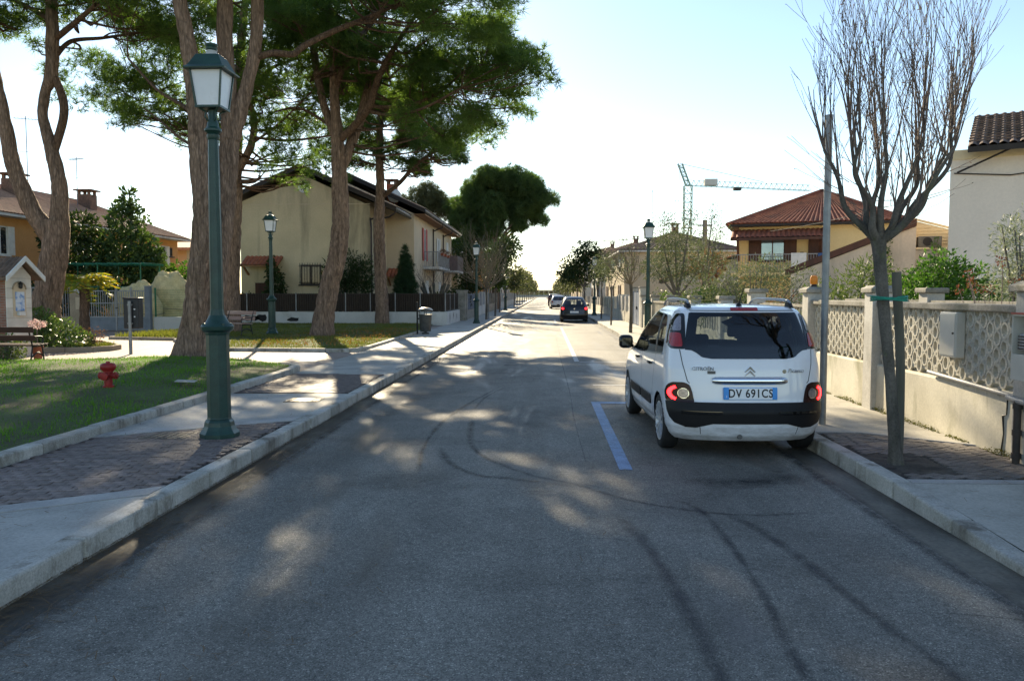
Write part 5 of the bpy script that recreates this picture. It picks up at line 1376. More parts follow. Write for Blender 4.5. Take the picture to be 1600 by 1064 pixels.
# three-level copies: lantern children
def dup3(root, loc, label, rz=0):
    r = dup(root, loc, rz, label); return r
dup3(L0, (-9.7, 27.9, .28), 'green lantern post standing on the sunlit back lawn')
dup3(L0, (-3.65, 42.2, .12), 'green lantern post on the left pavement beside the blue-grey garden gate')
dup3(L0, (3.78, 29.6, .123), 'green lantern post on the right pavement rising through the olive branches')
dup3(L0, (3.55, 58, .123), 'dark lantern post between street trees near the black hatchback')
dup3(L0, (-3.7, 74, .12), 'lantern post on the left pavement well beyond the cream house')
# ---- hydrant
h = thing('fire_hydrant', 'short red fire hydrant standing in the shaded front lawn', 'hydrant', (-6.87, 12.2, .26))
m_ = MB(); m_.lathe([(.085, -.08), (.085, .02), (.062, .03), (.062, .22), (.075, .225), (.075, .25)], 20); m_.build('barrel', FM['hyd'], h, smooth=40)
m_ = MB(); m_.lathe([(.088, .25), (.092, .262), (.112, .285), (.118, .31), (.115, .34), (.10, .362), (.06, .375), (.03, .38), (.028, .40), (.0, .402)], 20); m_.build('bonnet', FM['hyd'], h, smooth=40)
for sg in (-1, 1):
    m_ = MB(); m_.lathe([(.045, .05 * sg), (.045, .10 * sg), (.058, .102 * sg), (.058, .135 * sg), (.03, .14 * sg), (.028, .155 * sg)], 14, (0, 0, .175), axis='x'); m_.build('outlet', FM['hyd'], h, smooth=40)
m_ = MB(); m_.lathe([(.05, -.05), (.05, -.11), (.062, -.112), (.062, -.14), (.03, -.145)], 14, (0, 0, .175), axis='y'); m_.build('outlet', FM['hyd'], h, smooth=40)
m_ = MB(); gx = MB(); gx.box(-.16, .16, -.11, .11, .0, .012); o = tag(gx.build('inspection_cover', A['concrete'], None, bevel=.004), 'small pale concrete cover plate let into the front lawn', 'cover'); o.location = (-5.95, 12.9, .27); o.rotation_euler = (R_(2), R_(3), R_(10))
# ---- benches
def bench(label, loc, rz, mats, L=1.75):
    t = thing('park_bench', label, 'bench', loc, rz, 'park benches')
    for k in range(3): m_ = MB(); m_.obox((0, -.02 + .135 * k, .43 + .006 * k), (L, .11, .035)); m_.build('seat_slat', mats[0], t, bevel=.006)
    for k in range(2): m_ = MB(); m_.obox((0, -.17 - .05 * k, .60 + .19 * k), (L, .032, .13), 0, R_(12)); m_.build('back_slat', mats[0], t, bevel=.006)
    for sg in (-1, 1):
        x = sg * (L / 2 - .12); m_ = MB()
        fr = [[(x, .33, 0), (x, .29, .22), (x, .26, .40)], [(x, -.17, 0), (x, -.13, .22), (x, -.09, .40), (x, -.15, .62), (x, -.23, .86)], [(x, .28, .40), (x, -.10, .40)], [(x, .26, .40), (x, .28, .60), (x, -.14, .62)], [(x, .31, .15), (x, .1, .26), (x, -.14, .15)]]
        for p in fr:
            q = smooth_path([b_ + (.017,) for b_ in p], .04); m_.tube([w[:3] for w in q], .017, 8)
        m_.build('end_frame', mats[1], t, smooth=True)
    return t
bench('dark brown slatted bench with its back to the front lawn', (-12.32, 17.55, .12), R_(0), (FM['wood'], FM['castblk']))
bench('faded bench half hidden behind the two-stemmed pine', (-10.75, 27.3, .25), R_(150), (FM['wood2'], FM['castblk']), 1.5)
# ---- dark waste box on a post
b = thing('waste_box', 'charcoal waste box clamped to a grey post beside the park path', 'bin', (-11.05, 20.75, .1))
m_ = MB(); m_.tube([(0, 0, -.05), (0, 0, 1.42)], .045, 12); m_.build('post', FM['galv'], b, smooth=40)
m_ = MB(); m_.obox((0, .19, 1.08), (.42, .26, .80)); m_.build('box_body', FM['binb'], b, bevel=.03, seg=3)
m_ = MB(); m_.obox((0, .19, 1.49), (.44, .29, .04)); m_.build('lid', FM['binb'], b, bevel=.015)
for z in (.82, 1.32): m_ = MB(); m_.obox((0, .03, z), (.13, .07, .04)); m_.build('clamp', FM['galv'], b)
for z, w in ((1.2, .05), (1.0, .04)): m_ = MB(); m_.obox((.10, .058, z), (w, .003, .03)); m_.build('sticker', FM['pane'], b)
# ---- litter bin by the corner
b = thing('litter_bin', 'round grey litter bin with a domed lid on a post at the lawn corner', 'bin', (-4.72, 31.2, .122))
m_ = MB(); m_.lathe([(.15, .0), (.15, .05), (.05, .07), (.05, .10)], 16); m_.build('foot', FM['bing'], b, smooth=40)
m_ = MB(); m_.lathe([(.20, .10), (.215, .12), (.255, .72), (.27, .73), (.27, .77), (.24, .77)], 20); m_.build('bucket', FM['bing'], b, smooth=40)
m_ = MB(); m_.lathe([(.30, .935), (.29, .96), (.22, 1.01), (.10, 1.04), (.0, 1.045)], 20); m_.build('lid', M('lid_metal', (.45, .38, .28), (.3, .25, .2), .3, metal=.7), b, smooth=40)
for a in range(4): m_ = MB(); m_.tube([(.22 * math.cos(a * 1.57), .22 * math.sin(a * 1.57), .74), (.24 * math.cos(a * 1.57), .24 * math.sin(a * 1.57), .95)], .014, 6); m_.build('lid_strut', FM['bing'], b)
m_ = MB(); m_.tube([(-.32, 0, 0), (-.32, 0, 1.25)], .035, 10); m_.build('post', FM['castblk'], b, smooth=40)
m_ = MB(); m_.bar((-.32, 0, .6), (-.2, 0, .6), .05, .06); m_.build('clamp', FM['castblk'], b)
# ---- steel pole on the right pavement
t = thing('steel_pole', 'bare grey steel pole beside the white car and the leafless street tree', 'pole', (3.40, 9.85, .12))
m_ = MB(); m_.tube([(0, 0, -.05), (0, 0, 1.6), (.0, 0, 3.72)], .042, 16); m_.build('pole', FM['galv'], t, smooth=40)
m_ = MB(); m_.tube([(0, 0, 3.69), (0, 0, 3.74)], .047, 16); m_.build('cap', FM['galv'], t, smooth=40)

# ================================================================ perforated garden wall (right)
WM = dict(
    cap=M('coping_concrete', (.36, .335, .29), (.24, .225, .19), .85, sc=3, fine=(40, .3), bump=.3, bsc=50, stain=((.11, .115, .075), 4, .52, .75, (1, 1, 1))),
    plinth=M('painted_plinth', (.70, .655, .53), (.56, .52, .41), .85, sc=1.2, fine=(30, .15), bump=.2, bsc=40, stain=((.20, .19, .09), 1.3, .54, .7, (1, 1, .35))),
    block=M('lattice_block_concrete', (.64, .60, .50), (.50, .47, .39), .9, sc=4, fine=(50, .3), bump=.3, bsc=70, rnd=.06, stain=((.22, .2, .15), 3, .6, .5, (1, 1, .5))),
    pillar=M('painted_pillar', (.58, .56, .51), (.44, .42, .38), .85, sc=2, fine=(40, .2), bump=.2, bsc=40, stain=((.17, .16, .12), 2, .56, .6, (1, 1, .4))),
    moss=M('moss', (.15, .16, .035), (.085, .09, .025), .95, sc=8, bump=.6, bsc=40),
    pvc=M('grey_pvc', (.34, .34, .33), (.26, .26, .255), .5, sc=3),
    rust=M('cast_drain', (.07, .055, .045), (.045, .038, .032), .7, sc=8, stain=((.18, .12, .08), 8, .6, .5, (1, 1, 1))),
    cabin=M('beige_cabinet', (.62, .60, .53), (.54, .52, .45), .5, sc=2, stain=((.3, .27, .2), 3, .64, .4, (1, 1, .3))),
)
WX = 4.55
w = thing('perforated_wall', 'garden wall of oval pierced concrete blocks on a stained plinth', 'wall', (WX, 8, .115))
def wl(y): return y - 8
def plinth_seg(y0, y1):
    n = max(2, int((y1 - y0) / .3)); V = []; F = []
    for i in range(n + 1):
        y = y0 + (y1 - y0) * i / n; dz = .0
        for x, z in ((0, -.12), (.0, .62), (.02, .645), (.16, .645), (.16, -.12)): V.append((x + (.006 * mnoise.noise(Vector((y * 2, z * 3, 0))) if x < .01 else 0), wl(y), z))
    for i in range(n):
        for k in range(4): F.append((i * 5 + k, i * 5 + k + 1, i * 5 + 6 + k, i * 5 + 5 + k))
    F += [(0, 1, 2, 3, 4), tuple(n * 5 + k for k in (4, 3, 2, 1, 0))]
    m_ = MB(); m_.add(V, F); m_.build('plinth', WM['plinth'], w)
# block: an oval ring with its side web
bm_ = MB(); n = 22; a1, b1, a0, b0, d0, d1 = .068, .097, .042, .074, .0, .10
V = []; F = []
for k in range(n):
    t = 2 * math.pi * k / n; c_, s_ = math.cos(t), math.sin(t)
    V += [(d0, a1 * c_, b1 * s_), (d0, a0 * c_, b0 * s_), (d1, a0 * c_, b0 * s_), (d1, a1 * c_, b1 * s_)]
for k in range(n):
    p, q = 4 * k, 4 * ((k + 1) % n)
    for j in range(4): F.append((p + j, p + (j + 1) % 4, q + (j + 1) % 4, q + j))
bm_.add(V, F); bm_.box(.010, .090, .060, .180, -.044, .044)
tmpo = bm_.build('lattice_block', WM['block'], None); blk = tmpo.data; bpy.data.objects.remove(tmpo)
def lattice(y0, y1):
    nx = int((y1 - y0) / .24)
    sx_ = (y1 - y0 - .02) / (nx * .24)
    for j in range(9):
        for i in range(nx):
            if j % 2 and i == nx - 1: continue
            o = bpy.data.objects.new('lattice_block', blk); COL.objects.link(o); o.parent = w
            o.location = (.035 + random.uniform(-.003, .003), wl(y0) + .01 + (.06 + i * .24 + (.12 if j % 2 else 0)) * sx_ + .06, .645 + .09 + j * .0845); o.scale = (1, sx_, .86)
    m_ = MB(); m_.box(.115, .135, wl(y0), wl(y1), .64, 1.46)
def pillar(y, wd=.30, h=1.60, capw=.40, d=.30):
    m_ = MB(); m_.box(-.07, -.07 + d, wl(y) - wd / 2, wl(y) + wd / 2, -.12, h); po = m_.build('pillar', WM['pillar'], w, bevel=.012)
    m_ = MB(); c = (capw - wd) / 2
    x0, x1, y0, y1 = -.07 - c, -.07 + d + c, wl(y) - capw / 2, wl(y) + capw / 2
    V = [(x0, y0, h), (x1, y0, h), (x1, y1, h), (x0, y1, h), (x0, y0, h + .06), (x1, y0, h + .06), (x1, y1, h + .06), (x0, y1, h + .06), (x0 + .08, y0 + .08, h + .10), (x1 - .08, y0 + .08, h + .10), (x1 - .08, y1 - .08, h + .10), (x0 + .08, y1 - .08, h + .10)]
    F = [(3, 2, 1, 0), (8, 9, 10, 11)] + [(i + k, i + (k + 1) % 4, i + 4 + (k + 1) % 4, i + 4 + k) for i in (0, 4) for k in range(4)]
    m_.add(V, F); m_.build('pillar_cap', WM['cap'], po, bevel=.008)
    return po
PY = [7.55, 11.25, 13.95]
plinth_seg(7.75, 11.1); plinth_seg(11.4, 13.8)
lattice(7.76, 11.1); lattice(11.4, 13.8)
for y0, y1 in ((7.7, 11.1), (11.4, 13.8)):
    m_ = MB(); m_.box(-.03, .20, wl(y0), wl(y1), 1.425, 1.50); m_.build('coping', WM['cap'], w, bevel=.012)
pillar(PY[0], .48, 1.63, .58, .40); pillar(PY[1], .30, 1.62, .38); pillar(PY[2], .32, 1.62, .42, .32)
# the lower wall that runs on towards the camera
m_ = MB(); m_.box(.02, .2, wl(3.), wl(7.31), -.14, .60); m_.build('plinth', WM['plinth'], w)
m_ = MB(); m_.box(-.02, .24, wl(3.), wl(7.31), .60, .66); m_.build('coping', WM['cap'], w, bevel=.01)
# moss and weeds along the foot
n = 2600; yy = 7.8 + 6 * rng.random(n); am = np.array([max(0, .25 + mnoise.noise(Vector((y * 1.7, 3, 0)))) for y in yy])
kp = am > .12; yy = yy[kp]; am = am[kp]
P = np.stack([-.01 - .05 * rng.random(len(yy)) ** 2, yy - 8, .002 + am * .16 * rng.random(len(yy)) ** 1.6], 1)
V, F = scatter(LEAF[0], LEAF[1], P, rng.uniform(.012, .03, len(P)))
o = npmesh('moss_fringe', V, F, leafM('moss_leaves', (.16, .17, .04), (.10, .095, .03), .9, .2), w); o['kind'] = 'stuff'
# crack in the plinth
m_ = MB(); q = [(-.004, wl(7.98), .60), (-.004, wl(7.99), .42), (-.004, wl(8.05), .40), (-.004, wl(8.03), .22), (-.004, wl(8.06), .05), (-.004, wl(8.05), -.0)]
m_.tube(q, [.008, .006, .012, .006, .008, .004], 5); m_.build('crack', CM['ink'], w)
# fixtures on the wall
t = thing('meter_cabinet', 'plain beige utility cabinet hung on the pierced block wall', 'cabinet', (WX - .0, 9.05, 1.02))
m_ = MB(); m_.box(-.075, .03, -.18, .18, .0, .50); m_.build('case', WM['cabin'], t, bevel=.012)
m_ = MB(); m_.box(-.083, -.073, -.165, .165, .02, .48); m_.build('door', WM['cabin'], t, bevel=.004)
for z in (.1, .42): m_ = MB(); m_.tube([(-.08, .175, z - .03), (-.08, .175, z + .03)], .008, 8); m_.build('hinge', FM['galv'], t)
m_ = MB(); m_.lathe([(.012, -.012), (.012, 0)], 10, (-.083, -.14, .27), axis='x'); m_.build('lock', FM['castblk'], t)
t = thing('gas_meter_box', 'open-fronted gas meter box with valve and pipes on the end pillar', 'meter box', (WX - .07, 7.42, .93))
m_ = MB(); m_.box(-.14, .0, .16, .17, 0, .60); m_.box(-.14, .0, -.17, -.16, 0, .60); m_.box(-.14, 0, -.17, .17, .59, .605); m_.box(-.14, 0, -.17, .17, 0, .01); m_.box(-.02, 0, -.16, .16, .01, .59); m_.build('case', WM['cabin'], t)
m_ = MB(); m_.box(-.145, -.138, -.165, .165, .0, .24); m_.build('lower_panel', WM['cabin'], t, bevel=.004)
m_ = MB(); m_.box(-.15, .0, -.18, .18, .605, .62); m_.build('red_rim', M('faded_red_rim', (.45, .10, .07), None, .6), t)
mo = MB(); mo.box(-.12, -.03, -.05, .10, .27, .43); mob = mo.build('meter', M('meter_grey', (.40, .41, .42), None, .5), t, bevel=.02)
for k in range(5): m_ = MB(); m_.box(-.127, -.119, -.045, .095, .285 + k * .028, .297 + k * .028); m_.build('louvre', CM['ink'], mob)
m_ = MB(); q = smooth_path([(-.07, .0, .43, .014), (-.07, .0, .50, .014), (-.07, -.07, .55, .014), (-.07, -.13, .50, .014)], .02); m_.tube([a[:3] for a in q], .014, 8); m_.build('pipe', M('pale_blue_hose', (.45, .55, .60), None, .4), t, smooth=True)
m_ = MB(); m_.lathe([(.03, -.02), (.03, .02)], 12, (-.10, .05, .20), axis='x'); m_.bar((-.12, .05, .20), (-.12, -.04, .22), .012, .02); m_.build('valve', FM['galv'], t)
t = thing('conduit_pipe', 'pale grey conduit pipe fixed along the top of the wall plinth', 'pipe', (WX - .03, 7.6, .73))
m_ = MB(); m_.tube([(0, 1.95, .075), (0, .2, .0)], .024, 12); m_.build('pipe', WM['pvc'], t, smooth=40)
m_ = MB(); m_.tube([(-.06, .22, .0), (-.09, .0, -.01), (-.09, -.8, -.02)], .030, 12); m_.build('elbow', WM['pvc'], t, smooth=40)
for y in (.5, 1.1, 1.7): m_ = MB(); m_.obox((.012, y, .0 + (y - .2) * .043), (.03, .02, .07)); m_.build('clip', FM['galv'], t)
t = thing('drain_pipe', 'dark rusty drain pipe running down the end of the wall plinth', 'pipe', (WX - .115, 7.62, .12))
m_ = MB(); m_.tube([(0, 0, -.02), (0, 0, .60)], .034, 12); m_.build('pipe', WM['rust'], t, smooth=40)
for z in (.08, .30, .55): m_ = MB(); m_.tube([(0, 0, z - .025), (0, 0, z + .025)], .043, 12); m_.build('joint', WM['rust'], t, smooth=40)
t = thing('beacon_lamp', 'orange gate beacon on top of a mossy gate pillar', 'beacon', (WX + .07, 13.95, 1.83))
m_ = MB(); m_.lathe([(.055, 0), (.055, .03), (.045, .05)], 14); m_.build('base', FM['castblk'], t, smooth=40)
m_ = MB(); m_.lathe([(.05, .05), (.062, .07), (.062, .16), (.045, .20), (.02, .205)], 14); m_.build('lens', FM['orange'], t, smooth=40)
m_ = MB(); m_.tube([(.0, .09, .0), (.0, .09, .05), (.0, .14, .08)], [.02, .02, .03], 8); m_.build('sensor', WM['cap'], t)
# second, inner low wall
t = thing('inner_wall', 'low ornamental wall with one small capped pillar behind the pierced one', 'wall', (5.95, 10, .1))
m_ = MB(); m_.box(0, .12, -2.5, 6.0, -.15, 1.25); m_.build('wall_body', WM['pillar'], t)
m_ = MB(); m_.box(-.04, .16, -2.5, 6.0, 1.45, 1.52); m_.build('coping', WM['cap'], t)
for k in range(20): m_ = MB(); m_.tube([(.06, -2.3 + k * .4 + .15 * math.cos(a), 1.35 + .11 * math.sin(a)) for a in np.linspace(0, 2 * math.pi, 13)], .014, 5); m_.build('ornament_ring', WM['cap'], t)
m_ = MB(); m_.box(-.06, .2, 2.55, 2.85, -.15, 1.63); po = m_.build('pillar', WM['pillar'], t, bevel=.01)
m_ = MB(); m_.box(-.11, .25, 2.50, 2.90, 1.63, 1.71); m_.build('pillar_cap', WM['cap'], po, bevel=.02)

# ---- driveway gate and the walls further along the right pavement
t = thing('driveway_gate', 'grey driveway gate between two capped pillars behind the white car', 'gate', (WX + .05, 15.8, .12))
for k in range(22): m_ = MB(); m_.box(0, .02, -1.62 + k * .152, -1.60 + k * .152, .1, 1.38); m_.build('bar', WM['cap'], t)
for z in (.08, .72, 1.36): m_ = MB(); m_.box(-.012, .032, -1.66, 1.66, z, z + .05); m_.build('rail', WM['cap'], t)
t = thing('garden_wall', 'long pale garden wall with capped pillars past the driveway gate', 'wall', (WX, 28, .115))
for y in (-10.2, -7.2, -3., 1.5, 6., 9.6):
    m_ = MB(); m_.box(-.06, .26, y - .17, y + .17, -.1, 1.62 if y < -9 else 1.45); po = m_.build('pillar', WM['pillar'], t, bevel=.01)
    m_ = MB(); m_.box(-.11, .31, y - .22, y + .22, 1.62 if y < -9 else 1.45, (1.62 if y < -9 else 1.45) + .09); m_.build('pillar_cap', WM['cap'], po, bevel=.02)
ys_ = (-10.2, -7.2, -3., 1.5, 6., 9.6)
for a, b_ in zip(ys_, ys_[1:]):
    m_ = MB(); m_.box(0, .16, a + .18, b_ - .18, -.1, .62); m_.build('plinth', WM['plinth'], t)
    m_ = MB(); m_.box(.04, .12, a + .18, b_ - .18, .62, 1.22)
    m_.build('panel', WM['block'], t)
    for k in range(int((b_ - a) / .32)): m_ = MB(); m_.box(.02, .14, a + .3 + k * .32, a + .36 + k * .32, .625, 1.225); m_.build('panel_rib', WM['block'], t)
    m_ = MB(); m_.box(-.02, .18, a + .18, b_ - .18, 1.225, 1.29); m_.build('coping', WM['cap'], t)
blueM = M('blue_grey_gate_paint', (.16, .21, .30), (.12, .16, .23), .5, sc=3)
t = thing('garden_door', 'blue-grey sheet metal garden door between two white gateposts', 'gate', (WX, 40.2, .12))
m_ = MB(); m_.box(.03, .07, -1.6, 1.6, .03, 1.65); m_.build('leaf', blueM, t)
for y in (-1.6, -.02, 1.56): m_ = MB(); m_.box(.02, .08, y, y + .05, .03, 1.7); m_.build('stile', blueM, t)
m_ = MB(); m_.box(-.03, .03, -.2, -.12, .8, .95); m_.build('lock', FM['castblk'], t)
for y in (-1.95, 1.9):
    m_ = MB(); m_.box(-.05, .3, y - .28, y + .28, -.1, 1.85); po = m_.build('gatepost', WM['pillar'], t, bevel=.01)
    m_ = MB(); m_.box(-.09, .34, y - .32, y + .32, 1.85, 1.92); m_.build('gatepost_cap', WM['cap'], po, bevel=.02)
for s_, (a, b_, mt, hh, lab) in enumerate(((42.6, 52, WM['pillar'], 1.45, 'white slatted wall past the blue-grey garden door'), (52.4, 66, WM['plinth'], 1.3, 'cream rendered wall in front of the hip-roofed cream house'), (66.5, 100, WM['pillar'], 1.2, 'distant white garden wall along the right pavement'))):
    t = thing('garden_wall', lab, 'wall', (WX, a, .12))
    m_ = MB(); m_.box(0, .18, 0, b_ - a, -.1, .6); m_.build('plinth', WM['plinth'], t)
    for k in range(int((b_ - a) / 2.2)):
        m_ = MB(); m_.box(-.04, .22, k * 2.2, k * 2.2 + .3, .6, hh + .08); m_.build('pillar', mt, t)
        m_ = MB(); m_.box(.04, .12, k * 2.2 + .3, k * 2.2 + 2.2, .6, hh); m_.build('panel', mt, t)
# ================================================================ buildings
HM = dict(
    cream=M('cream_render', (.64, .53, .345), (.54, .45, .29), .92, sc=.5, fine=(14, .12), bump=.1, bsc=60, stain=((.20, .175, .12), .55, .50, .75, (1, 1, .12))),
    cream2=M('pale_cream_render', (.62, .51, .36), (.55, .45, .32), .92, sc=.6, fine=(14, .1), bump=.1, bsc=60),
    orange=M('orange_render', (.64, .35, .14), (.55, .29, .11), .92, sc=.7, fine=(12, .12)),
    pink=M('greyish_pink_render', (.82, .72, .62), (.74, .65, .56), .92, sc=.45, fine=(12, .08), stain=((.52, .45, .39), .5, .56, .5, (1, 1, .2))),
    grey=M('weathered_grey_render', (.64, .56, .47), (.52, .46, .39), .92, sc=.7, fine=(12, .12), stain=((.34, .31, .26), .8, .52, .6, (1, 1, .25))),
    yellow=M('yellow_render', (.76, .585, .30), (.70, .53, .26), .92, sc=.8, fine=(12, .08)),
    sidingy=M('cream_siding', (.80, .66, .42), (.72, .59, .37), .8, sc=2),
    whitew=M('white_render', (.62, .61, .58), (.52, .51, .48), .9, sc=.7, stain=((.28, .25, .2), .8, .55, .6, (1, 1, .4))),
    fascia=M('dark_brown_fascia', (.030, .022, .018), (.02, .015, .012), .6, sc=3),
    soffit=M('timber_soffit', (.28, .14, .06), (.20, .10, .045), .7, sc=4, stretch=(1, .1, 1)),
    tile=M('terracotta_tile', (.46, .145, .07), (.28, .085, .045), .8, sc=2.6, fine=(9, .35), stain=((.12, .07, .05), 1.5, .55, .5, (1, 1, 1))),
    tileb=M('weathered_tile', (.22, .14, .10), (.12, .085, .065), .85, sc=1.8, fine=(9, .35)),
    tiley=M('sun_bleached_tile', (.48, .27, .165), (.34, .19, .115), .85, sc=1.8, fine=(9, .3)),
    shutp=M('faded_red_shutter', (.52, .115, .10), (.42, .09, .08), .7, sc=5),
    shutw=M('white_shutter', (.70, .70, .68), (.6, .6, .58), .6, sc=5),
    shutb=M('brown_shutter', (.09, .035, .022), (.06, .025, .016), .6, sc=5, stretch=(1, 1, .2)),
    dkglass=M('window_glass', (.03, .035, .04), (.02, .024, .028), .06, sc=1, spec=.6),
    skyglass=M('reflecting_window_glass', (.25, .32, .38), (.2, .26, .32), .05, sc=1, metal=.6),
    copper=M('brown_downpipe', (.045, .03, .024), (.03, .02, .016), .45, sc=4),
    balc=M('mauve_balcony_panel', (.16, .11, .105), (.12, .085, .08), .7, sc=3),
    rail=M('grey_railing', (.30, .30, .30), (.22, .22, .22), .5, sc=4),
    dfence=M('brown_fence_steel', (.045, .032, .025), (.03, .022, .018), .6, sc=6),
    dreed=M('reed_screen', (.06, .042, .03), (.03, .022, .017), .9, sc=9, stretch=(4, 4, .3)),
    ant=M('aerial_metal', (.22, .22, .23), None, .5, metal=.5),
    brick=brickM('shrine_brick', (.30, .13, .085), (.22, .095, .065), (.26, .21, .17), 1., .25, .065, .010, .9, (math.pi / 2, 0, 0), .5),
    wbrick=brickM('white_painted_brick', (.74, .70, .62), (.66, .62, .54), (.55, .51, .44), 1., .25, .065, .010, .85, (math.pi / 2, 0, math.pi / 2), .5),
    greenp=M('green_tube', (.02, .17, .09), (.015, .12, .06), .4, sc=6),
    stone=M('sand_stone', (.42, .34, .24), (.34, .27, .19), .9, sc=2, fine=(30, .2), bump=.2, bsc=50),
    gatep=M('grey_gate_paint', (.36, .36, .36), (.28, .285, .29), .5, sc=4),
    gatel=M('blue_grey_gate_panel', (.20, .23, .27), (.15, .175, .21), .5, sc=3),
    burlap=M('straw_fleece', (.80, .66, .36), (.62, .50, .26), .95, sc=3, fine=(30, .3), bump=.6, bsc=20, bdist=.03),
)
def win(parent, o, ux, w, h, mats, shutters=None, opened=True, depth=.08, sill=True, bars=False):
    """window on a wall; o = centre on the wall surface, ux = horizontal unit along the wall, outward normal = ux x z"""
    ux = Vector(ux).normalized(); nz = Vector((0, 0, 1)); nn = ux.cross(nz)
    O = Vector(o)
    def bx(u0, u1, d0, d1, z0, z1, mb):
        c = [O + ux * u + nn * d + nz * z for z in (z0, z1) for (u, d) in ((u0, d0), (u1, d0), (u1, d1), (u0, d1))]
        mb.add(c, [(0, 3, 2, 1), (4, 5, 6, 7), (0, 1, 5, 4), (1, 2, 6, 5), (2, 3, 7, 6), (3, 0, 4, 7)])
    m_ = MB()
    for u in (-w / 2, w / 2 - .06, -.03): bx(u, u + .06, -.02, .035, -h / 2, h / 2, m_)
    for z in (-h / 2, h / 2 - .06): bx(-w / 2, w / 2, -.021, .034, z, z + .06, m_)
    fo = m_.build('window', mats[0], parent)
    for u in (-w / 2 + .06, .03):
        m_ = MB(); bx(u, u + w / 2 - .09, 0, .012, -h / 2 + .06, h / 2 - .06, m_); m_.build('pane', mats[1], fo)
    if sill: m_ = MB(); bx(-w / 2 - .1, w / 2 + .1, 0, .14, -h / 2 - .07, -h / 2, m_); m_.build('sill', mats[0], fo)
    if shutters:
        for sg in (-1, 1):
            m_ = MB()
            if opened: u0, u1 = (sg * w / 2, sg * (w / 2 + w * .48))
            else: u0, u1 = (0, sg * w / 2)
            u0, u1 = min(u0, u1), max(u0, u1)
            bx(u0, u1, .04, .075, -h / 2, h / 2, m_)
            for k in range(int(h / .12)): bx(u0 + .04, u1 - .04, .075, .085, -h / 2 + .05 + k * .12, -h / 2 + .11 + k * .12, m_)
            m_.build('shutter', shutters, fo)
    if bars:
        m_ = MB()
        for k in range(9): bx(-w / 2 + w * k / 8 - .01, -w / 2 + w * k / 8 + .01, .16, .18, -h / 2, h / 2 + .1, m_)
        for z in (-h / 2 + .1, h / 2 - .1): bx(-w / 2 - .06, w / 2 + .06, .14, .18, z, z + .03, m_)
        m_.build('grille', HM['fascia'], fo)
    return fo
def tiled(mb, p0, p1, p2, p3, pitch=.24, amp=.05, off=.02):
    """rows of half-round tiles on the roof plane p0-p1 (eave) to p3-p2 (top); p's are Vectors"""
    p0, p1, p2, p3 = map(Vector, (p0, p1, p2, p3)); e = p1 - p0; n = max(2, int(e.length / pitch)); nrm = (p1 - p0).cross(p3 - p0).normalized()
    if nrm.z < 0: nrm = -nrm
    V = []; F = []; m = 6
    tot = n * m
    for i in range(tot + 1):
        t = i / tot; h = abs(math.sin(math.pi * i / m)) * amp + off
        a = p0.lerp(p1, t) + nrm * h; b_ = p3.lerp(p2, t) + nrm * h
        V += [a, b_]
        if i: F.append((2 * i - 2, 2 * i, 2 * i + 1, 2 * i - 1))
    mb.add(V, F); return mb
def aerial(label, loc, h=2.2, n=4):
    t = thing('tv_aerial', label, 'aerial', loc, random.uniform(-.5, .5), 'roof aerials')
    m_ = MB(); m_.tube([(0, 0, -.3), (0, 0, h)], .022, 5); m_.build('mast', HM['ant'], t)
    m_ = MB(); m_.bar((-.6, 0, h - .15), (.6, 0, h - .15), .025)
    for k in range(n + 3): m_.bar((-.5 + k * .16, -.28, h - .13), (-.5 + k * .16, .28, h - .13), .014)
    m_.build('dipole_array', HM['ant'], t)
    m_ = MB(); m_.bar((-.35, 0, h * .55), (.35, 0, h * .55 + .08), .018); m_.build('cross_arm', HM['ant'], t)
    return t
def chimney(parent, x, y, z0, z1, mat, w=.6):
    m_ = MB(); m_.box(x - w / 2, x + w / 2, y - w / 2, y + w / 2, z0, z1); c = m_.build('chimney', mat, parent)
    m_ = MB()
    for sx_ in (-1, 1):
        for sy_ in (-1, 1): m_.box(x + sx_ * w * .38 - .07, x + sx_ * w * .38 + .07, y + sy_ * w * .38 - .07, y + sy_ * w * .38 + .07, z1, z1 + .22)
    m_.box(x - w * .7, x + w * .7, y - w * .7, y + w * .7, z1 + .22, z1 + .30); m_.build('chimney_pot', HM['tileb'], c)

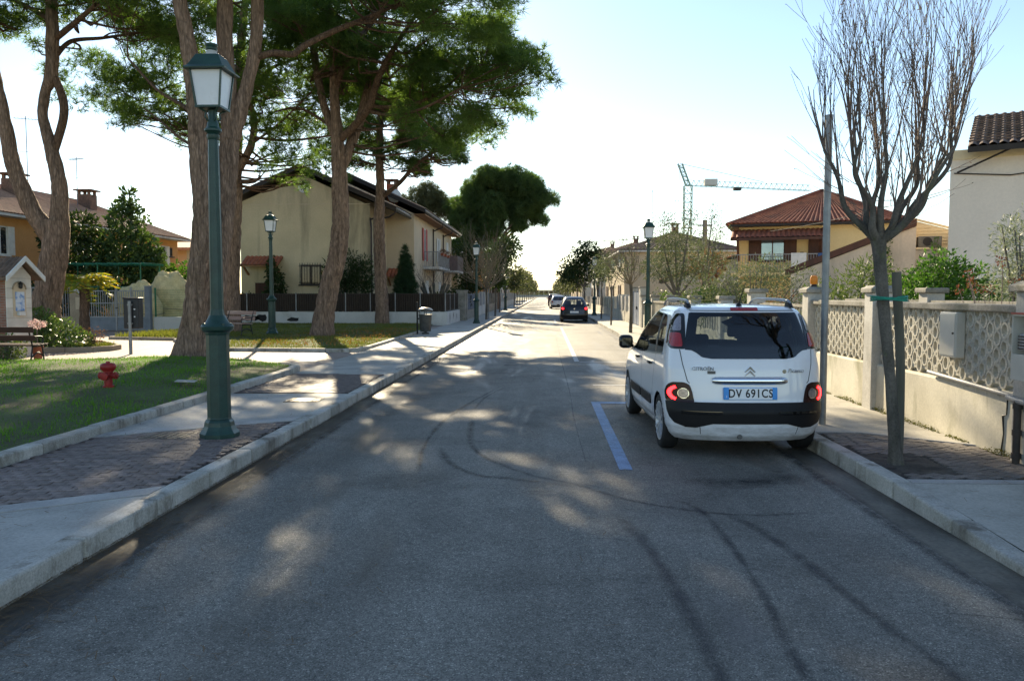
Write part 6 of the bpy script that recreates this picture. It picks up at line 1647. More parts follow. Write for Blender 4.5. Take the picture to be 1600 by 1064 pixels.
# ---- cream gabled house on the left
H = thing('gabled_house', 'cream two-storey house with stained gable, dark verges and faded red shutters', 'house', (-12, 46, 0))
def W_(x, y, z): return (x + 12, y - 46, z)
def loc_box(mb, x0, x1, y0, y1, z0, z1): return mb.box(x0 + 12, x1 + 12, y0 - 46, y1 - 46, z0, z1)
m_ = MB(); m_.prism([(x + 12, z) for x, z in ((-17, -.1), (-9.7, -.1), (-9.7, 6.55), (-13.5, 8.28), (-17, 6.75))], 44 - 46, 52 - 46, 'y'); m_.build('gable_wall', HM['cream'], H)
m_ = MB(); m_.prism([(x + 12, z) for x, z in ((-14.5, -.1), (-8.0, -.1), (-8.0, 6.55), (-12.1, 8.45), (-14.5, 7.4))], 48.5 - 46, 67.8 - 46, 'y'); m_.build('side_wall', HM['cream2'], H)
def roof2(x0, z0, xr, zr, x1, z1, y0, y1, th=.22):
    m_ = MB()
    m_.slab([W_(x0, y0, z0), W_(xr, y0, zr), W_(xr, y1, zr), W_(x0, y1, z0)][::-1], th)
    ro = m_.build('roof', HM['fascia'], H)
    m_ = MB(); m_.slab([W_(xr + .001, y0, zr), W_(x1, y0, z1), W_(x1, y1, z1), W_(xr + .001, y1, zr)][::-1], th); r2 = m_.build('roof', HM['fascia'], H)
    for r, (a, b_, c, d) in ((ro, ((x0, y0, z0), (x0, y1, z0), (xr, y1, zr), (xr, y0, zr))), (r2, ((x1, y0, z1), (x1, y1, z1), (xr, y1, zr), (xr, y0, zr)))):
        m_ = MB(); tiled(m_, W_(*a), W_(*b_), W_(*c), W_(*d), .3, .06, .01); m_.build('tiles', HM['tileb'], r)['kind'] = 'stuff'
    return r2
r2 = roof2(-17.5, 7.0, -13.5, 8.75, -8.15, 6.42, 43.5, 52.5)
r3 = roof2(-15.0, 7.85, -12.1, 9.0, -7.25, 6.78, 48.1, 68.2)
m_ = MB(); loc_box(m_, -7.95, -7.28, 48.3, 68, 6.46, 6.52); m_.build('soffit', HM['soffit'], H)
m_ = MB(); m_.tube([W_(-7.2, 48.1, 6.66), W_(-7.2, 68.2, 6.66)], .07, 8); m_.build('gutter', HM['rail'], H, smooth=True)
m_ = MB(); m_.tube([W_(-8.1, 43.5, 6.32), W_(-8.1, 48, 6.32)], .07, 8); m_.build('gutter', HM['rail'], H, smooth=True)
chimney(r2, -9.6 + 12, 50 - 46, 6.8, 8.5, HM['tile'], .6)
m_ = MB(); m_.lathe([(.3, 0), (.32, .02), (.3, .04)], 24, W_(-13.37, 43.96, 7.57), axis='y'); v_ = m_.build('gable_vent', HM['shutw'], H)
for k in range(8):
    a = k * math.pi / 4; m_ = MB(); m_.obox((-13.37 + 12 + .15 * math.cos(a), 43.955 - 46, 7.57 + .15 * math.sin(a)), (.12, .02, .045), 0, 0, -a); m_.build('vent_slot', HM['fascia'], v_)
m_ = MB(); loc_box(m_, -17.02, -9.68, 43.985, 44.1, 6.62, 6.66); m_.build('string_course', HM['cream2'], H)
win(H, W_(-13.05, 44.0, 2.75), (1, 0, 0), 1.15, 1.1, (HM['fascia'], HM['dkglass']), bars=True)
def awning(x0, x1, y, z, d, parent, axis=0):
    m_ = MB(); m_.slab([W_(x0, y - d, z - .5), W_(x1, y - d, z - .5), W_(x1, y, z), W_(x0, y, z)], .08); ao = m_.build('door_canopy', HM['soffit'], parent)
    m_ = MB(); tiled(m_, W_(x0, y - d, z - .5), W_(x1, y - d, z - .5), W_(x1, y, z), W_(x0, y, z), .22, .06, .01); m_.build('tiles', HM['tile'], ao)['kind'] = 'stuff'
    for x in (x0 + .15, x1 - .15): m_ = MB(); m_.bar(W_(x, y - .05, z - 1.0), W_(x, y - d + .1, z - .55), .09); m_.build('brace', HM['soffit'], ao)
awning(-16.7, -14.6, 44.0, 3.75, .95, H)
m_ = MB(); loc_box(m_, -16.2, -15.2, 43.96, 44.02, .1, 2.3); m_.build('door', HM['shutb'], H)
awning(-9.6, -8.2, 48.5, 3.2, .9, H)
# street side: shutters, balconies, downpipes
def sidewin(y, z, w, h, opened=True, sh=HM['shutp']): return win(H, W_(-8.0, y, z), (0, 1, 0), w, h, (HM['shutw'], HM['dkglass']), sh, opened, sill=False)
sidewin(52.6, 4.9, 1.0, 2.1); sidewin(59.3, 4.9, .9, 1.7, True, HM['shutw']); sidewin(64.6, 4.7, 1.1, 2.2, False, HM['shutw']); sidewin(53.5, 1.8, 1.0, 1.5, False, HM['shutw']); sidewin(60, 1.8, 1.0, 1.5, False, HM['shutw'])
m_ = MB(); loc_box(m_, -8, -6.95, 52.0, 58.0, 3.3, 3.46); bo = m_.build('balcony', HM['whitew'], H)
m_ = MB()
for k in range(44): m_.bar(W_(-7.0, 52.0 + k * .138, 3.46), W_(-7.0, 52.0 + k * .138, 4.4), .022)
for k in range(8): m_.bar(W_(-7.9 + k * .12, 52.02, 3.46), W_(-7.9 + k * .12, 52.02, 4.4), .022)
m_.bar(W_(-7.0, 52, 4.42), W_(-7.0, 58, 4.42), .05); m_.bar(W_(-8, 52.02, 4.42), W_(-7.0, 52.02, 4.42), .05); m_.build('railing', HM['rail'], bo)
for y in (53.5, 55.2, 56.8): fb = MB(); fb.obox(W_(-6.92, y, 4.32), (.2, .7, .16)); fb.build('flower_box', HM['tile'], bo, bevel=.01)
leaves('balcony_plants', [(W_(-6.92, 53.5 + 1.65 * k, 4.5), (.18, .45, .16)) for k in range(3)], 400, .09, LF['buds'], bo)
m_ = MB(); loc_box(m_, -8, -6.9, 62.6, 67.0, 3.35, 3.5); b2 = m_.build('balcony', HM['whitew'], H)
m_ = MB(); loc_box(m_, -6.98, -6.9, 62.6, 67.0, 3.5, 4.65); loc_box(m_, -8, -6.98, 62.6, 62.68, 3.5, 4.65); m_.build('balcony_panel', HM['balc'], b2)
for y in (56.5, 62.0):
    m_ = MB(); q = smooth_path([W_(-7.25, y, 6.6) + (.05,), W_(-7.3, y, 6.35) + (.05,), W_(-7.85, y - .1, 6.1) + (.05,), W_(-7.92, y - .1, 5.7) + (.05,), W_(-7.92, y - .1, .1) + (.05,)], .2); m_.tube([a[:3] for a in q], .05, 8); m_.build('downpipe', HM['copper'], H, smooth=True)
m_ = MB(); q = smooth_path([W_(-8.2, 43.7, 6.2) + (.05,), W_(-8.6, 43.8, 5.9) + (.05,), W_(-9.6, 43.92, 5.8) + (.05,), W_(-9.62, 43.93, 5.3) + (.05,), W_(-9.62, 43.93, .1) + (.05,)], .2); m_.tube([a[:3] for a in q], .05, 8); m_.build('downpipe', HM['copper'], H, smooth=True)
aerial('tall aerial on the ridge of the cream gabled house', (-10.6, 51, 7.6), 3.0)
aerial('lower aerial beside the chimney of the cream gabled house', (-9.9, 51.5, 7.4), 2.2)
t = thing('satellite_dish', 'small satellite dish on the roof of the cream gabled house', 'dish', (-9.3, 49.2, 7.2)); m_ = MB(); m_.tube([(0, 0, -.5), (0, 0, .5)], .03, 6); m_.build('mast', HM['ant'], t)
m_ = MB(); m_.lathe([(.02, -.06), (.2, -.03), (.4, .04), (.42, .05), (.2, -.01)], 18, (0, -.1, .5), axis='y'); m_.build('reflector', HM['shutw'], t, smooth=True)
# boundary wall and fence of that house
t = thing('fenced_wall', 'low white boundary wall topped by a brown steel fence round the cream house', 'wall', (-10, 40.1, .12))
runs = [((-16.5, 40.1), (-4.95, 40.1)), ((-4.95, 40.1), (-4.95, 46))]
m_ = MB(); m_.box(-6.5, 5.05, -.1, .1, -.15, .66); m_.build('wall_base', HM['whitew'], t)
m_ = MB(); m_.box(4.85, 5.05, .1, 5.9, -.15, .66); m_.build('wall_base', HM['whitew'], t)
for (x, z, w_, h_) in ((-5.0, .33, .5, .18), (-4.4, .38, .35, .2), (-5.6, .3, .3, .16), (-2.8, .28, .35, .12)):
    m_ = MB(); P2 = [(x + w_ * (.6 + .5 * random.random()) * math.cos(a), z + h_ * (.6 + .6 * random.random()) * math.sin(a)) for a in np.linspace(0, 6.28, 12, endpoint=False)]
    m_.prism(P2, -.104, -.101, 'y'); m_.build('flaked_patch', CM['dark'], t)
for (y, z0, z1) in ((1.0, .05, .62), (2.6, .2, .6), (4.2, .1, .5)):
    m_ = MB(); m_.prism([(y + random.uniform(0, .15), z0), (y + .22, (z0 + z1) / 2), (y + .12, z1), (y - .02, z1 * .8)], 5.051, 5.054, 'x'); m_.build('flaked_patch', CM['dark'], t)
def fence_panels(a, b_, n, z0, z1):
    a = Vector(a); b_ = Vector(b_)
    for k in range(n):
        p = a.lerp(b_, k / n); q = a.lerp(b_, (k + 1) / n); L = (q - p).length
        m_ = MB(); m_.bar(p + Vector((0, 0, z0)), p + Vector((0, 0, z1 + .03)), .05); m_.build('post', HM['rail'], t)
        m_ = MB(); nb = int(L / .11)
        for j in range(1, nb): s = p.lerp(q, j / nb); m_.bar(s + Vector((0, 0, z0 + .04)), s + Vector((0, 0, z1)), .022)
        for z in (z0 + .06, z1 - .03): m_.bar(p + Vector((0, 0, z)), q + Vector((0, 0, z)), .035)
        o = m_.build('bar_panel', HM['dfence'], t); o['kind'] = 'stuff'
    m_ = MB(); d = (b_ - a).normalized(); nn = Vector((-d.y, d.x, 0)) * .09
    m_.add([a + nn + Vector((0, 0, z0 + .03)), b_ + nn + Vector((0, 0, z0 + .03)), b_ + nn + Vector((0, 0, z1 - .05)), a + nn + Vector((0, 0, z1 - .05)), a + nn * 1.15 + Vector((0, 0, z0 + .03)), b_ + nn * 1.15 + Vector((0, 0, z0 + .03)), b_ + nn * 1.15 + Vector((0, 0, z1 - .05)), a + nn * 1.15 + Vector((0, 0, z1 - .05))], [(0, 1, 2, 3), (7, 6, 5, 4), (0, 4, 5, 1), (1, 5, 6, 2), (2, 6, 7, 3), (3, 7, 4, 0)]); m_.build('reed_screen', HM['dreed'], t)
fence_panels((-6.5, 0, 0), (4.95, 0, 0), 9, .66, 1.60); fence_panels((4.95, 0, 0), (4.95, 5.9, 0), 3, .66, 1.60)
# plants in that garden
shrub('conifer', 'narrow dark conifer by the corner of the cream house', (-7.6, 43.0, .1), [((0, 0, .9), (.85, .85, .9)), ((0, 0, 1.9), (.65, .65, .9)), ((.05, 0, 2.8), (.42, .42, .9)), ((0, 0, 3.6), (.2, .2, .6))], 4200, .20, 'cypress', TUFT, 4, 'tree')
shrub('oleander', 'tall dark oleander clump against the gable wall', (-10.6, 42.6, .1), [((-.7, 0, 1.6), (.8, .7, 1.5)), ((.5, 0, 1.9), (.8, .7, 1.5)), ((-.1, 0, 2.9), (.9, .7, 1.1)), ((.9, 0, 2.6), (.5, .5, 1.0)), ((-1.0, 0, 2.8), (.4, .4, .7))], 5200, .24, 'dark', NLEAF, 14)
shrub('climber', 'bushy evergreen climbing beside the tiled door canopy', (-14.9, 43.0, .1), [((0, 0, 1.0), (.7, .6, 1.0)), ((.2, 0, 2.0), (.5, .5, 1.0)), ((.0, 0, 2.9), (.28, .3, .7))], 2200, .2, 'dark', LEAF, 6)
shrub('climber', 'low shrub behind the brown fence by the tiled canopy', (-16.0, 42.2, .1), [((0, 0, .8), (.6, .5, .8)), ((-.5, 0, 1.1), (.5, .5, .5))], 900, .18, 'dark', LEAF, 6)
t = thing('pollarded_shrub', 'knotty leafless pollarded shrub inside the brown fence', 'shrub', (-6.2, 44.6, .1))
random.seed(5)
tr_ = MB(); tw = MB(); v, f = bark_tube([(0, 0, 0, .10), (.05, 0, .6, .09), (0, 0, 1.1, .1)], 10, .02, .06); tr_.add(v, f)
for k in range(7):
    a = k * .9; e = (.8 * math.cos(a), .8 * math.sin(a), 1.9 + .35 * random.random()); v, f = bark_tube([(0, 0, 1.0, .07), (e[0] * .55, e[1] * .55, 1.35, .06), e + (.085,)], 8, .02, .06); tr_.add(v, f)
    for _ in range(9): grow(tw, e, (random.gauss(0, .5), random.gauss(0, .5), 1), random.uniform(.5, 1.2), .009, 1, .5, .05, (1, 3), .05, .004, 4)
tr_.build('stems', BK['bare'], t, smooth=True); tw.build('twigs', BK['twig'], t)
shrub('round_shrub', 'clipped round evergreen shrub behind the pillar of the blue-grey gate', (-6.1, 50, .1), [((0, 0, 1.0), (1.0, 1.0, .9)), ((.3, 1.5, 1.2), (1.0, 1.2, .8))], 2200, .16, 'dark')

# ---- orange house far left
H2 = thing('orange_house', 'long orange rendered house with hipped tile roof and white shutters', 'house', (-25.5, 40, 0))
m_ = MB(); m_.box(-8.5, 0, -12, 14.5, -.1, 5.35); m_.build('walls', HM['orange'], H2)
ex0, ex1, ey0, ey1, ez, rz_ = -9.1, .7, -12.6, 15.2, 5.3, 7.6; rx_ = -4.2
m_ = MB(); m_.box(ex0, ex1, ey0, ey1, ez, ez + .12); m_.build('eaves', HM['whitew'], H2)
m_ = MB(); V = [(ex0, ey0, ez + .12), (ex1, ey0, ez + .12), (ex1, ey1, ez + .12), (ex0, ey1, ez + .12), (rx_, ey0 + 4.9, rz_), (rx_, ey1 - 4.9, rz_)]
m_.add(V, [(0, 1, 4), (1, 2, 5, 4), (2, 3, 5), (3, 0, 4, 5), (3, 2, 1, 0)]); ro = m_.build('roof', HM['tiley'], H2)
m_ = MB(); tiled(m_, V[1], V[2], V[5], V[4], .26, .06, .015); m_.build('tiles', HM['tiley'], ro)['kind'] = 'stuff'
for y in (-3.6, 3.2, 12.2): win(H2, (0, y, 4.2), (0, 1, 0), 1.0, 1.35, (HM['shutw'], HM['dkglass']), HM['shutw'])
win(H2, (0, 14.0 - .6, 4.5), (0, 1, 0), .5, .6, (HM['fascia'], HM['dkglass']))
for x, y in ((-2.7, 1.5), (-2.7, 8.3)): chimney(ro, x, y, 6.2, 7.75, HM['tileb'], .8)
t = thing('house', 'pale low house behind the orange one with a sloping tile roof', 'house', (-31, 62, 0)); m_ = MB(); m_.box(-5, 5, -5, 5, -.1, 5.0); m_.build('walls', HM['cream2'], t); m_ = MB(); m_.slab([(-5.6, -5.6, 5.), (5.6, -5.6, 5.), (5.6, 5.6, 6.4), (-5.6, 5.6, 6.4)], .2); m_.build('roof', HM['tiley'], t)
win(t, (2.5, -5, 3.8), (1, 0, 0), 1., 1.3, (HM['shutw'], HM['dkglass']), HM['shutw'])
aerial('thin aerial above the front part of the orange house', (-28.2, 42.7, 7.0), 4.3)
aerial('thin aerial near the second chimney of the orange house', (-28.2, 47.3, 7.0), 2.9)

# ---- gate and garden boundary
t = thing('garden_gate', 'grey double gate of upright bars above a blue-grey kick panel', 'gate', (-18.15, 33, .1))
for k in range(26): 
    m_ = MB(); m_.box(-1.28 + k * .1005, -1.255 + k * .1005, -.012, .012, .62, 1.72); m_.build('bar', HM['gatep'], t)
m_ = MB(); m_.box(-1.28, 1.28, -.01, .01, .06, .62); m_.build('kick_panel', HM['gatel'], t)
for z in (.60, 1.18, 1.70): m_ = MB(); m_.box(-1.3, 1.3, -.025, .025, z, z + .045); m_.build('rail', HM['gatep'], t)
for x in (-1.3, -.02, .62, 1.26): m_ = MB(); m_.box(x, x + .07, -.04, .04, .04, 1.86); m_.build('stile', HM['gatep'], t)
m_ = MB(); m_.box(.0, .12, -.07, -.04, .98, 1.02); m_.build('handle', FM['castblk'], t)
t = thing('gate_pillar', 'sandy stone gate pillar with letterbox and house number', 'pillar', (-19.75, 33, .1))
m_ = MB(); m_.box(-.27, .27, -.25, .25, -.1, 1.95); m_.build('shaft', HM['stone'], t, bevel=.015)
m_ = MB(); m_.box(-.33, .33, -.31, .31, 1.95, 2.05); m_.build('cap', HM['stone'], t, bevel=.02)
m_ = MB(); m_.box(.0, .18, -.275, -.25, .95, 1.45); m_.build('letterbox', HM['cream2'], t, bevel=.01)
for x, z in ((-.06, 1.72), (.07, 1.72), (.1, 1.60)): m_ = MB(); m_.box(x, x + .09, -.265, -.25, z, z + .1); m_.build('bell_plate', HM['shutw'], t)
m_ = MB(); m_.box(1.9 + .0, 0, 0, 0, 0, 0)
t = thing('gate_post', 'grey steel post hanging the right leaf of the double gate', 'post', (-16.75, 33, .1)); m_ = MB(); m_.box(-.11, .11, -.11, .11, -.1, 1.9); m_.build('shaft', HM['gatel'], t, bevel=.01); m_ = MB(); m_.box(-.13, .13, -.13, .13, 1.9, 1.94); m_.build('cap', HM['gatep'], t)
t = thing('side_fence', 'grey railing on a sandy wall beside the letterbox pillar', 'fence', (-21.2, 33, .1))
m_ = MB(); m_.box(-1.6, 1.18, -.1, .1, -.1, .65); m_.build('wall_base', HM['stone'], t)
for k in range(24): m_ = MB(); m_.box(-1.5 + k * .112, -1.475 + k * .112, -.012, .012, .65, 1.85); m_.build('bar', HM['gatep'], t)
m_ = MB(); m_.box(-1.6, 1.18, -.022, .022, 1.83, 1.88); m_.build('rail', HM['gatep'], t)
t = thing('mesh_fence', 'green wire mesh fence on a white and blue painted low wall', 'fence', (-14.8, 33.2, .1))
m_ = MB(); m_.box(-1.8, -.35, -.1, .1, -.1, .62); m_.build('white_base', HM['whitew'], t)
m_ = MB(); m_.box(-.345, .5, -.1, .1, -.1, .60); m_.build('blue_base', M('blue_painted_base', (.10, .24, .36), (.08, .19, .29), .7, sc=3), t)
m_ = MB(); m_.box(.505, 1.3, -.1, .1, -.1, .60); m_.build('white_base', HM['whitew'], t)
for x in (-1.75, -.35, .5, 1.2): m_ = MB(); m_.tube([(x, 0, 0), (x, 0, 1.85)], .035, 8); m_.build('post', HM['greenp'], t, smooth=40)
m_ = MB()
for k in range(60): m_.bar((-1.75 + k * .05, 0, .62), (-1.75 + k * .05, 0, 1.8), .006)
for k in range(12): m_.bar((-1.75, 0, .65 + k * .1), (1.2, 0, .65 + k * .1), .006)
m_.build('wire_mesh', HM['greenp'], t)['kind'] = 'stuff'
def bundle(label, loc, a, b_, c, seed):
    t = thing('wrapped_plant', label, 'plant cover', loc); V = []; F = []; nu, nv = 36, 18
    for j in range(nv + 1):
        ph = math.pi * .5 * (j / nv); 
        for i in range(nu):
            th = 2 * math.pi * i / nu; d = Vector((math.cos(th) * math.cos(ph), math.sin(th) * math.cos(ph), math.sin(ph)))
            r = 1 + .16 * mnoise.noise(d * 2.3 + Vector((seed, 0, 0))) + .07 * mnoise.noise(d * 6 + Vector((0, seed, 0)))
            V.append((a * d.x * r * 1.02 ** 0, b_ * d.y * r, c * (d.z ** .8) * r))
    for j in range(nv):
        for i in range(nu): F.append((j * nu + i, j * nu + (i + 1) % nu, (j + 1) * nu + (i + 1) % nu, (j + 1) * nu + i))
    m_ = MB(); m_.add(V, F); m_.build('fleece', HM['burlap'], t, smooth=True)
    m_ = MB(); m_.tube([(a * 1.05 * math.cos(q), b_ * 1.05 * math.sin(q), c * .35 + .03 * math.sin(q * 3)) for q in np.linspace(0, 6.283, 30)], .018, 5); m_.build('binding_cord', HM['stone'], t)
bundle('low straw-coloured fleece over plants behind the double gate', (-18.1, 34.6, .1), 1.15, .7, 2.05, 1.3)
bundle('tall straw-coloured fleece mound behind the green mesh fence', (-17.35, 36.2, .1), 1.1, .8, 2.6, 4.1)
t = thing('pergola', 'green tubular pergola frame standing in the orange house garden', 'pergola', (-20.4, 36.5, .1))
for x in (-2.0, .0, 2.0):
    for y in (-.9, .9): m_ = MB(); m_.tube([(x, y, -.05), (x, y, 3.0)], .03, 8); m_.build('post', HM['greenp'], t, smooth=40)
for y in (-.9, .9):
    for z in (2.95, 1.9): m_ = MB(); m_.tube([(-2.2, y, z), (2.2, y, z)], .03, 8); m_.build('rail', HM['greenp'], t, smooth=40)
for k in range(9): m_ = MB(); m_.tube([(-2.1 + k * .525, -1., 3.0), (-2.1 + k * .525, 1., 3.0)], .022, 6); m_.build('rafter', HM['greenp'], t, smooth=40)
# garden trees by the orange house
shrub('magnolia_tree', 'tall dark glossy-leaved evergreen tree in front of the orange house', (-20.6, 38.6, .1), [((0, 0, 2.2), (1.9, 1.6, 1.5)), ((.1, 0, 3.7), (1.5, 1.4, 1.3)), ((.0, 0, 5.1), (.9, .9, 1.0)), ((.1, 0, 6.1), (.4, .4, .7)), ((1.0, -.3, 3.0), (1.0, .9, 1.0)), ((-1.2, -.2, 3.4), (.9, .9, 1.0))], 7000, .27, 'magnolia', LEAF, 10, 'tree', parts=('crown', 'trunk'))
shrub('evergreen_tree', 'brownish evergreen tree left of the tall glossy one', (-23.2, 38.2, .1), [((0, 0, 2.2), (1.4, 1.3, 1.6)), ((.1, 0, 3.8), (1.4, 1.2, 1.1)), ((.6, 0, 4.8), (.9, .8, .8)), ((-.8, 0, 4.3), (.7, .7, .8))], 4200, .24, 'dark', LEAF, 8, 'tree', parts=('crown', 'trunk'))
shrub('garden_hedge', 'bright green bushy hedge below the far white shutters', (-18.9, 40.0, .1), [((0, 0, 1.5), (1.1, 1.0, 1.6)), ((1.3, 0, 1.7), (1.0, 1.0, 1.7)), ((2.2, .2, 1.6), (.8, .8, 1.6)), ((-.6, 0, 2.3), (.8, .8, .9))], 4600, .22, 'green', LEAF, 10)
shrub('dark_hedge', 'dark hedge filling the garden under the green pergola', (-21.0, 37.8, .1), [((-2.4, 0, 1.0), (1.6, .8, 1.2)), ((0, 0, 1.0), (1.7, .8, 1.2)), ((2.2, 0, .9), (1.5, .8, 1.1)), ((-4.5, 0, 1.2), (1.6, .8, 1.3))], 4200, .2, 'dark', LEAF, 10)
t = thing('small_palm', 'small palm with yellow and orange fronds beside the forked pine', 'palm', (-18.0, 30.4, .1))
m_ = MB(); v, f = bark_tube([(0, 0, -.05, .20), (0, 0, 1.0, .17), (.05, 0, 2.1, .20)], 14, .05, .07); m_.add(v, f); m_.build('trunk', BK['limb'], t, smooth=True, fix=False)
random.seed(3); P = []; Dn = []
for k in range(30):
    a = random.uniform(0, 6.28); e = random.uniform(-.4, .9); L = random.uniform(.75, 1.15); fr = []
    for s in np.linspace(.15, 1, 12):
        q = Vector((math.cos(a) * L * s, math.sin(a) * L * s, 2.15 + math.sin(e) * L * s - .55 * s * s)); P.append(q); P.append(q)
        for sg in (-1, 1): Dn.append((math.cos(a) * .8 - sg * math.sin(a), math.sin(a) * .8 + sg * math.cos(a), -.25))
V, F = scatter(NLEAF[0], NLEAF[1], np.array([tuple(p) for p in P]), rng.uniform(.25, .42, len(P)), np.array(Dn), .15); npmesh('fronds', V, F, LF['palm'], t)
# ---- shrine
t = thing('roadside_shrine', 'little brick wayside shrine with tiled gable roof and arched niche', 'shrine', (-13.78, 19.75, .1), R_(-14))
m_ = MB(); m_.box(-.55, .47, -.32, .32, -.05, 2.05); m_.build('brick_body', HM['brick'], t)
m_ = MB(); m_.prism([(-.36, -.05), (.36, -.05), (.36, 2.05), (0, 2.42), (-.36, 2.05)], .47, .50, 'x'); fo = m_.build('white_front', HM['wbrick'], t)
for sg in (-1, 1):
    m_ = MB(); m_.slab([(-.65, sg * .54, 2.02), (.72, sg * .54, 2.02), (.72, sg * .002, 2.52), (-.65, sg * .002, 2.52)][::sg], .07); ro = m_.build('roof', HM['tileb'], t)
    m_ = MB(); tiled(m_, (-.65, sg * .54, 2.02), (.72, sg * .54, 2.02), (.72, 0, 2.52), (-.65, 0, 2.52), .14, .035, .004); m_.build('tiles', HM['tileb'], ro)
    m_ = MB(); m_.add([(.725, sg * .56, 1.92), (.725, sg * .56, 2.05), (.725, 0, 2.56), (.725, 0, 2.43), (.765, sg * .56, 1.92), (.765, sg * .56, 2.05), (.765, 0, 2.56), (.765, 0, 2.43)], [(0, 1, 2, 3), (7, 6, 5, 4), (0, 4, 5, 1), (1, 5, 6, 2), (2, 6, 7, 3), (3, 7, 4, 0)]); m_.build('barge_board', HM['shutw'], t)
ar = [(.19 * math.cos(a), 1.72 + .19 * math.sin(a)) for a in np.linspace(0, math.pi, 14)] + [(-.19, 1.05), (.19, 1.05)]
m_ = MB(); m_.prism(ar, .502, .508, 'x'); no = m_.build('niche', HM['cream2'], t)
m_ = MB(); m_.tube([(.515, y, z) for y, z in ar[:14]] , .02, 6); m_.build('niche_arch', HM['stone'], no, smooth=True)
m_ = MB(); m_.box(.509, .514, -.12, .14, 1.18, 1.66); m_.build('picture', M('blue_white_picture', (.62, .68, .76), (.10, .25, .55), .4, sc=5, lo=.42, hi=.55), no)
m_ = MB(); m_.box(.51, .60, -.09, .09, 1.06, 1.16); m_.build('flower_holder', HM['shutw'], no, bevel=.01)
m_ = MB(); m_.lathe([(.02, 1.74), (.045, 1.76), (.045, 1.85), (.06, 1.86), (.01, 1.92)], 8, (.56, 0, 0)); m_.build('niche_lantern', FM['castblk'], no)
# planted island with kerb, clipped glossy shrub, dry shrub
kerb('island_kerb', [(-17.5, 21.0), (-13.2, 21.3), (-12.55, 21.55), (-12.25, 22.0), (-12.3, 22.6), (-12.8, 23.3), (-14, 24.6), (-17.5, 25.2)], .12, .0, .24, .7, HM['stone'])
m_ = MB(); m_.prism([(-17.5, 21.1), (-13.2, 21.4), (-12.6, 21.65), (-12.35, 22.0), (-12.4, 22.6), (-12.9, 23.2), (-14, 24.5), (-17.5, 25.1)], .08, .19, 'z'); struct('planted_island', m_, A['soil'])
shrub('clipped_shrub', 'low spreading glossy shrub beside the brick shrine', (-14.2, 22.0, .15), [((-.35, 0, .55), (.75, .6, .62)), ((.35, -.05, .38), (.7, .55, .45)), ((.95, -.1, .25), (.45, .45, .28)), ((-.9, 0, .5), (.5, .5, .55))], 4200, .105, 'glossy', LEAF, 9, shell=.35)
shrub('dry_shrub', 'small twiggy reddish shrub at the end of the planted island', (-12.85, 22.1, .17), [((0, 0, .32), (.32, .3, .32))], 300, .05, 'buds', LEAF, 34, bark='twig', sr=.007)
n = 900; P = np.stack([rng.uniform(-13.6, -12.5, n), rng.uniform(21.7, 22.7, n), np.full(n, .18)], 1); V, F = scatter(np.array([(-.09, 0, 0), (.09, 0, 0), (0, .12, 1.)]), np.array([(0, 1, 2)]), P, rng.uniform(.08, .2, n), np.tile((0, 0, 1.), (n, 1)), .4); tag(npmesh('island_grass', V, F, G2), 'tufts of yellow green grass at the end of the planted island', 'grass', kind='stuff')
# small green bed near the mesh fence
kerb('bed_kerb', [(-15.4, 27.4), (-12.2, 26.6), (-11.6, 27.2), (-11.8, 28.5)], .12, .0, .2, .7, HM['stone'])
m_ = MB(); m_.prism([(-15.4, 27.5), (-12.2, 26.7), (-11.75, 27.2), (-11.9, 28.5), (-13, 31), (-15.4, 31.5)], .08, .15, 'z'); struct('planted_bed', m_, A['soil'])
n = 3500; P = np.stack([rng.uniform(-15.3, -12.1, n), rng.uniform(27.6, 30.6, n), np.full(n, .14)], 1); V, F = scatter(np.array([(-.1, 0, 0), (.1, 0, 0), (0, .12, 1.)]), np.array([(0, 1, 2)]), P, rng.uniform(.10, .25, n), np.tile((0, 0, 1.), (n, 1)), .4); tag(npmesh('bed_grass', V, F, G2), 'rough yellow green grass in the bed in front of the mesh fence', 'grass', kind='stuff')
# flowers lying on the bench back / ledge
t = thing('flower_pot', 'pot of white and pink flowers beside the shrine behind the dark bench', 'flowers', (-12.55, 19.15, .1)); m_ = MB(); m_.lathe([(.09, 0), (.13, .3), (.14, .32), (.12, .32)], 14); m_.build('pot', HM['tile'], t, smooth=40)
m_ = MB(); m_.tube([(0, 0, .3), (0, 0, .8)], .015, 5); m_.build('stems', BK['twig'], t)
leaves('blooms', [((0, 0, .86), (.2, .15, .09))], 260, .06, leafM('flower_petals', (.82, .76, .68), (.70, .35, .36), .6, .3, (1, 1, 1), 9.), t)
shrub('low_shrub', 'pale variegated shrub under the dark bench', (-13.0, 18.7, .1), [((0, 0, .3), (.5, .3, .32))], 700, .09, 'oleander')
# ================================================================ left street further on
t = thing('garden_gate', 'blue-grey mesh gate on a mossy stone base beside the pavement lamp', 'gate', (-5.0, 49.5, .12))
m_ = MB(); m_.box(0, .2, -1.2, 5.5, -.1, .55); m_.build('stone_base', WM['cap'], t)
for y in (-1.2, .9, 3.1, 5.3): m_ = MB(); m_.box(.06, .14, y, y + .08, .55, 1.6); m_.build('post', HM['gatel'], t)
m_ = MB()
for k in range(54): m_.bar((.1, -1.2 + k * .12, .58), (.1, -1.2 + k * .12, 1.55), .05, .03)
m_.build('slats', blueM, t)
for y, lab in ((46.35, 'weathered gate pillar butting against the white boundary wall'), (47.4, 'weathered gate pillar next to the blue-grey mesh gate')):
    t = thing('gate_pillar', lab, 'pillar', (-5.0, y, .12))
    m_ = MB(); m_.box(-.15, .35, -.25, .25, -.1, 1.7); m_.build('shaft', WM['cap'], t, bevel=.02)
    m_ = MB(); m_.box(-.19, .39, -.29, .29, 1.7, 1.78); m_.build('cap', WM['cap'], t, bevel=.02)
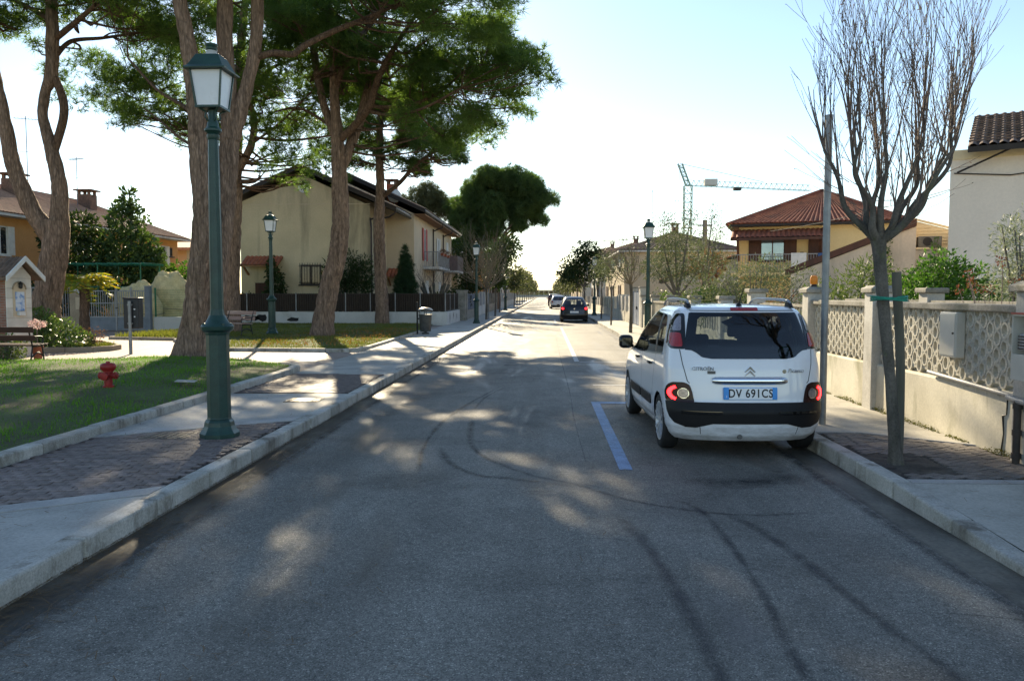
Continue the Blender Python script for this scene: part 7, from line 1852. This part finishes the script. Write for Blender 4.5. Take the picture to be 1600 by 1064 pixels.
t = thing('wicket_gate', 'narrow grey wicket between the two weathered gate pillars', 'gate', (-4.9, 46.875, .12))
for k in range(5): m_ = MB(); m_.box(0, .025, -.25 + k * .115, -.225 + k * .115, .1, 1.45); m_.build('bar', HM['gatep'], t)
for z in (.1, 1.42): m_ = MB(); m_.box(-.005, .03, -.27, .27, z, z + .05); m_.build('rail', HM['gatep'], t)
def lwall(label, y0, y1, h, mat, fm=None):
    t = thing('garden_wall', label, 'wall', (-5.0, y0, .12)); L = y1 - y0
    m_ = MB(); m_.box(0, .2, 0, L, -.1, h * .45); m_.build('base', mat, t)
    for k in range(int(L / 2.5) + 1): m_ = MB(); m_.box(-.03, .25, k * 2.5, k * 2.5 + .3, h * .45, h + .1); m_.build('pillar', mat, t)
    m_ = MB()
    for k in range(int(L / .14)): m_.bar((.1, k * .14, h * .45), (.1, k * .14, h), .04)
    m_.bar((.1, 0, h), (.1, L, h), .06); m_.build('railing', fm or HM['dfence'], t)
lwall('bluish wall with dark railing past the mesh gate', 55.3, 60, 1.5, HM['whitew'])
lwall('white pillared wall beyond the bluish one', 60.5, 66, 1.6, HM['whitew'], blueM)
lwall('brown fenced wall under the broad umbrella pine', 66.5, 82, 1.5, WM['cap'])
lwall('long pale wall receding along the left pavement', 82.5, 130, 1.5, HM['whitew'])
# street trees
def twig_ball(name, label, loc, trunk_h, r, n, mat, stake=True, leaf=None, nl=0, size=.1, group='street trees', squash=1.15):
    t = thing(name, label, 'tree', loc, 0, group); m_ = MB()
    v, f = bark_tube([(0, 0, -.1, .075), (.02, 0, trunk_h * .6, .06), (0, 0, trunk_h, .07)], 8, .01, .15); m_.add(v, f); tr = m_.build('trunk', BK['bare'], t, smooth=True, fix=False)
    if stake: m_ = MB(); m_.tube([(.14, .05, -.1), (.14, .05, trunk_h * .95)], .04, 6); m_.build('stake', FM['galv'], t)
    tw = MB()
    for k in range(n):
        a = random.uniform(0, 6.28); e = random.uniform(.15, 1.4)
        d = Vector((math.cos(a) * math.cos(e), math.sin(a) * math.cos(e), math.sin(e) * squash))
        grow(tw, (0, 0, trunk_h - .05), d, r * random.uniform(1.2, 1.9), .022, 2, .5, .06, (2, 4), .06, .005, 4)
    cr = tw.build('crown', BK[mat], t, fix=False)
    if leaf: leaves('foliage', [((random.uniform(-.5, .5) * r, random.uniform(-.5, .5) * r, trunk_h + r * squash * random.uniform(.5, 1.3)), (r * .55,) * 3) for _ in range(10)], nl, size, LF[leaf], t)
    return t
random.seed(9)
twig_ball('street_tree', 'round bare street tree with a pale twiggy head beside the pavement lamp', (-3.6, 48.5, .12), 1.9, 1.35, 46, 'twigp')
def leafy(label, loc, trunk_h, clumps, n, size, leaf, group='street trees', r=.07, tpl=LEAF):
    t = thing('street_tree', label, 'tree', loc, 0, group); m_ = MB()
    v, f = bark_tube([(0, 0, -.1, r), (.03, 0, trunk_h * .6, r * .8), (0, 0, trunk_h, r * .85)], 9, .01, .12); m_.add(v, f)
    for c, q in clumps[:7]: v, f = bark_tube([(0, 0, trunk_h - .05, r * .6), (c[0] * .5, c[1] * .5, trunk_h + (c[2] - trunk_h) * .45, r * .4), tuple(c) + (r * .15,)], 6, .006, .15); m_.add(v, f)
    m_.build('trunk', BK['olive'], t, smooth=True, fix=False)
    leaves('crown', clumps, n, size, LF[leaf], t, tpl, .8); return t
leafy('dark evergreen street tree past the pale twiggy one', (-3.5, 55.5, .12), 1.8, [((0, 0, 3.0), (.9, .9, 1.1)), ((.4, 0, 4.2), (1.0, .9, 1.0)), ((.9, 0, 5.0), (.8, .8, .7)), ((.2, 0, 2.4), (.6, .6, .6))], 2400, .22, 'dark')
leafy('reddish-tipped leafy tree under the umbrella pine', (-3.8, 66, .12), 2.2, [((0, 0, 4.0), (1.1, 1.1, 1.2)), ((.8, 0, 5.2), (1.0, 1.0, 1.0)), ((-.6, 0, 5.0), (.9, .9, .9))], 1800, .28, 'oleander')
leafy('tall dark garden tree between the mauve balcony and the umbrella pine', (-7.0, 72, .1), 2.0, [((0, 0, 3.4), (1.4, 1.3, 1.4)), ((.8, 0, 4.6), (1.3, 1.2, 1.2)), ((-.6, 0, 5.2), (1.2, 1.2, 1.1)), ((.2, 0, 2.2), (1.2, 1.2, .8))], 3000, .3, 'dark', 'garden trees', .12)
for k, y in enumerate((92, 101, 112, 124, 137, 152, 170, 190, 215, 245, 280)):
    s = random.uniform(.9, 1.15)
    leafy('clipped street tree in the far row on the left pavement', (-3.6, y, .12), 1.9, [((0, 0, 3.2 * s), (1.3 * s, 1.3 * s, 1.2 * s)), ((.2, 0, 4.2 * s), (1.0, 1.0, .9)), ((-.3, 0, 2.6), (.9, .9, .6))], 700, .38, 'haze_tree', 'clipped trees in the far left row')
for k, y in enumerate((88, 98, 110, 124, 140, 160, 185, 215, 250, 290)):
    leafy('street tree in the far row on the right pavement', (3.5, y, .12), 1.9, [((0, 0, 3.1), (1.2, 1.2, 1.2)), ((-.2, 0, 4.1), (.9, .9, .9)), ((.4, 0, 2.7), (.9, .9, .7))], 650, .38, 'haze_tree', 'trees in the far right row')
# far houses left
def far_house(label, x0, x1, y0, y1, h, wall, tile, rise=1.6, side='left', wins=3, balcony=False):
    t = thing('house', label, 'house', (0, y0, 0)); L = y1 - y0
    m_ = MB(); m_.box(x0, x1, 0, L, -.1, h); m_.build('walls', wall, t)
    e = .5; xc = (x0 + x1) / 2; hw = (x1 - x0) / 2 + e
    V = [(x0 - e, -e, h), (x1 + e, -e, h), (x1 + e, L + e, h), (x0 - e, L + e, h), (xc, hw - e, h + rise), (xc, max(hw - e, L - hw + e), h + rise)]
    m_ = MB(); m_.box(x0 - e, x1 + e, -e, L + e, h - .12, h); m_.build('eaves', HM['whitew'], t)
    m_ = MB(); m_.add([(a, b_, c + .002) for a, b_, c in V], [(0, 1, 4), (1, 2, 5, 4), (2, 3, 5), (3, 0, 4, 5), (3, 2, 1, 0)]); ro = m_.build('roof', tile, t)
    m_ = MB(); tiled(m_, V[3], V[0], V[4], V[5], .3, .07, .02); tiled(m_, V[0], V[1], V[4], V[4], .3, .07, .02); m_.build('tiles', tile, ro)['kind'] = 'stuff'
    xf = x0 if side == 'left' else x1; ux = (0, -1, 0) if side == 'left' else (0, 1, 0)
    for z in (1.7, 4.4):
        if z > h - .6: continue
        for k in range(wins): win(t, (xf, (k + .6) * L / wins, z), ux, 1.0, 1.4, (HM['shutw'], HM['dkglass']), HM['shutw'] if z > 2 else HM['shutb'])
    if balcony:
        s = -1 if side == 'left' else 1
        m_ = MB(); m_.box(min(xf, xf + s * 1.1), max(xf, xf + s * 1.1), .5, L * .5, 2.9, 3.05); bo = m_.build('balcony', HM['whitew'], t)
        m_ = MB()
        for k in range(int(L * .5 / .15)): m_.bar((xf + s * 1.05, .5 + k * .15, 3.05), (xf + s * 1.05, .5 + k * .15, 3.95), .03)
        m_.bar((xf + s * 1.05, .5, 3.97), (xf + s * 1.05, L * .5, 3.97), .05); m_.build('railing', HM['rail'], bo)
    chimney(ro, xc + .6, L * .4, h + .4, h + rise + .7, HM['tileb'], .55)
    return t
far_house('brown house under the umbrella pine on the left', -18, -8.2, 74, 90, 5.6, HM['cream'], HM['tileb'], 1.6, 'right', 4)
far_house('terracotta house half hidden by the left street trees', -16, -7.6, 96, 112, 6.8, HM['orange'], HM['tile'], 1.6, 'right', 4, True)
far_house('white house far down the left side of the street', -16, -7.6, 118, 140, 6.4, HM['whitew'], HM['tileb'], 1.5, 'right', 4, True)
far_house('grey house near the far end of the left row', -17, -8, 150, 190, 6.2, HM['grey'], HM['tileb'], 1.5, 'right', 5)
# ================================================================ right side buildings
t = far_house('cream hip-roofed house behind the olive trees on the right', 6.1, 15, 62, 81, 5.0, HM['cream2'], HM['tileb'], 1.7, 'left', 3)
m_ = MB(); m_.tube([(7.9, -.08, 0), (7.9, -.08, 4.8)], .05, 6); m_.build('downpipe', HM['rail'], t)
far_house('white house with a bleached tile roof beyond the cream hip-roofed one', 6.0, 14, 88, 104, 5.9, HM['whitew'], HM['tiley'], 1.5, 'left', 3, True)
far_house('tall pale house with a railed roof terrace far down the right side', 5.6, 13, 112, 130, 7.0, HM['whitew'], HM['tiley'], 1.3, 'left', 3, True)
far_house('farthest pale house on the right side of the street', 6, 14, 140, 190, 6.4, HM['cream2'], HM['tileb'], 1.4, 'left', 5)
aerial('thin aerial on the roof of the white house beyond the cream hip-roofed one', (7.5, 90, 6.4), 4.)
aerial('tall aerial on the ridge of the cream hip-roofed house', (9.0, 68, 6.0), 4.4)
aerial('second aerial on the cream hip-roofed house', (11.2, 70, 6.0), 3.8)
aerial('short aerial on the tall pale house with the roof terrace', (8.5, 115, 7.5), 3.8)
# ---- pink-grey building at the right edge
t = thing('rendered_house', 'tall greyish pink rendered house with a dark tiled eave', 'house', (11.8, 24, 0), R_(-29))
m_ = MB(); m_.box(0, 11, 0, 9, -.1, 5.85); m_.build('walls', HM['pink'], t)
m_ = MB(); m_.box(-.02, 11.02, -.03, .1, 5.58, 5.86); m_.build('cornice', HM['sidingy'], t)
m_ = MB(); m_.slab([(.45, -.75, 5.82), (11.5, -.75, 5.82), (11.5, 4.5, 7.6), (.45, 4.5, 7.6)], .16); ro = m_.build('roof', HM['fascia'], t)
m_ = MB(); tiled(m_, (.45, -.75, 5.82), (11.5, -.75, 5.82), (11.5, 4.5, 7.6), (.45, 4.5, 7.6), .24, .07, .01)
for k in range(1, 12):
    f_ = k / 12; m_.box(.45, 11.5, -.75 + 5.25 * f_ - .03, -.75 + 5.25 * f_ + .03, 5.82 + 1.78 * f_ + .05, 5.82 + 1.78 * f_ + .10)
m_.build('tiles', HM['tileb'], ro)['kind'] = 'stuff'
m_ = MB(); m_.tube([(.1, -.03, 5.2), (1.5, -.05, 5.05), (3.2, -.03, 5.2), (11, -.03, 5.35)], .018, 6); m_.build('wall_cable', HM['fascia'], t)
m_ = MB(); m_.box(-.01, 11.01, -.012, .05, 2.55, 2.58); m_.build('string_course', HM['pink'], t)
m_ = MB(); m_.bar((-.7, -.6, 2.05), (6, -.6, 2.05), .05); m_.bar((-.7, -.6, 2.05), (.0, -.05, 2.6), .04); m_.bar((2.6, -.6, 2.05), (2.9, -.02, 2.6), .04); m_.bar((6, -.6, 2.05), (6, -.02, 2.05), .04); m_.build('awning_bar', HM['shutb'], t)
# ---- grey extension with sloping verge and cream siding
t = thing('extension_building', 'weathered grey side extension with dark sloping verge and cream siding', 'building', (8.25, 30, 0), R_(-18))
m_ = MB(); m_.prism([(.8, -.1), (4.9, -.1), (4.9, 4.05), (.8, 2.42)], 0, 4, 'y'); m_.build('grey_wall', HM['grey'], t)
m_ = MB(); m_.add([(.6, -.12, 2.38), (.6, -.12, 2.60), (4.9, -.12, 4.32), (4.9, -.12, 4.06), (.6, 4, 2.38), (.6, 4, 2.60), (4.9, 4, 4.32), (4.9, 4, 4.06)], [(0, 1, 2, 3), (7, 6, 5, 4), (0, 4, 5, 1), (1, 5, 6, 2), (2, 6, 7, 3), (3, 7, 4, 0)]); m_.build('verge', HM['shutb'], t)
m_ = MB(); m_.prism([(4.905, -.1), (8.2, -.1), (8.2, 3.25), (4.905, 3.25)], .15, 4, 'y'); m_.build('lower_wall', HM['grey'], t)
m_ = MB(); m_.box(4.905, 8.2, .06, .3, 3.25, 3.32); m_.build('ledge', HM['sidingy'], t)
top = lambda x: 4.32 - (x - 4.905) * .30
m_ = MB(); m_.prism([(4.905, 3.325), (8.2, 3.325), (8.2, top(8.2)), (4.905, top(4.905))], .9, 4, 'y'); so = m_.build('siding_wall', HM['sidingy'], t)
for k in range(9):
    z = 3.36 + k * .115; xe = min(8.2, 4.905 + max(0, (4.32 - z - .1)) / .30)
    if xe > 5.1: m_ = MB(); m_.add([(4.95, .87, z), (xe, .87, z), (xe, .895, z + .11), (4.95, .895, z + .11), (4.95, .9, z), (xe, .9, z), (xe, .9, z + .11), (4.95, .9, z + .11)], [(0, 1, 2, 3), (0, 4, 5, 1), (2, 6, 7, 3), (0, 3, 7, 4), (1, 5, 6, 2)]); m_.build('board', HM['sidingy'], so)
m_ = MB(); m_.bar((4.9, .9, 4.38), (8.3, .9, 3.36), .08, .08); m_.build('verge_trim', HM['sidingy'], t)
m_ = MB(); m_.box(5.0, 5.75, .32, .75, 3.33, 3.72); ao = m_.build('air_conditioner', M('ac_unit', (.16, .16, .15), (.11, .11, .10), .6, sc=6), t, bevel=.02)
m_ = MB(); m_.lathe([(.15, -.01), (.15, 0)], 16, (5.3, .315, 3.53), axis='y'); m_.build('fan_grille', CM['ink'], ao)
aerial('low aerial above the grey extension', (13.6, 33, 4.6), 1.0)
for k, (lbl, x) in enumerate((('ivy streak climbing the grey extension wall', 4.0), ('second ivy streak climbing the grey extension under the ledge', 5.5))):
    ca, sa = math.cos(R_(-18)), math.sin(R_(-18)); shrub('climbing_ivy', lbl, (8.25 + x * ca + .12 * sa, 30 + x * sa - .12 * ca, .0), [((0, 0, 1.4 + .5 * j), (.14, .06, .3)) for j in range(5)], 260, .1, 'green', LEAF, 3)
# ---- yellow hip-roof house with balcony
t = thing('hip_roof_house', 'yellow house with red pantile hip roof and a timber-shuttered balcony', 'house', (10.5, 44, 0), R_(-17))
m_ = MB(); m_.box(0, 7.7, 0, 8.6, -.1, 5.45); m_.build('walls', HM['yellow'], t)
e = .6; V = [(-e, -e, 5.40), (7.7 + e, -e, 5.40), (7.7 + e, 8.6 + e, 5.40), (-e, 8.6 + e, 5.40), (4.3, 4.3, 7.6)]
m_ = MB(); m_.box(-e, 7.7 + e, -e, 8.6 + e, 5.28, 5.40); m_.build('eaves', HM['fascia'], t)
m_ = MB(); m_.add(V, [(0, 1, 4), (1, 2, 4), (2, 3, 4), (3, 0, 4), (3, 2, 1, 0)]); ro = m_.build('roof', HM['tile'], t)
m_ = MB()
for a, b_ in ((0, 1), (3, 0), (1, 2)): tiled(m_, V[a], V[b_], V[4], V[4], .24, .07, .02)
m_.build('tiles', HM['tile'], ro)['kind'] = 'stuff'
for a in (0, 1): m_ = MB(); m_.tube([V[a], V[4]], .11, 8); m_.build('hip_ridge', HM['tile'], ro)
for k in range(1, 16):
    pass
m_ = MB(); m_.slab([(-.35, -1.35, 4.62), (4.4, -1.35, 4.62), (4.4, -.02, 5.1), (-.35, -.02, 5.1)], .14); po = m_.build('porch_roof', HM['shutb'], t)
m_ = MB(); tiled(m_, (-.35, -1.35, 4.62), (4.4, -1.35, 4.62), (4.4, -.02, 5.1), (-.35, -.02, 5.1), .24, .06, .01); m_.build('tiles', HM['tile'], po)['kind'] = 'stuff'
for x in (.0, 4.1): m_ = MB(); m_.bar((x, -.05, 3.5), (x, -1.0, 4.5), .12); m_.build('brace', HM['shutb'], po)
m_ = MB(); m_.box(-.3, 4.6, -1.3, 0, 2.62, 2.8); bo = m_.build('balcony', HM['yellow'], t)
for k in range(36): m_ = MB(); m_.box(-.26 + k * .135, -.235 + k * .135, -1.27, -1.25, 2.8, 3.72); m_.build('baluster', HM['rail'], bo)
m_ = MB(); m_.box(-.3, 4.6, -1.29, -1.23, 3.72, 3.77); m_.build('handrail', HM['rail'], bo)
m_ = MB(); m_.bar((4.6, -1.26, 3.75), (6.3, -1.26, 2.7), .05); m_.bar((4.6, -1.26, 2.9), (6.3, -1.26, 1.85), .05)
for k in range(9): m_.bar((4.7 + k * .19, -1.26, 2.85 - k * .117), (4.7 + k * .19, -1.26, 3.7 - k * .117), .025)
m_.build('stair_railing', HM['rail'], bo)
win(t, (1.75, 0, 4.05), (1, 0, 0), 1.25, 1.2, (HM['shutb'], HM['skyglass']), HM['shutb'])
m_ = MB(); m_.box(3.55, 4.6, -.06, .02, 2.8, 4.7); do = m_.build('door', HM['shutb'], t)
for z in (2.95, 3.85):
    for x in (3.65, 4.13): m_ = MB(); m_.box(x, x + .38, -.075, -.06, z, z + .72); m_.build('door_panel', HM['shutb'], do)
m_ = MB(); m_.box(3.15, 3.32, -.02, .0, 3.75, 3.9); m_.build('house_plaque', HM['shutb'], t)
o = tag((MB().box(0, .75, -.03, .03, 0, .75)).build('hung_towel', HM['shutw'], None), 'white towel hung over the balcony rail of the yellow house', 'towel'); ca, sa = math.cos(R_(-17)), math.sin(R_(-17)); o.location = (10.5 + 2.7 * ca + 1.31 * sa, 44 + 2.7 * sa - 1.31 * ca, 3.05); o.rotation_euler = (0, 0, R_(-17))
o = tag((MB().box(0, .5, -.03, .03, 0, .36)).build('hung_cloth', M('blue_cloth', (.04, .10, .26), None, .9), None), 'dark blue cloth hung over the balcony rail of the yellow house', 'cloth'); o.location = (10.5 + 4.0 * ca + 1.31 * sa, 44 + 4.0 * sa - 1.31 * ca, 3.42); o.rotation_euler = (0, 0, R_(-17))
t = thing('shed', 'low shed with a red tiled lean-to roof left of the yellow house', 'shed', (8.3, 46.5, 0), R_(-10)); m_ = MB(); m_.box(-1.2, 3.0, 0, 4, -.1, 2.4); m_.build('walls', HM['grey'], t); m_ = MB(); m_.slab([(-1.7, -.3, 2.45), (3.3, -.3, 4.1), (3.3, 4.3, 4.1), (-1.7, 4.3, 2.45)], .15); ro = m_.build('roof', HM['fascia'], t); m_ = MB(); tiled(m_, (-1.7, -.3, 2.45), (-1.7, 4.3, 2.45), (3.3, 4.3, 4.1), (3.3, -.3, 4.1), .25, .07, .01); m_.build('tiles', HM['tile'], ro)['kind'] = 'stuff'
m_ = MB(); m_.prism([(-1.2, 2.4), (3.0, 2.4), (3.0, 3.85)], .0, .1, 'y'); m_.build('gable', HM['whitew'], t)
# ---- crane
t = thing('tower_crane', 'green tower crane with a long level jib beyond the roofs', 'crane', (22.8, 130, 0))
cg = M('crane_green', (.22, .36, .32), (.18, .30, .27), .5, sc=3)
def lattice_mast(p0, p1, w_, n, r, mb):
    p0 = Vector(p0); p1 = Vector(p1); d = (p1 - p0).normalized(); a = d.orthogonal().normalized() if abs(d.z) < .9 else Vector((1, 0, 0)); b_ = d.cross(a)
    cs = [(a * x + b_ * y) * (w_ / 2) for x, y in ((-1, -1), (1, -1), (1, 1), (-1, 1))]
    for c in cs: mb.bar(p0 + c, p1 + c, r)
    for k in range(n):
        q = p0.lerp(p1, k / n); q2 = p0.lerp(p1, (k + 1) / n)
        for i in range(4): mb.bar(q + cs[i], q2 + cs[(i + 1) % 4], r * .6); mb.bar(q + cs[i], q + cs[(i + 1) % 4], r * .6)
m_ = MB(); lattice_mast((0, 0, 0), (0, 0, 18.95), 1.2, 14, .13, m_); m_.build('mast', cg, t)
m_ = MB(); lattice_mast((0, 0, 18.95), (-1.3, 0, 22.4), .7, 5, .12, m_); m_.build('tower_head', cg, t)
m_ = MB(); 
for k in range(24):
    x0, x1 = -.3 + k * .82, -.3 + (k + 1) * .82; z = lambda x: 18.9 - (x / 19) * .9
    m_.bar((x0, -.5, z(x0)), (x1, -.5, z(x1)), .08); m_.bar((x0, .5, z(x0)), (x1, .5, z(x1)), .08); m_.bar((x0, 0, z(x0) + .9), (x1, 0, z(x1) + .9), .06)
    for s in (-.5, .5): m_.bar((x0, s, z(x0)), ((x0 + x1) / 2, 0, z(x0) + .9), .035); m_.bar(((x0 + x1) / 2, 0, z(x0) + .9), (x1, s, z(x1)), .035)
m_.build('jib', cg, t)
m_ = MB(); m_.bar((-1.3, 0, 22.4), (12, 0, 19.4), .07); m_.bar((-1.3, 0, 22.4), (-1.5, 0, 15.5), .05); m_.build('tie_cable', HM['ant'], t)
m_ = MB(); m_.box(2.6, 4.6, -.6, .6, 18.9, 19.9); m_.build('counterweight', HM['whitew'], t); m_ = MB(); m_.box(7.2, 8.4, -.5, .5, 18.1, 18.6); m_.build('trolley', FM['castblk'], t)
# ---- utility pole, cables
t = thing('utility_pole', 'weathered timber utility pole among the olive trees', 'pole', (8.9, 45.2, 0)); m_ = MB(); m_.tube([(0, 0, -.1), (0, 0, 5.8)], [.17, .13], 10); m_.build('pole', M('pole_timber', (.30, .26, .21), (.22, .19, .15), .9, sc=4, stretch=(1, 1, .1)), t, smooth=40); m_ = MB(); m_.bar((-.4, 0, 5.5), (.4, 0, 5.5), .08); m_.build('cross_arm', HM['ant'], t)
def cable(label, a, b_, sag, r):
    p = [tuple(Vector(a).lerp(Vector(b_), s) - Vector((0, 0, sag * 4 * s * (1 - s)))) for s in np.linspace(0, 1, 24)]
    m_ = MB(); m_.tube(p, r, 5); tag(m_.build('overhead_cable', HM['fascia'], None), label, 'cable')
cable('thin cable crossing the street between the far houses', (-7.9, 98, 8.0), (10.0, 70, 6.6), .35, .032)
cable('thin cable strung from the yellow house to the rendered house', (12.3, 23.7, 4.9), (11.5, 44, 5.0), .2, .012)
cable('white cable slanting up past the leafless tree to the rendered house', (11.9, 23.8, 5.2), (17., 18., 8.4), .1, .03)
# ---- planting on the right
random.seed(11)
leafy('large olive tree with silvery foliage behind the long pale wall', (4.98, 30.4, .1), 1.5, [((-.5, -.2, 2.7), (.8, .8, .65)), ((.3, .2, 3.1), (.8, .8, .7)), ((-.9, -.6, 2.5), (.6, .6, .5)), ((-.1, 0, 3.7), (.7, .7, .6)), ((.8, 0, 2.5), (.6, .6, .5)), ((-.6, -.4, 3.4), (.6, .6, .5)), ((.4, -.3, 4.4), (.35, .35, .4)), ((-.5, 0, 4.3), (.4, .4, .4)), ((.1, 0, 2.3), (.7, .7, .4))], 6500, .13, 'olive', 'olive trees', .10, NLEAF)
leafy('slender olive with an airy top near the timber utility pole', (6.9, 35, .1), 2.0, [((0, 0, 3.3), (.8, .8, .7)), ((.5, 0, 4.2), (.6, .6, .7)), ((-.4, 0, 4.0), (.5, .5, .6)), ((.3, 0, 5.0), (.4, .4, .5)), ((.8, 0, 3.0), (.6, .6, .5))], 2600, .13, 'olive', 'olive trees', .09, NLEAF)
twig_ball('street_tree', 'bare brown-trunked street tree in front of the white gateposts', (3.46, 32.5, .12), 2.0, .8, 14, 'twigp', False, 'olive', 260, .09)
leafy('young olive street tree with a thin trunk near the garden door', (3.3, 40.2, .12), 1.7, [((0, 0, 2.6), (.8, .8, .8)), ((-.3, 0, 3.1), (.7, .7, .6)), ((.5, 0, 3.0), (.6, .6, .6))], 1300, .13, 'olive', 'olive trees', .05, NLEAF)
leafy('greyish olive street tree past the young one', (3.5, 50, .12), 1.8, [((0, 0, 2.9), (.9, .9, .9)), ((.3, 0, 3.6), (.8, .8, .7))], 1000, .16, 'olive', 'olive trees', .06, NLEAF)
leafy('dense dark round street tree above the black hatchback', (2.95, 61, .12), 2.1, [((-.6, 0, 3.5), (1.4, 1.3, 1.2)), ((.6, 0, 4.0), (1.4, 1.3, 1.3)), ((-1.2, 0, 3.0), (.9, .9, .8)), ((.1, 0, 4.9), (1.0, 1.0, .7)), ((1.2, 0, 3.2), (1., 1., .9))], 3600, .24, 'dark', 'street trees', .09)
t = thing('palm_stump', 'thick brown palm trunk among the olive trees', 'palm', (7.6, 38, .1)); m_ = MB(); v, f = bark_tube([(0, 0, -.1, .22), (0, 0, 1.5, .2), (0, 0, 2.5, .24)], 14, .05, .08); m_.add(v, f); m_.build('trunk', BK['limb'], t, smooth=True, fix=False)
leaves('dry_fronds', [((0, 0, 2.9), (.7, .7, .5))], 500, .4, LF['buds'], t, NLEAF)
def hedge(label, x, y0, y1, z0, z1, w_, n, size, leaf):
    t = thing('hedge', label, 'hedge', (x, (y0 + y1) / 2, .1)); L = (y1 - y0) / 2
    k = max(2, int(L * 2 / .9)); leaves('foliage', [((0, -L + (i + .5) * 2 * L / k, (z0 + z1) / 2), (w_, .7, (z1 - z0) / 2)) for i in range(k)], n, size, LF[leaf], t, LEAF, .5)
    m_ = MB()
    for i in range(k): m_.tube([(0, -L + (i + .5) * 2 * L / k, -.1), (0, -L + (i + .5) * 2 * L / k, z1 * .7)], .03, 5)
    m_.build('stems', BK['olive'], t)
hedge('clipped bright green hedge along the top of the long pale wall', 5.3, 27, 38, .4, 1.75, .5, 4200, .085, 'hedge')
shrub('oleander', 'large silvery oleander behind the driveway gate', (5.95, 23, .1), [((0, 0, 1.5), (1.3, 1.1, 1.0)), ((-1.1, .3, 1.3), (1.0, .9, .9)), ((1.1, 0, 1.6), (1.0, .9, .9)), ((.2, 0, 2.2), (.9, .8, .5)), ((-.8, 0, 2.0), (.5, .5, .4))], 5200, .13, 'olive', NLEAF, 24, shell=.8)
shrub('oleander', 'tall green oleander beside the orange gate beacon', (6.4, 17.0, .1), [((0, 0, 1.35), (.8, .7, .9)), ((.7, .2, 1.5), (.8, .7, .8)), ((-.5, 0, 1.2), (.6, .6, .7)), ((.4, 0, 2.0), (.45, .45, .45)), ((1.3, 0, 1.4), (.6, .6, .6))], 4600, .13, 'oleander', NLEAF, 24, shell=.8)
shrub('reddish_shrub', 'leafless reddish twiggy shrub between the two oleanders', (5.9, 20.6, .1), [((0, 0, 1.2), (.6, .6, .5))], 420, .06, 'buds', LEAF, 40, bark='twig', sr=.008)
shrub('evergreen_bush', 'fresh green bush with small leaves behind the pierced block wall', (6.6, 13.8, .1), [((0, 0, 1.35), (.75, .7, .8)), ((.55, .1, 1.45), (.65, .6, .7)), ((.1, 0, 1.95), (.45, .45, .42)), ((-.5, 0, 1.3), (.45, .5, .6)), ((1.0, 0, 1.2), (.5, .5, .6))], 10500, .08, 'green', LEAF, 12, shell=.6)
shrub('dry_hydrangea', 'dried red-brown flower heads on stalks behind the end pillar', (5.6, 10.0, .1), [((random.uniform(-.5, .5), random.uniform(-.5, .7), random.uniform(1.65, 2.05)), (.06, .06, .05)) for _ in range(11)], 300, .04, 'dry', LEAF, 22, bark='twig', sr=.007)
shrub('silver_olive', 'silver-leaved olive leaning in beside the rendered house', (6.65, 11.2, .1), [((.0, 0, 2.0), (.55, .5, .5)), ((.35, 0, 2.6), (.5, .45, .5)), ((-.25, 0, 1.7), (.35, .35, .35)), ((.7, 0, 2.2), (.5, .5, .6)), ((-.3, 0, 2.4), (.25, .25, .3))], 7000, .075, 'silver', NLEAF, 18, 'tree', shell=.8)
shrub('dark_bush', 'dark bush with yellow tips beside a capped pillar past the driveway gate', (5.7, 27, .1), [((0, 0, 1.15), (.7, .7, .65)), ((.9, 0, 1.1), (.6, .6, .6)), ((-.3, 0, 1.5), (.4, .4, .4))], 2600, .11, 'green', LEAF, 10)
shrub('dark_bush', 'dark spiky bush directly behind the driveway gate', (5.6, 24.6, .1), [((0, 0, 1.0), (.5, .5, .6))], 1300, .14, 'dark', NLEAF, 10)
# far end pavilion and haze of trees at the end of the street
t = thing('beach_pavilion', 'low pale colonnaded building at the far end of the street', 'building', (2, 345, 0))
for k in range(26): m_ = MB(); m_.box(-26 + k * 2.1, -25.5 + k * 2.1, 0, .5, 0, 2.6); m_.build('column', HM['sidingy'], t)
m_ = MB(); m_.box(-27, 29, -.3, 6, 2.6, 3.1); m_.build('roof_slab', HM['sidingy'], t); m_ = MB(); m_.box(-26, 28, 5, 6, -.1, 2.6); m_.build('back_wall', HM['cream2'], t)
shrub('tamarisk_clump', 'dark clump of bushes in front of the far pavilion', (-4, 338, 0), [((-4, 0, .9), (3, 1, 1)), ((2, 0, .8), (3, 1, .9)), ((10, 0, .9), (4, 1, 1))], 900, .6, 'haze_tree')
# yellowing leaves scattered on the back lawn and pavements
n = 1500; P = np.stack([rng.uniform(-9, -5.3, n), rng.uniform(22.3, 33, n), np.full(n, .27)], 1); V, F = scatter(LEAF[0], LEAF[1], P, rng.uniform(.04, .09, n), np.tile((0, 0, .3), (n, 1)), 1.)
o = npmesh('fallen_leaves', V, F, leafM('dead_leaves', (.36, .20, .07), (.24, .12, .05), .8, .2)); tag(o, 'orange-brown fallen leaves scattered over the back lawn', 'leaves', kind='stuff')
